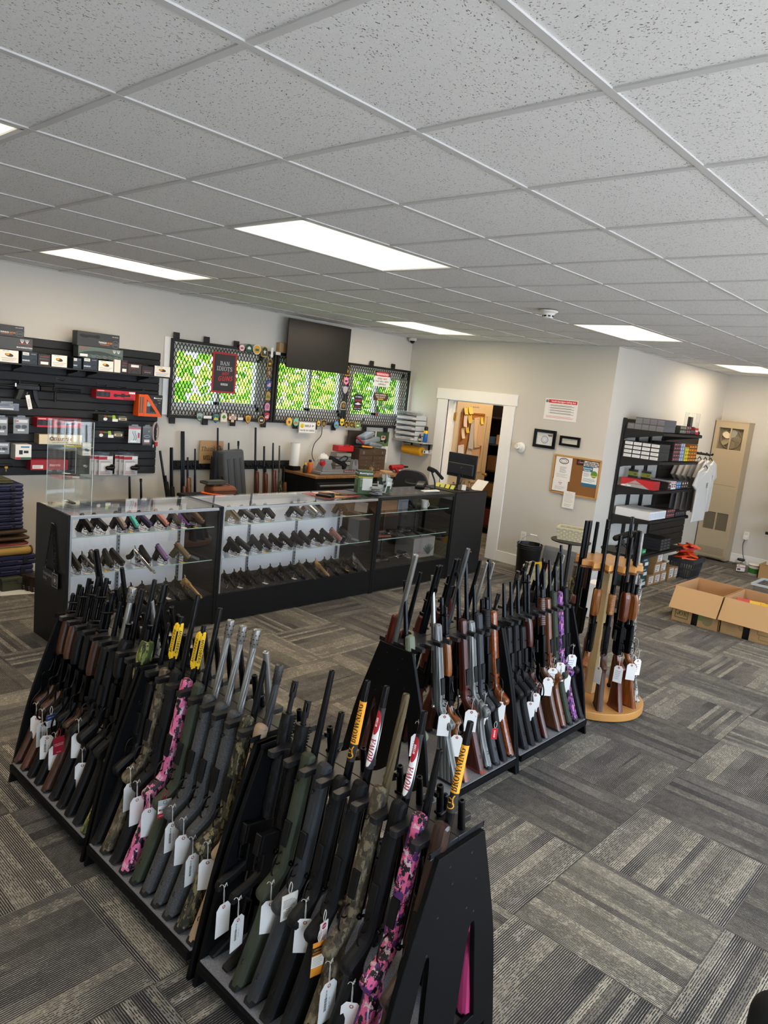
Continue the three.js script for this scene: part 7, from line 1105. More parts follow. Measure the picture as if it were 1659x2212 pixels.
carton('brown_carton','brown carton on the upper shelf of the dark case','carton',[-3.3,0.799,-4.98],QL,0.3,0.12,0.24,'#7a5a3c',null,'cartons in the dark case');carton('grey_bin','translucent grey bin on the upper shelf of the dark case','bin',[-3.3,0.799,-5.22],QL,0.16,0.12,0.22,'#6a6e74',null,'cartons in the dark case');
{const t=thing('white_mug','white cup handle shape on the upper shelf of the dark case','cup',[-3.32,0.799,-5.6],0);add('cup',lathe([[0,0],[0.035,0],[0.04,0.08],[0.037,0.08],[0.032,0.006],[0,0.006]],18),M.white,t);add('handle',at(new THREE.TorusGeometry(0.024,0.006,6,14,Math.PI),0.036,0.04,0,0,0,-A0),M.white,t);}
{const t=thing('knife_sheath','red brown knife sheath on the middle shelf of the dark case','sheath',[-3.3,0.529,-4.92],1.2);add('sheath',plate([[-0.1,-0.018],[0.08,-0.014],[0.12,0],[0.08,0.014],[-0.1,0.018]],0.016,0.006,4).rotateX(-A0).translate(0,0.009,0),mat('#6a2418',0.5),t);add('knife_handle',at(new THREE.CapsuleGeometry(0.012,0.07,3,8),-0.15,0.012,0,0,0,A0),STK.dark,t);}
}
// DOOR, BACK ROOM, DOOR WALL
{
const beige=mat('#cdb897',0.55);
const d=structG('door_1');const y1=1.955;

const x0=-4.5,x1=-4.462,za=-7.49,zb=-8.34;
add('door_leaf',bb(x0,x1,0.01,y1,zb,za,0.002),beige,d);
for(const[p0,p1,q0,q1]of[[za-0.1,za-0.38,0.2,0.85],[za-0.47,za-0.75,0.2,0.85],[za-0.1,za-0.75,0.98,1.8]]){add('panel_moulding',[bb(x1,x1+0.008,q0,q0+0.02,p1,p0),bb(x1,x1+0.008,q1-0.02,q1,p1,p0),bb(x1,x1+0.008,q0,q1,p0-0.02,p0),bb(x1,x1+0.008,q0,q1,p1,p1+0.02)],mat('#d4c0a0',0.5),d);add('raised_panel',bb(x1,x1+0.005,q0+0.05,q1-0.05,p1+0.05,p0-0.05,0.002),beige,d);}
add('hinge',[bb(x0-0.004,x1+0.004,1.7,1.8,za,za+0.03),rod(V(x1+0.006,1.69,za+0.012),V(x1+0.006,1.81,za+0.012),0.008)],M.brass,d);add('hinge',[bb(x0-0.004,x1+0.004,0.25,0.35,za,za+0.03)],M.brass,d);add('door_knob',[rod(V(x1,0.95,zb+0.07),V(x1+0.04,0.95,zb+0.07),0.012),sph(0.028,x1+0.06,0.95,zb+0.07,12)],M.brass,d);
const QD=Math.PI/2;
const cb=thing('cork_board','small framed cork board covered with notes on the open door','cork board',[x1+0.006,1.5,-7.86],QD);add('cork',bx(0.5,0.6,0.008,0,0,0.006),mat('#a8703a',0.9),cb);add('frame',[bx(0.54,0.025,0.02,0,0.305,0.008),bx(0.54,0.025,0.02,0,-0.305,0.008),bx(0.025,0.6,0.02,-0.258,0,0.008),bx(0.025,0.6,0.02,0.258,0,0.008)],mat('#9a5a22',0.5),cb);
const notes=[['yellow sticky note leftmost above the cork board',-0.2,0.34,0.08,0.1,'#d8c060'],['yellow sticky note second above the cork board',-0.1,0.35,0.09,0.1,'#dcc468'],['pink white slip at the upper left of the cork board',-0.2,0.2,0.08,0.16,'#d8c0b4'],['yellow note beside the pink slip on the cork board',-0.1,0.23,0.09,0.11,'#cdb04e'],['small yellow note in the second row of the cork board',-0.12,0.08,0.07,0.08,'#d0b04a'],['long grey receipt in the middle of the cork board',0.0,0.02,0.12,0.4,'#b8b4b0'],['tall cream sheet right of the receipt on the cork board',0.1,0.05,0.13,0.42,'#d8bc9c'],['white sheet curling at the right of the cork board',0.18,0.02,0.13,0.3,'#cfb090'],['yellow note at the upper right of the cork board',0.2,0.22,0.07,0.1,'#d8c048'],['white invoice hanging low left on the door',-0.2,-0.3,0.13,0.34,'#d8d4d4'],['long pointed paper hanging below the cork board',-0.02,-0.34,0.15,0.5,'#c8b49c'],['tan sheet hanging low right on the door',0.14,-0.3,0.18,0.38,'#cda884'],['cream note under the pink slip',-0.21,0.03,0.07,0.14,'#d4c0a4']];
notes.forEach(([l,x,y,w,h,c],i)=>{const t=thing('paper_note',l,'note',[x1+0.024+(i%4)*0.004,1.5+y,-7.86-x],QD,'notes on the cork board');const g=new THREE.BoxGeometry(w,h,0.0012,2,4,1),p=g.attributes.position;for(let k=0;k<p.count;k++){const v=(p.getY(k)/h+0.5);p.setZ(k,p.getZ(k)+0.025*Math.pow(1-v,2));}g.computeVertexNormals();at(g,0,0,0,0,0,0.12*Math.sin(i*2.3));add('sheet',g,mat(c,0.85),t);add('pin',sph(0.005,0,h*0.44,0.003,6),pick([M.red,M.yellow,M.steel]),t);});
{const pr=print('empdoor',120,30,(g,w,h)=>{fill(g,'#cdb897',0,0,w,h);txt(g,'Employees Only',56,15,15,'#2a2018');});const t=thing('door_lettering','small employees only lettering near the top of the open door','lettering',[x1+0.003,1.9,-7.9],QD);add('lettering',sheet(pr,0.2,0.04),pr.m,t);}

const sh=thing('storage_shelf','dark storage shelving in the back room seen through the doorway','shelving',[0,0,0],0);for(const y of[0.1,0.55,0.95,1.35,1.75])add('board',bb(-5.2,-4.38,y,y+0.02,-9.2,-8.72),mat('#2c2620',0.8),sh);for(const[x,z]of[[-5.19,-8.72],[-4.39,-8.72],[-5.19,-9.2],[-4.39,-9.2]])add('post',bb(x-0.015,x+0.015,0,2.1,z-0.015,z+0.015),M.black,sh);add('back_sheet',bb(-5.2,-4.38,0.1,2.3,-9.23,-9.22),mat('#1a1612',0.9),sh);
const bx2=[[-4.86,0.975,0.16,0.18,'#24405c','blue carton on the back room shelf'],[-4.66,0.975,0.14,0.22,'#6a4a2c','brown carton on the back room shelf'],[-4.7,0.575,0.3,0.2,'#8a6a48','wide tan carton low in the back room'],[-4.72,1.375,0.12,0.1,'#3c5a88','small blue box at eye height in the back room'],[-4.56,1.375,0.12,0.14,'#b08a62','light brown box at eye height in the back room'],[-4.68,0.125,0.34,0.25,'#7c3a2c','red brown carton on the back room bottom shelf']];bx2.forEach(([x,y,w,h,c,l])=>carton('storage_carton',l,'carton',[x,y,-8.76],0,w,h,0.25,c,null,'cartons in the back room'));
{const t=thing('back_room_lamp','warm round ceiling lamp in the back room','lamp',[-3.7,2.72,-8.1],0);add('base',lathe([[0,0],[0.15,0],[0.15,-0.02],[0,-0.02]],24),M.white,t);add('globe',lathe([[0.14,-0.02],[0.13,-0.05],[0.08,-0.08],[0,-0.09]],24),new THREE.MeshPhysicalMaterial({color:'#fff4e0',emissive:'#ffd9a0',emissiveIntensity:1.2,roughness:0.5}),t);const l=new THREE.PointLight('#ffe0b8',4);l.position.set(0,-0.16,0);l.castShadow=true;t.add(l);}
// notices on the door wall
 const wallPiece=(name,label,cat,x,y,w,h,build)=>{const t=thing(name,label,cat,[x,y,ZD+0.001],0);build(t,w,h);return t;};
wallPiece('safety_poster','white poster with red heading band on the door wall','poster',-2.815,1.98,0.435,0.25,(t,w,h)=>{const pr=print('yhsa',440,256,(g,W,H)=>{fill(g,'#efece9',0,0,W,H);fill(g,'#d42a2c',46,12,W-60,40);txt(g,'Youth Handgun Safety Act',245,32,26,'#fff','sans-serif','bold','center',330);g.fillStyle='#6a7a98';g.beginPath();g.arc(26,34,18,0,7);g.fill();for(let k=0;k<4;k++){fill(g,'#333',62,78+k*30,6,6);lines(g,78,74+k*30,320,2,9,'#55504e',4);}lines(g,34,206,370,3,10,'#d88a88',4);});add('sheet',sheet(pr,w,h,0.003),pr.m,t).position.z=0.002;add('tape',bx(w,0.006,0.004,0,h/2-0.004,0.002),M.paper,t);});
const framed=(label,x,y,w,h,pr,f)=>wallPiece('framed_certificate',label,'frame',x,y,w,h,(t)=>{add('frame',[bx(w,f,0.022,0,h/2-f/2,0.012),bx(w,f,0.022,0,-h/2+f/2,0.012),bx(f,h-2*f,0.022,-w/2+f/2,0,0.012),bx(f,h-2*f,0.022,w/2-f/2,0,0.012)],M.blackGloss,t);add('document',sheet(pr,w-2*f+0.004,h-2*f+0.004,0.002),pr.m,t).position.z=0.006;add('glass',bx(w-2*f+0.002,h-2*f+0.002,0.002,0,0,0.012),M.glass,t);});
framed('black framed certificate with a round blue seal',-2.97,1.62,0.296,0.218,print('cert1',200,140,(g,w,h)=>{fill(g,'#e4e6e6',0,0,w,h);g.strokeStyle='#5a6ea8';g.lineWidth=6;g.beginPath();g.arc(100,78,38,0,7);g.stroke();g.lineWidth=2;g.beginPath();g.arc(100,78,24,0,7);g.stroke();fill(g,'#222',130,22,56,8);fill(g,'#222',138,34,40,6);lines(g,16,20,100,3,10,'#888',2);lines(g,16,56,40,5,12,'#aaa',2);}),0.035);
framed('smaller black framed license right of the seal certificate',-2.633,1.628,0.263,0.116,print('cert2',200,80,(g,w,h)=>{fill(g,'#d9dccf',0,0,w,h);lines(g,20,14,150,6,10,'#8a8f88',2);}),0.028);
wallPiece('alarm_strobe','round white emergency light on the door wall','emergency light',-3.29,1.475,0.1,0.1,(t)=>{add('base',at(lathe([[0,0],[0.066,0],[0.066,0.012],[0.05,0.03],[0,0.03]],24),0,0,0,A0),M.white,t);add('lamp_head',at(cy(0.034,0.04,0.06,18),-0.012,0.012,0.05,A0-0.2,0.2),M.white,t);add('lens',at(cy(0.026,0.026,0.006,16),-0.02,0.018,0.082,A0-0.2,0.2),mat('#b8b8b4',0.2,0.5),t);});
wallPiece('bulletin_board','cork bulletin board with a light wood frame on the door wall','cork board',-2.5,1.233,0.592,0.44,(t,w,h)=>{const f=0.02;add('cork',bx(w-f,h-f,0.01,0,0,0.006),new THREE.MeshPhysicalMaterial({roughness:0.95,map:dataTex(128,(x,y)=>{const v=0.82+0.36*(vnoise(N128,128,x*128,y*128)- 0.5);return[168*v,112*v,58*v];},6)}),t);add('frame',[bx(w,f,0.02,0,h/2,0.01),bx(w,f,0.02,0,-h/2,0.01),bx(f,h,0.02,-w/2,0,0.01),bx(f,h,0.02,w/2,0,0.01)],mat('#c2945a',0.5),t);});
const pinned=(name,label,x,y,w,h,pr,z=0.014)=>{const t=thing(name,label,'notice',[x,y,ZD+z],0,'papers on the bulletin board');add('sheet',sheet(pr,w,h),pr.m,t);add('pin',sph(0.005,0,h/2-0.012,0.004,6),M.steel,t);};
pinned('paper_notice','white price notice with oval logo on the bulletin board',-2.668,1.3,0.215,0.28,print('notice1',170,220,(g,w,h)=>{fill(g,'#eeece8',0,0,w,h);g.strokeStyle='#333';g.lineWidth=7;g.beginPath();g.ellipse(85,38,46,24,0,0,7);g.stroke();g.lineWidth=3;g.beginPath();g.ellipse(85,38,28,13,0,0,7);g.stroke();lines(g,52,92,70,6,10,'#888',3);lines(g,26,160,120,3,12,'#aaa',3);}),0.016);
pinned('paper_notice','white sheet with a red line under the price notice',-2.678,1.1,0.2,0.135,print('notice2',170,110,(g,w,h)=>{fill(g,'#eceae7',0,0,w,h);fill(g,'#b8343c',66,26,40,5);fill(g,'#b8343c',74,40,24,4);lines(g,30,64,110,3,11,'#b4b0ac',3);}),0.019);
pinned('paper_notice','handwritten note hanging below the bulletin board',-2.535,0.95,0.15,0.2,print('notice3',130,180,(g,w,h)=>{fill(g,'#eceae4',0,0,w,h);lines(g,16,24,96,8,13,'#a49c94',2);lines(g,20,140,80,2,16,'#8a8278',3);}),0.024);
pinned('event_flyer','colourful event flyer with a crowd photo on the bulletin board',-2.318,1.285,0.19,0.29,print('flyer',170,260,(g,w,h)=>{fill(g,'#e9ecee',0,0,w,h);for(let i=0;i<120;i++)fill(g,['#2a2620','#8a5a48','#445a8a','#b8a890','#3a3a3c'][i%5],(i*31)%170,(i*17)%52,8,8);fill(g,'#2f6c8c',0,52,110,54);txt(g,'Community',52,72,18,'#fff');txt(g,'Field Day',46,94,17,'#fff');g.fillStyle='#5f8a3c';g.beginPath();g.arc(128,126,36,0,7);g.fill();g.fillStyle='#c8c040';g.fillRect(100,138,62,12);lines(g,12,120,70,4,11,'#666',3);lines(g,12,176,140,4,10,'#777',3);fill(g,'#2f6c8c',0,226,w,34);}),0.014);
pinned('event_card','small dark card at the top of the bulletin board',-2.46,1.405,0.09,0.06,print('dcard',90,60,(g,w,h)=>{fill(g,'#2a1e1c',0,0,w,h);g.fillStyle='#8c2c24';g.beginPath();g.arc(30,30,16,0,7);g.fill();txt(g,'EVENT',62,30,14,'#ddd');}),0.017);
const outlet=(label,pos,ry,plug)=>{const t=thing('wall_outlet',label,'outlet',pos,ry);add('plate',rb(0.075,0.118,0.006,0.002,0,0,0.003),M.white,t);add('socket',rb(0.034,0.03,0.004,0.002,0,0.024,0.007),mat('#d8d6d0',0.4),t);add('socket',rb(0.034,0.03,0.004,0.002,0,-0.024,0.007),mat('#d8d6d0',0.4),t);if(plug){add('plug',rb(0.05,0.05,0.04,0.006,0,-0.024,0.026),M.white,t);add('cord',tube([[0,-0.05,0.03],[-0.01,-0.12,0.04],[0.02,-0.22,0.04],[0.06,-0.32,0.06]],0.004,6,20),M.black,t);}};
outlet('white wall outlet above the black bucket',[-3.085,0.39,ZD],0);

{const t=thing('smoke_detector','white smoke detector on the ceiling','smoke detector',[-1.55,H-0.003,-4.66],0);add('base',lathe([[0,0],[0.075,0],[0.075,-0.012],[0.06,-0.022],[0,-0.022]],26),M.white,t);add('head',lathe([[0.056,-0.02],[0.05,-0.032],[0.042,-0.036],[0.042,-0.056],[0.03,-0.062],[0,-0.062]],24),M.white,t);add('vents',[0,1,2,3,4,5,6,7].map((k)=>at(bx(0.02,0.012,0.003),0,-0.046,0.042).rotateY(k*Math.PI/4)),M.black,t);}

{const t=thing('bucket','black plastic bucket with a wire handle by the door wall','bucket',[-2.84,0.002,-7.09],0);add('body',lathe([[0,0],[0.128,0],[0.148,0.36],[0.156,0.362],[0.156,0.37],[0.144,0.37],[0.124,0.008],[0,0.008]],30),mat('#0e0e10',0.4),t);add('rim',[0.32,0.34,0.36].map((y)=>at(new THREE.TorusGeometry(0.15,0.004,6,30),0,y,0,A0)),mat('#141416',0.4),t);add('bail_handle',tube([[-0.15,0.33,0.02],[-0.11,0.42,-0.03],[0,0.47,-0.06],[0.11,0.42,-0.03],[0.15,0.33,0.02]],0.003,6,24),M.steel,t);add('hand_grip',at(cy(0.009,0.009,0.09,10),0,0.468,-0.058,0,0,A0),M.white,t);}
{const t=thing('plastic_table','grey folded plastic table top leaning by the door wall','table',[-2.5,0.002,-7.29],0);add('top',at(rb(0.5,0.36,0.03,0.012,0,0.18,0,2),0,0,0.04,-0.12),mat('#76787a',0.6),t);add('inset',at(rb(0.4,0.26,0.006,0.003,0,0.18,0.016),0,0,0.04,-0.12),mat('#6a6c6e',0.6),t);}
const wicker=(label,pos,w,h,d,ry)=>{const t=thing('wicker_basket',label,'basket',pos,ry);const wm=[mat('#c9c3a6',0.85),mat('#b4ad8e',0.85)];const n=6;for(let r=0;r<n;r++){const f=0.86+0.14*(r+0.5)/n,ww=w*f,dd=d*f,hh=h/n,l=[[],[]];for(let k=0;k<9;k++){const o=(k+r)%2;l[o].push(bx(ww/9*0.96,hh*0.92,0.006+o*0.004,(k-4)*ww/9,hh*(r+0.5),dd/2),bx(ww/9*0.96,hh*0.92,0.006+o*0.004,(k-4)*ww/9,hh*(r+0.5),-dd/2));}for(let k=0;k<7;k++){const o=(k+r)%2;l[o].push(bx(0.006+o*0.004,hh*0.92,dd/7*0.96,ww/2,hh*(r+0.5),(k-3)*dd/7),bx(0.006+o*0.004,hh*0.92,dd/7*0.96,-ww/2,hh*(r+0.5),(k-3)*dd/7));}const b=add('weave_band',l[0],wm[0],t);b.userData.kind='stuff';add('weave_strand',l[1],wm[1],b).userData.kind='stuff';}add('bottom',bx(w*0.84,0.006,d*0.84,0,0.004,0),wm[1],t);add('rim',[bx(w*1.03,0.014,0.014,0,h,d/2),bx(w*1.03,0.014,0.014,0,h,-d/2),bx(0.014,0.014,d*1.03,w/2,h,0),bx(0.014,0.014,d*1.03,-w/2,h,0)],wm[0],t);return t;};

const ped=(label,x,z,y,r)=>{const t=thing('pedestal_table',label,'table',[x,0,z],0,'small round tables');add('top',lathe([[0,y-0.02],[r-0.006,y-0.02],[r,y-0.012],[r,y-0.004],[r-0.006,y],[0,y]],36),mat('#2b2927',0.5),t);add('post',cy(0.02,0.02,y-0.03,12,0,y/2,0),M.black,t);add('foot',lathe([[0,0.002],[0.17,0.002],[0.16,0.014],[0.03,0.03],[0,0.03]],28),M.black,t);};
ped('small round black table holding a wicker basket beside the corner',-2.13,-6.72,0.6,0.215);ped('small round black table holding a black pistol stand before the shelving',-1.62,-6.85,0.6,0.2);
wicker('cream woven basket on the small round table',[-2.13,0.601,-6.72],0.3,0.13,0.22,0.3);
wicker('cream woven basket on the carpet full of small packages',[-2.48,0.002,-6.78],0.32,0.21,0.26,0.2);
{const pk=[['yellow packet sticking out of the floor basket',-2.5,-6.76,'#e0c020'],['red and white packet in the floor basket',-2.42,-6.8,'#c86a5c'],['clear grey packet at the right of the floor basket',-2.38,-6.72,'#b4b2ac'],['pale packet at the back of the floor basket',-2.48,-6.86,'#d8d4c8']];pk.forEach(([l,x,z,c],i)=>{const o=solo('small_packet',at(rb(0.1,0.12,0.012,0.003),0,0,0,-0.4,i*0.9,0.3),mat(c,0.5),l,'packet','packets in the floor basket');o.position.set(x,0.2,z);});}
{const t=thing('spotting_scope','black scope on a stand on the small round table','scope',[-1.62,0.601,-6.85],0.5);add('body',at(new THREE.CapsuleGeometry(0.032,0.14,4,12),0,0.14,0,0,0,-1.1),M.poly,t);add('eyepiece',rod(V(0.06,0.18,0),V(0.13,0.21,0),0.018,0.016),M.black,t);add('mount',[rb(0.06,0.06,0.05,0.01,0,0.08,0)],M.black,t);for(const a of[0,2.1,4.2])add('leg',rod(V(0,0.07,0),V(Math.cos(a)*0.09,0.003,Math.sin(a)*0.09),0.008),M.black,t);}
}
// SHELVING ON THE CORNER WALL
{
const bk=mat('#141517',0.5),x0=-2.195,zA=-7.72,zB=-8.94,xf=-1.71;
const u=thing('gondola_shelving','black metal shelving full of cartridge boxes on the corner wall','shelving',[0,0,0],0);
for(const z of[zA,zA-0.42,zA-0.8,zB])add('upright',bb(x0,x0+0.03,0,1.97,z-0.02,z+0.02),bk,u);
add('base_foot',[bb(x0,xf,0,0.06,zA-0.02,zA+0.02),bb(x0,xf,0,0.06,zB-0.02,zB+0.02)],bk,u);
const YS=[1.85,1.52,1.18,0.83,0.42];
YS.forEach((y)=>{const s=add('shelf',[bb(x0+0.03,xf,y-0.008,y,zB,zA),bb(xf-0.004,xf,y-0.04,y,zB,zA)],bk,u);add('shelf_bracket',[plate([[0,0,1],[0.46,0,1],[0.46,-0.03,1],[0.05,-0.1,1],[0,-0.12,1]],0.004,0,1).translate(x0+0.03,y-0.008,zA)],bk,s);add('shelf_bracket',[plate([[0,0,1],[0.46,0,1],[0.46,-0.03,1],[0.05,-0.1,1],[0,-0.12,1]],0.004,0,1).translate(x0+0.03,y-0.008,zB)],bk,s);});
add('top_crossbar',[bb(x0,x0+0.02,1.9,1.96,zB,zA)],bk,u);

const sp=thing('slatwall_panel','small black slatwall panel behind the hanging shirts on the corner wall','slatwall',[0,0,0],0);const n=18;for(let i=0;i<n;i++)add('slat',bb(x0+0.004,x0+0.02,0.26+i*0.09,0.26+i*0.09+0.08,-10.2,-8.98,0.003),bk,sp);add('backing',bb(x0,x0+0.008,0.26,1.88,-10.2,-8.98),M.black,sp);

const ends={white:print('endw',60,40,(g,w,h)=>{fill(g,'#2a2c30',0,0,w,h);fill(g,'#e8e8e8',3,6,54,30);lines(g,8,14,40,2,9,'#888',2);}),grey:print('endg',60,50,(g,w,h)=>{fill(g,'#77767a',0,0,w,h);fill(g,'#55545a',0,0,w,5);fill(g,'#8c8b8e',8,14,44,3);}),red:print('endr',60,40,(g,w,h)=>{fill(g,'#3a3234',0,0,w,h);fill(g,'#a8303c',0,6,34,18);fill(g,'#d8d0cc',38,10,16,10);fill(g,'#6a5a58',6,30,48,4);}),orange:print('endo',60,40,(g,w,h)=>{fill(g,'#e08a1c',0,0,w,h);fill(g,'#2a2420',0,0,w,12);fill(g,'#2a2420',30,20,24,10);}),yellow:print('endy',60,40,(g,w,h)=>{fill(g,'#e0d02c',0,0,w,h);fill(g,'#30302a',30,4,26,12);}),blue:print('endb',60,60,(g,w,h)=>{fill(g,'#2f5f9c',0,0,w,h);fill(g,'#9ab8d8',6,8,46,18);fill(g,'#dfe6ee',10,38,36,8);}),slate:print('ends',60,40,(g,w,h)=>{fill(g,'#8a98c0',0,0,w,h);fill(g,'#c4ccd8',4,6,30,26);}),vehicle:print('endv',60,80,(g,w,h)=>{fill(g,'#efeeea',0,0,w,h);fill(g,'#c02c34',8,6,44,8);fill(g,'#5a5a5e',10,22,40,18);fill(g,'#9c2c34',10,46,40,14);}),brown:print('endbr',60,70,(g,w,h)=>{fill(g,'#332522',0,0,w,h);fill(g,'#e4e0dc',30,8,24,18);fill(g,'#a8a09a',8,44,40,8);}),box:print('endbox',60,60,(g,w,h)=>{fill(g,'#f0f1f3',0,0,w,h);fill(g,'#c8d4e4',8,10,40,40);}),chrome:print('endc',60,40,(g,w,h)=>{fill(g,'#3c4038',0,0,w,h);for(let k=0;k<4;k++)fill(g,k%2?'#c8ccc4':'#55604c',4+k*14,6,10,26);}),rwin:print('endrw',60,50,(g,w,h)=>{fill(g,'#b8202c',0,0,w,h);fill(g,'#e8e4e0',8,16,44,14);}),dark:print('enddk',60,40,(g,w,h)=>{fill(g,'#222328',0,0,w,h);fill(g,'#9a9ca0',4,10,30,4);fill(g,'#55585c',4,20,40,6);})};
const bodyCol={white:'#2a2c30',grey:'#636268',red:'#2e282a',orange:'#b86e18',yellow:'#b8aa28',blue:'#2a4c7c',slate:'#6a7290',vehicle:'#d8d6d2',brown:'#2a1e1c',box:'#e4e5e7',chrome:'#3c4038',rwin:'#a01c28',dark:'#1d1e22'};
const look={white:'black and white cartridge box',grey:'plain grey ammunition box',red:'red and grey cartridge box',orange:'orange cartridge box',yellow:'yellow cartridge box',blue:'blue cartridge box',slate:'pale blue cartridge box',vehicle:'white carton with red print',brown:'dark brown carton',box:'plain white carton',chrome:'green and silver ammunition box',rwin:'bright red carton',dark:'black cartridge box'};
const protos={};const counts={};
const stack=(shelf,key,z,y,w,h,d,cols,rows,note='')=>{for(let c=0;c<cols;c++)for(let r=0;r<rows;r++){
const pos=[xf-0.01,y+r*(h+0.001),z-(c+0.5)*(w+0.003)];const pk=key+w+h+d;const label=`${look[key]}, ${shelf}${cols > 1 ? ', ' + ord[c] + ' from left' : ''}${rows > 1 ? ', ' + ['lowest', 'second', 'third', 'fourth', 'fifth'][r] + ' layer' : ''}${note}`;
if(!protos[pk])protos[pk]=carton('cartridge_box',label,'box',pos,QL,w,h,d,bodyCol[key],ends[key],`${look[key]}es, ${shelf}`);else clone(protos[pk],pos,QL,label,`${look[key]}es, ${shelf}`);
}};
const endStack=(shelf,key,x,y,w,h,d,cols,rows,note='')=>{for(let c=0;c<cols;c++)for(let r=0;r<rows;r++)carton('cartridge_box',`${look[key]}, ${shelf} end, ${ord[c]} from left${rows > 1 ? ', ' + ['lowest', 'second', 'third', 'fourth', 'fifth'][r] + ' layer' : ''}${note}`,'box',[x+(c+0.5)*(w+0.002),y+r*(h+0.001),zA-0.012],0,w,h,d,bodyCol[key],ends[key],`${look[key]}es, ${shelf}`);};
endStack('top shelf','grey',-2.15,1.851,0.084,0.07,0.34,5,1,', lower row');endStack('top shelf','grey',-2.06,1.922,0.084,0.07,0.34,4,1,', upper row');
endStack('second shelf','white',-2.15,1.521,0.104,0.047,0.3,4,4);stack('top shelf','chrome',zA-0.5,1.851,0.06,0.045,0.2,3,2);stack('top shelf','red',zA-0.7,1.851,0.07,0.045,0.2,2,2);stack('top shelf','dark',zA-0.86,1.851,0.07,0.05,0.2,2,1);stack('top shelf','rwin',zA-0.98,1.851,0.12,0.08,0.16,1,1);
stack('second shelf','red',zA-0.41,1.521,0.062,0.042,0.28,3,5);stack('second shelf','slate',zA-0.62,1.521,0.062,0.042,0.28,2,5);stack('second shelf','yellow',zA-0.77,1.521,0.06,0.042,0.28,2,4);stack('second shelf','orange',zA-0.91,1.521,0.085,0.04,0.28,3,5);
stack('third shelf','brown',zA-0.42,1.181,0.085,0.085,0.3,1,1);stack('third shelf','vehicle',zA-0.52,1.181,0.07,0.095,0.3,2,1);stack('third shelf','blue',zA-0.68,1.181,0.07,0.09,0.3,2,1);stack('third shelf','brown',zA-0.84,1.181,0.07,0.085,0.28,3,1,', beside blue boxes');
stack('fourth shelf','box',zA-0.02,0.831,0.05,0.095,0.42,9,1);stack('fourth shelf','red',zA-0.52,0.831,0.06,0.05,0.3,4,2);stack('fourth shelf','dark',zA-0.8,0.831,0.075,0.06,0.3,4,1);
stack('bottom shelf','dark',zA-0.5,0.421,0.1,0.035,0.3,3,4);
{const pr=print('wintri',260,90,(g,w,h)=>{fill(g,'#c62a30',0,0,w,h);g.fillStyle='#a8a6a4';g.beginPath();g.moveTo(0,90);g.lineTo(110,14);g.lineTo(230,90);g.fill();txt(g,'WINCHESTER',112,52,17,'#c62a30');g.fillStyle='#f0eeec';g.beginPath();g.ellipse(44,78,42,10,0,0,7);g.fill();txt(g,'AA',44,79,13,'#b8242c');});const t=thing('case_of_shells','long red and grey cartridge case on the third shelf','box',[-1.925,1.181,zA-0.02],0);add('body',rb(0.4,0.1,0.16,0.002,0,0.05,-0.08),mat('#a8262c',0.5),t);const s=add('side_print',sheet(pr,0.398,0.098),pr.m,t);s.position.set(0,0.05,0.0006);}
['left','right'].forEach((w,i)=>{const t=thing('cleaning_kit',`${w} clear pack with yellow green card at the end of the third shelf`,'package',[-2.08+i*0.16,1.181,zA-0.22],0,'clear packs on the third shelf');const pr=print('kit',110,160,(g,W,H)=>{fill(g,'#3c3e40',0,0,W,H);fill(g,'#a8b040',0,24,W,40);txt(g,'KIT',80,46,20,'#222');fill(g,'#17181a',12,80,86,64);});add('card',sheet(pr,0.12,0.19,0.003),pr.m,t).position.set(0,0.1,0);add('shell',rb(0.14,0.21,0.03,0.006,0,0.106,0.004),M.clear,t);});
{const t=thing('acrylic_case','clear display case with black parts at the right end of the top shelf','display case',[-1.84,1.851,-8.88],QL);add('shell',rb(0.12,0.26,0.14,0.003,0,0.13,0),M.acrylic,t);add('contents',[rb(0.08,0.18,0.04,0.006,0,0.12,-0.02),rb(0.05,0.06,0.05,0.006,0.02,0.06,0.02)],mat('#3a3e3a',0.5),t);add('edges',[-1,1].flatMap((a)=>[-1,1].map((b)=>rod(V(a*0.06,0,b*0.07),V(a*0.06,0.26,b*0.07),0.002,0.002,5))),M.white,t);}
{const o=carton('green_box','small bright green box on the lowest shelf end','box',[-1.76,0.421,zA-0.12],QL,0.11,0.05,0.09,'#1c8a4c',print('gbx',60,30,(g,w,h)=>{fill(g,'#1c8a4c',0,0,w,h);txt(g,'RCBS',36,15,15,'#e8f4ea');}));}
// cartons on the floor in front
 const fl=(label,x,z,y,w,h,d,c,pr)=>carton('floor_carton',label,'carton',[x,y,z],QL,w,h,d,c,pr,'cartons on the floor by the shelving');
const lab=print('shiplabel',110,100,(g,w,h)=>{fill(g,'#a8845a',0,0,w,h);fill(g,'#f0f0f0',18,14,78,68);txt(g,'Hornady',56,26,14,'#222');lines(g,24,36,60,3,8,'#555',3);barcode(g,26,62,36,14);});const teal=print('tealend',120,70,(g,w,h)=>{fill(g,'#1f4648',0,0,w,h);fill(g,'#e8ecec',54,34,58,24);txt(g,'FEDERAL',60,16,15,'#dfe8e8');});
[0,1,2].forEach((i)=>fl(`dark teal carton ${['lowest', 'middle', 'topmost'][i]} in its stack beside the shelving`,-1.75,-7.92,0.004+i*0.121,0.2,0.12,0.4,'#1c3c3e',teal));
const A=[['first from the teal stack in the bottom row',-8.12,0.004],['second from the teal stack in the bottom row',-8.31,0.004],['third from the teal stack in the bottom row',-8.5,0.004],['left one in the middle row',-8.26,0.135],['right one in the middle row',-8.45,0.135],['single top one of the pile',-8.3,0.266]];A.forEach(([l,z,y])=>fl(`brown labelled carton, ${l}`,-1.73,z,y,0.18,0.13,0.4,'#a07c52',lab));
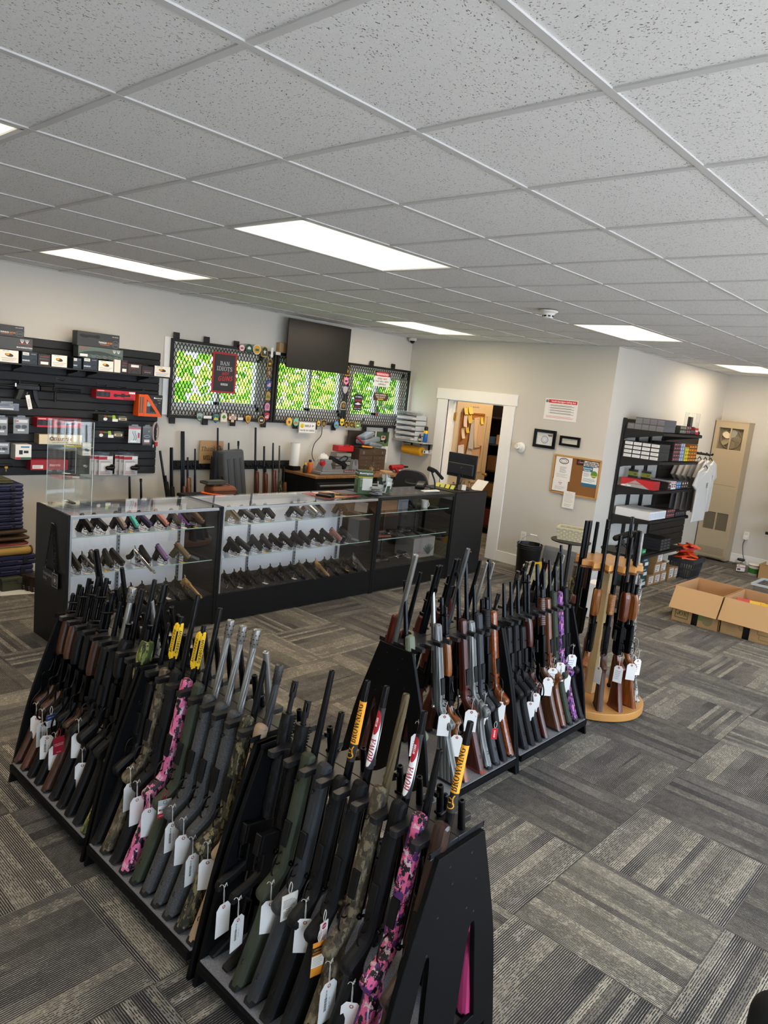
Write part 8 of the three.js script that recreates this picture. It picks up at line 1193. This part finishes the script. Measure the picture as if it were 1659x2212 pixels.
fl('plain brown carton standing right of the labelled pile',-1.72,-8.72,0.004,0.17,0.17,0.22,'#ac8656',lab);fl('smaller brown carton beside the orange vests basket',-1.72,-8.88,0.004,0.12,0.15,0.2,'#ac8656',lab);
fl('white and red product carton under the round wooden stand',-1.4,-6.2,0.004,0.2,0.34,0.2,'#e4e0dc',print('whitered',90,150,(g,w,h)=>{fill(g,'#e9e6e2',0,0,w,h);fill(g,'#c83a34',6,20,50,10);fill(g,'#dca89c',10,60,60,30);fill(g,'#d87c70',10,96,50,20);}));
// basket of orange vests
{const t=thing('plastic_basket','dark grey slatted plastic basket on the carpet','basket',[-1.72,0,-9.2],0);const g=mat('#33373b',0.5);const W=0.3,D=0.42,h=0.26;const sl=(a,b)=>{for(let k=0;k<9;k++){const f=(k+0.5)/9-0.5;add('slat',a?rod(V(f*W*0.84,0.02,b*D*0.42),V(f*W,h-0.05,b*D*0.5),0.006,0.006,5):rod(V(b*W*0.42,0.02,f*D*0.84),V(b*W*0.5,h-0.05,f*D),0.006,0.006,5),g,t);}};sl(1,1);sl(1,-1);sl(0,1);sl(0,-1);add('rim',[bx(W+0.03,0.06,0.014,0,h-0.03,D/2),bx(W+0.03,0.06,0.014,0,h-0.03,-D/2),bx(0.014,0.06,D+0.03,W/2,h-0.03,0),bx(0.014,0.06,D+0.03,-W/2,h-0.03,0)],g,t);add('floor_plate',bx(W*0.84,0.012,D*0.84,0,0.012,0),g,t);add('middle_band',[bx(W*0.94,0.012,0.01,0,0.13,D*0.465),bx(0.01,0.012,D*0.94,W*0.465,0.13,0)],g,t);}
seed=31;for(let i=0;i<15;i++){const o=solo('orange_vest',at(rb(rr(0.17,0.23),0.026,0.14,0.008,0,0,0,1),0,0,0,rr(-0.3,0.3),rnd()*3,rr(-0.35,0.35)),mat(i%6===5?'#b3202c':'#e8551a',0.6),`folded ${i % 6 === 5 ? 'red' : 'bright orange'} safety vest heaped in the grey basket`,'vest',i%6===5?'red vests in the basket':'orange vests in the basket');o.position.set(-1.74+rr(-0.08,0.08),0.235+i*0.013,-9.2+rr(-0.13,0.13));}
// shirts on a face-out rail
 const rail=thing('shirt_rail','black waterfall rail with shirts in front of the small slatwall','rail',[0,0,0],0);add('arm',[rod(V(x0+0.02,1.62,-9.5),V(-1.72,1.6,-9.5),0.011),rod(V(x0+0.02,1.62,-9.5),V(x0+0.02,1.54,-9.5),0.011)],M.black,rail);for(let i=0;i<6;i++)add('peg',sph(0.014,-2.1+i*0.075,1.612,-9.5,7),M.black,rail);
const shirtG=(()=>{const out=[[-0.09,0.7,1],[-0.05,0.66],[0,0.648],[0.05,0.66],[0.09,0.7,1],[0.22,0.65,1],[0.33,0.47,1],[0.24,0.42,1],[0.2,0.5,1],[0.205,0.2],[0.21,0,1],[-0.21,0,1],[-0.205,0.2],[-0.2,0.5,1],[-0.24,0.42,1],[-0.33,0.47,1],[-0.22,0.65,1]];const g=plate(out,0.035,0.014,4,2);const p=g.attributes.position;for(let i=0;i<p.count;i++){const x=p.getX(i),y=p.getY(i);p.setZ(i,p.getZ(i)*(1+0.3*Math.sin(x*40))+0.012*Math.sin(x*30+y*5)*(0.75-y));}g.computeVertexNormals();return g;})();
['front','second','third','fourth','fifth','rearmost'].forEach((w,i)=>{const x=-1.74-i*0.072,t=thing('t_shirt',`${w} pale grey t-shirt on the rail by the wall heater`,'shirt',[x,0.83,-9.5-(i%2)*0.012],QL,'grey t-shirts on the rail');add('fabric',shirtG,i%3===2?mat('#9a9a9c',0.9):mat('#cfcecb',0.9),t);const hg=add('hanger',[tube([[-0.14,0.655,0],[-0.02,0.72,0],[0.02,0.72,0],[0.14,0.655,0]],0.007,6,16)],M.black,t);add('hook',tube([[0,0.72,0],[0,0.76,0],[0.014,0.785,0],[0,0.796,0],[-0.012,0.785,0]],0.0025,5,16),M.steel,hg);if(i===0){const pr=print('logo',50,70,(g,W,H)=>{fill(g,'#cfcecb',0,0,W,H);g.strokeStyle='#333';g.lineWidth=5;g.strokeRect(8,8,34,24);g.strokeRect(10,38,30,22);fill(g,'#333',16,16,18,8);});const s=add('chest_logo',sheet(pr,0.05,0.07,0.001),pr.m,t);s.position.set(0.1,0.47,0.026);}});
{const t=thing('t_shirt','pale grey t-shirt hanging on the shelf end beside the orange boxes','shirt',[-1.66,0.75,-9.12],QL,'grey t-shirts on the rail');add('fabric',shirtG,mat('#d6d4d0',0.9),t);const hg=add('hanger',[tube([[-0.14,0.655,0],[-0.02,0.72,0],[0.02,0.72,0],[0.14,0.655,0]],0.007,6,16)],M.black,t);add('hook',tube([[0,0.72,0],[0,0.8,0],[0.0,0.86,0]],0.0025,5,10),M.steel,hg);const pr=prints.get('logo');const s=add('chest_logo',sheet(pr,0.05,0.07,0.001),pr.m,t);s.position.set(0.1,0.47,0.026);}
{const t=thing('rail_bracket','short black peg holding the single shirt at the shelf end','hook',[0,0,0],0);add('arm',rod(V(x0+0.02,1.61,-9.12),V(-1.64,1.61,-9.12),0.01),M.black,t);add('tip',sph(0.014,-1.64,1.61,-9.12,7),M.black,t);}
}
// HEATER, FAR WALL, BOXES ON THE FLOOR
{
const tan=mat('#b4a183',0.45),dk=mat('#8f8068',0.5);
const h=thing('wall_heater','tall beige wall heater with a fan behind two upper openings','heater',[-2.18,0,-10.8],0);const W=0.46,T=2.06,Dp=0.25;
add('cabinet',[bb(0,W,0.02,T,-Dp,-0.06),bb(0,0.06,0.02,T,-0.06,-0.02),bb(W-0.06,W,0.02,T,-0.06,-0.02)],tan,h);add('fan_chamber',bb(0.06,W-0.06,1.6,2.0,-0.06,-0.056),mat('#7d7056',0.6),h);add('grille_back',bb(0.06,W-0.06,0.4,0.8,-0.06,-0.056),mat('#5c523f',0.7),h);

add('front_panel',[bb(0,W,0.05,0.46,-0.02,0),bb(0,0.06,0.46,T,-0.02,0),bb(W-0.06,W,0.46,T,-0.02,0),bb(0.06,W-0.06,0.72,1.66,-0.02,0),bb(0.06,W-0.06,1.97,T,-0.02,0)],tan,h);add('mullion',bb(W/2-0.01,W/2+0.01,1.66,1.97,-0.02,0),tan,h);add('mullion',bb(W/2-0.01,W/2+0.01,0.46,0.72,-0.02,0),tan,h);add('seam',bb(0.03,W-0.03,1.13,1.134,0,0.0006),mat('#6a5e48',0.7),h);
for(let k=0;k<18;k++)add('louver',at(bx(W-0.12,0.011,0.003),W/2,0.468+k*0.014,-0.012,0.5),dk,h);for(let k=0;k<8;k++)add('lower_vent',bb(0.04,W-0.04,0.09+k*0.014,0.097+k*0.014,0,0.001),dk,h);
add('fan_ring',at(new THREE.TorusGeometry(0.142,0.007,6,36),W/2,1.815,-0.045),dk,h);for(let k=0;k<5;k++)add('fan_blade',at(plate([[0.02,-0.01],[0.08,-0.05],[0.135,-0.03],[0.13,0.03],[0.06,0.04]],0.003,0,3,1).rotateX(0.4),0,0,0,0,0,k*1.2566).translate(W/2,1.815,-0.04),mat('#a4977c',0.35,0.3),h);add('fan_hub',at(cy(0.024,0.024,0.01,14),W/2,1.815,-0.036,A0),dk,h);add('top_cap',bb(-0.006,W+0.006,T,T+0.016,-Dp,0.006,0.003),tan,h);
const sw=thing('light_switch','white blank wall plate on the far wall','wall plate',[-1.52,2.16,ZF],0);add('plate',rb(0.075,0.118,0.006,0.002,0,0,0.003),M.white,sw);add('screw',[sph(0.003,0,0.045,0.006,6),sph(0.003,0,-0.045,0.006,6)],M.steel,sw);
{const t=thing('wall_outlet','white wall outlet with a plugged in cord beside the heater','outlet',[-1.56,0.43,ZF],0);add('plate',rb(0.075,0.118,0.006,0.002,0,0,0.003),M.white,t);add('socket',rb(0.034,0.03,0.004,0.002,0,0.024,0.007),mat('#d8d6d0',0.4),t);add('plug',rb(0.06,0.06,0.05,0.008,0,-0.03,0.03),M.white,t);add('cord',tube([[0,-0.06,0.04],[-0.01,-0.14,0.05],[0.02,-0.26,0.08],[0.07,-0.36,0.18],[-0.05,-0.42,0.24]],0.005,6,24),M.black,t);}
{const t=thing('plastic_jar','clear square jar of brass with a black lid on the carpet','jar',[-1.38,0,-10.36],0.5);add('body',rb(0.13,0.17,0.13,0.025,0,0.086,0,3),M.clear,t);add('contents',rb(0.11,0.12,0.11,0.02,0,0.066,0,2),mat('#a08a5c',0.6),t);add('lid',lathe([[0,0.19],[0.05,0.19],[0.05,0.165],[0,0.165]],20),M.black,t);const pr=print('jarlab',80,70,(g,w,h)=>{fill(g,'#e4ddd8',0,0,w,h);fill(g,'#c8788c',0,22,w,10);fill(g,'#333',8,40,30,20);txt(g,'BB',20,12,14,'#333');});add('label_print',sheet(pr,0.11,0.09),pr.m,t).position.set(0,0.07,0.066);}
{const t=thing('white_tub','small white tub with a green label on the carpet','tub',[-1.2,0,-10.4],0);add('body',lathe([[0,0],[0.07,0],[0.08,0.13],[0,0.13]],24),M.white,t);add('lid',lathe([[0,0.13],[0.086,0.13],[0.086,0.148],[0,0.15]],24),M.white,t);add('label_band',cy(0.0795,0.0735,0.07,24,0,0.06,0),mat('#3f8a34',0.5),t);add('handle',tube([[-0.086,0.135,0],[-0.07,0.19,0.02],[0.07,0.19,0.02],[0.086,0.135,0]],0.003,6,16),M.white,t);}

const r=thing('display_rack','black floor rack of ammunition at the right edge by the far wall','rack',[0,0,0],0);add('post',bb(-1.1,-1.06,0,2.0,-10.9,-10.86),M.black,r);add('foot',bb(-1.1,-0.4,0,0.04,-10.95,-10.5),M.black,r);for(const y of[1.42,1.15,0.86,0.58])add('shelf',[bb(-1.2,-0.3,y-0.02,y,-10.9,-10.6),bb(-1.2,-0.3,y,y+0.02,-10.61,-10.6)],M.black,r);
const E=[[1.421,'#1e2c4c','navy',0.06,3],[1.151,'#dcd6d2','red and white',0.05,3],[0.861,'#b4bcd0','blue and white',0.04,4],[0.581,'#a81828','bright red',0.1,1]];E.forEach(([y,c,n,hh,k])=>{const pr=print('rk'+n,80,50,(g,w,hgt)=>{fill(g,c,0,0,w,hgt);fill(g,n==='red and white'?'#b83038':'#e8e8ea',6,hgt-14,w-12,8);fill(g,'#efefef',10,8,40,14);});for(let i=0;i<k;i++)for(let j=0;j<2;j++)carton('cartridge_box',`${n} cartridge box, right edge rack, ${['lowest', 'second', 'third', 'top'][i]} layer, ${j ? 'right' : 'left'}`,'box',[-1.1+j*0.125,y+i*(hh+0.001),-10.615],0,0.12,hh,0.16,c,pr,`${n} boxes on the right rack`);});

const openBox=(label,xA,xB,z1,z0,hgt,pr,flap)=>{const t=thing('open_cardboard_box',label,'box',[0,0,0],0);const cI=mat('#b58a5e',0.85),th=0.006;
add('front_wall',bb(xA,xB,0.003,hgt,z0-th,z0),M.card,t);add('rear_wall',bb(xA,xB,0.003,hgt,z1,z1+th),cI,t);add('left_wall',bb(xA,xA+th,0.003,hgt,z1,z0),cI,t);add('right_wall',bb(xB-th,xB,0.003,hgt,z1,z0),cI,t);add('bottom',bb(xA,xB,0.001,0.007,z1,z0),cI,t);
const f=add('front_flap',at(rb(xB-xA,0.24,th,0.001,0,0.12,0),(xA+xB)/2,hgt,z0,2.62),mat('#c29a6a',0.85),t);if(!flap)add('side_flap',at(rb(0.2,th,z0-z1,0.001,-0.1,0,0),xA,hgt,(z0+z1)/2,0,0,0.55),cI,t);if(flap)add('side_flap',at(rb(0.12,th,z0-z1,0.001,0.06,0,0),xB,hgt,(z0+z1)/2,0,0,-1.1),cI,t);add('rear_flap',at(rb(xB-xA,0.2,th,0.001,0,-0.1,0),(xA+xB)/2,hgt,z1+th,-0.06).translate(0,0,0.012),cI,t);
const s=add('printed_panel',sheet(pr,xB-xA-0.01,hgt-0.01),pr.m,t);s.position.set((xA+xB)/2,hgt/2,z0+0.0006);add('black_tape',bb((xA+xB)/2-0.03,(xA+xB)/2+0.03,0.003,0.13,z0+0.001,z0+0.0022),M.blackGloss,t);};
openBox('open cardboard box with a green checkmark stamp',-1.0,-0.54,-7.55,-6.9,0.36,print('ubox1',300,220,(g,w,h)=>{fill(g,'#b08a5c',0,0,w,h);g.strokeStyle='#4a5a34';g.lineWidth=5;g.strokeRect(22,120,82,76);txt(g,'STORE',62,140,21,'#4a5a34');txt(g,'OK',72,168,36,'#4a5a34','serif');g.beginPath();g.moveTo(28,168);g.lineTo(38,178);g.lineTo(50,156);g.stroke();g.fillStyle='#6f8a4c';g.fillRect(150,120,60,60);g.fillStyle='#8a7a50';g.beginPath();g.ellipse(230,170,34,34,0,0,7);g.fill();}),false);
openBox('second open cardboard box with packages inside, at the right edge',-0.53,-0.05,-7.55,-6.92,0.36,print('ubox2',300,220,(g,w,h)=>{fill(g,'#b08a5c',0,0,w,h);g.strokeStyle='#6a6a44';g.lineWidth=3;for(let k=0;k<3;k++)g.strokeRect(200+k*12,110+k*30,60,30);g.beginPath();g.arc(120,160,14,0,7);g.stroke();lines(g,40,130,50,6,12,'#8a7a50',3);}),true);
[['red packet','#c0242c',-0.4],['yellow packet','#e0b020',-0.28],['second yellow packet','#d8a81c',-0.18]].forEach(([l,c,x])=>{const o=solo('goods_packet',at(rb(0.14,0.03,0.2,0.006),0,0,0,0.2,0.3,0),mat(c,0.5),`${l} in the right cardboard box`,'packet','packets in the cardboard box');o.position.set(x,0.3,-7.1);});
{const t=thing('storage_bin','clear plastic storage bin behind the right cardboard box','bin',[-0.25,0,-8.1],0);const m=M.clear;add('tub',[bb(-0.3,0.3,0.002,0.008,-0.2,0.2),bb(-0.3,-0.295,0,0.36,-0.2,0.2),bb(0.295,0.3,0,0.36,-0.2,0.2),bb(-0.3,0.3,0,0.36,-0.2,-0.195),bb(-0.3,0.3,0,0.36,0.195,0.2)],m,t);add('rim',[bx(0.64,0.02,0.03,0,0.36,0.21),bx(0.64,0.02,0.03,0,0.36,-0.21),bx(0.03,0.02,0.42,0.31,0.36,0),bx(0.03,0.02,0.42,-0.31,0.36,0)],mat('#b8c0c4',0.3),t);}
{const t=thing('shipping_box','open brown boxes of small goods at the right edge by the far wall','box',[-0.98,0,-10.2],0);add('body',[bb(-0.12,0.3,0,0.18,-0.01,0),bb(-0.12,-0.11,0,0.2,-0.3,0),bb(0.1,0.11,0,0.18,-0.3,0),bb(-0.12,0.3,0,0.16,-0.3,-0.29)],M.card,t);for(let i=0;i<4;i++)add('small_box',rb(0.18,0.03,0.24,0.002,0,0.02+i*0.034,-0.15),mat('#a89468',0.7),t);}

{const t=thing('dark_chair','edge of a dark upholstered chair at the lower right picture corner','chair',[1.3,0,-1.1],0);const c=mat('#0c0d0c',0.95);add('backrest',rb(0.52,0.46,0.1,0.045,0.26,0.67,0.05,4),c,t);add('seat',rb(0.52,0.1,0.46,0.04,0.26,0.42,0.3,3),c,t);for(const[x,z]of[[0.05,0.06],[0.47,0.06],[0.05,0.48],[0.47,0.48]])add('leg',bb(x-0.015,x+0.015,0,0.4,z-0.015,z+0.015),M.black,t);}
}
// ROUND WOODEN STAND
{
const c=[-0.53,-4.18],R=0.366;const ply=mat('#c48d4c',0.38),plyE=wood('#b78652',0.55);
const t=thing('round_gun_stand','round wooden revolving gun stand beside the second rack','gun stand',[c[0],0,c[1]],0);
add('base_disc',uvm(lathe([[0,0.012],[R-0.004,0.012],[R,0.018],[R,0.062],[R-0.006,0.068],[0,0.068]],56)),ply,t);add('turntable',lathe([[0,0],[0.2,0],[0.2,0.012],[0,0.012]],30),M.black,t);
add('post',bb(-0.035,0.035,0.068,0.98,-0.035,0.035,0.003),wood('#f4dda6',0.5),t);
const N=14,pts=[];for(let k=0;k<N;k++){const a0=(k-0.5)/N*6.2832,a1=k/N*6.2832;pts.push([0.225*Math.cos(a0),0.225*Math.sin(a0)]);pts.push([0.176*Math.cos(a1),0.176*Math.sin(a1)]);}
add('top_disc',uvm(plate(pts,0.04,0.004,4,1).rotateX(-A0).translate(0,1.0,0)),ply,t);add('top_rim',uvm(plate(pts.map((p)=>[p[0]*1.04,p[1]*1.04]),0.012,0.001,4,1).rotateX(-A0).translate(0,0.974,0)),wood('#8a5a2c',0.5),t);
for(let k=0;k<N;k++){const a=k/N*6.2832;const s=add('butt_slot',at(plate([[-0.07,0],[-0.04,0.018],[0.04,0.016],[0.07,0],[0.04,-0.016],[-0.04,-0.018]],0.002,0,4,1).rotateX(-A0),0.272*Math.cos(a),0.0682,0.272*Math.sin(a),0,0,0),mat('#1d130b',0.9),t);s.geometry.translate(-0.272*Math.cos(a),0,-0.272*Math.sin(a));s.geometry.rotateY(-a);s.geometry.translate(0.272*Math.cos(a),0,0.272*Math.sin(a));}
const T=(o)=>({yaw:0.6,...o});
const list=[
[3,shotgun,'pump_shotgun','shotgun with honey brown forend and stock',{L:1.18,stock:STK.honey,f0:0.6,f1:0.78,tag:T({x:0.09,y:0.34})}],
[2,shotgun,'pump_shotgun','shotgun with ribbed brown forend',{L:1.15,stock:STK.oil,fore:wood('#b07a44',0.4),f0:0.62,f1:0.76,ribbed:true,tag:T({x:0.09,y:0.34})}],
[1,shotgun,'pump_shotgun','shotgun with long glossy red brown forend',{L:1.14,stock:STK.red,f0:0.58,f1:0.78,tag:T({x:0.1,y:0.36,kind:'hand'}),pad:mat('#8a3a22',0.8)}],
[0,shotgun,'pump_shotgun','shotgun with orange brown stock and plain forend',{L:1.18,stock:wood('#9c5a22',0.28),f0:0.58,f1:0.76,tag:T({x:0.09,y:0.36})}],
[13,shotgun,'camo_shotgun','grey tree camouflage shotgun',{L:1.16,stock:STK.snowCamo,fore:STK.snowCamo,barrel:STK.snowCamo,metal:STK.snowCamo,f0:0.6,f1:0.78,ribbed:true,tag:T({x:0.09,y:0.36,kind:'hand'})}],
[5,doubleGun,'double_shotgun','over and under shotgun with cherry stock',{L:1.2,stock:STK.cherry,fore:STK.red,tag:T({x:0.09,y:0.34})}],
[6,shotgun,'camo_shotgun','dark tree camouflage shotgun',{L:1.1,stock:STK.darkCamo,fore:STK.darkCamo,barrel:STK.darkCamo,metal:STK.darkCamo,f0:0.6,f1:0.8}],
[7,doubleGun,'double_shotgun','wide double barrelled shotgun',{L:1.18,side:true,stock:STK.walnut}],
[8,shotgun,'pump_shotgun','black barrelled shotgun at the back left',{L:1.17,stock:STK.dark}],[9,doubleGun,'double_shotgun','double shotgun at the back',{L:1.19,stock:STK.brown}],[11,shotgun,'pump_shotgun','tall shotgun with ported muzzle at the back',{L:1.24,stock:STK.brown}],[12,shotgun,'pump_shotgun','shotgun at the back right',{L:1.16,stock:STK.dark}],
];
list.forEach(([k,f,n,look,o])=>{const a=k/N*6.2832;const rb0=0.198;placeGun(f,n,look+' in the round wooden stand',o,[c[0]+Math.cos(a)*rb0,0.074,c[1]+Math.sin(a)*rb0],-a,0.015,'guns in the round wooden stand');});
}
renderer.render(scene,camera);
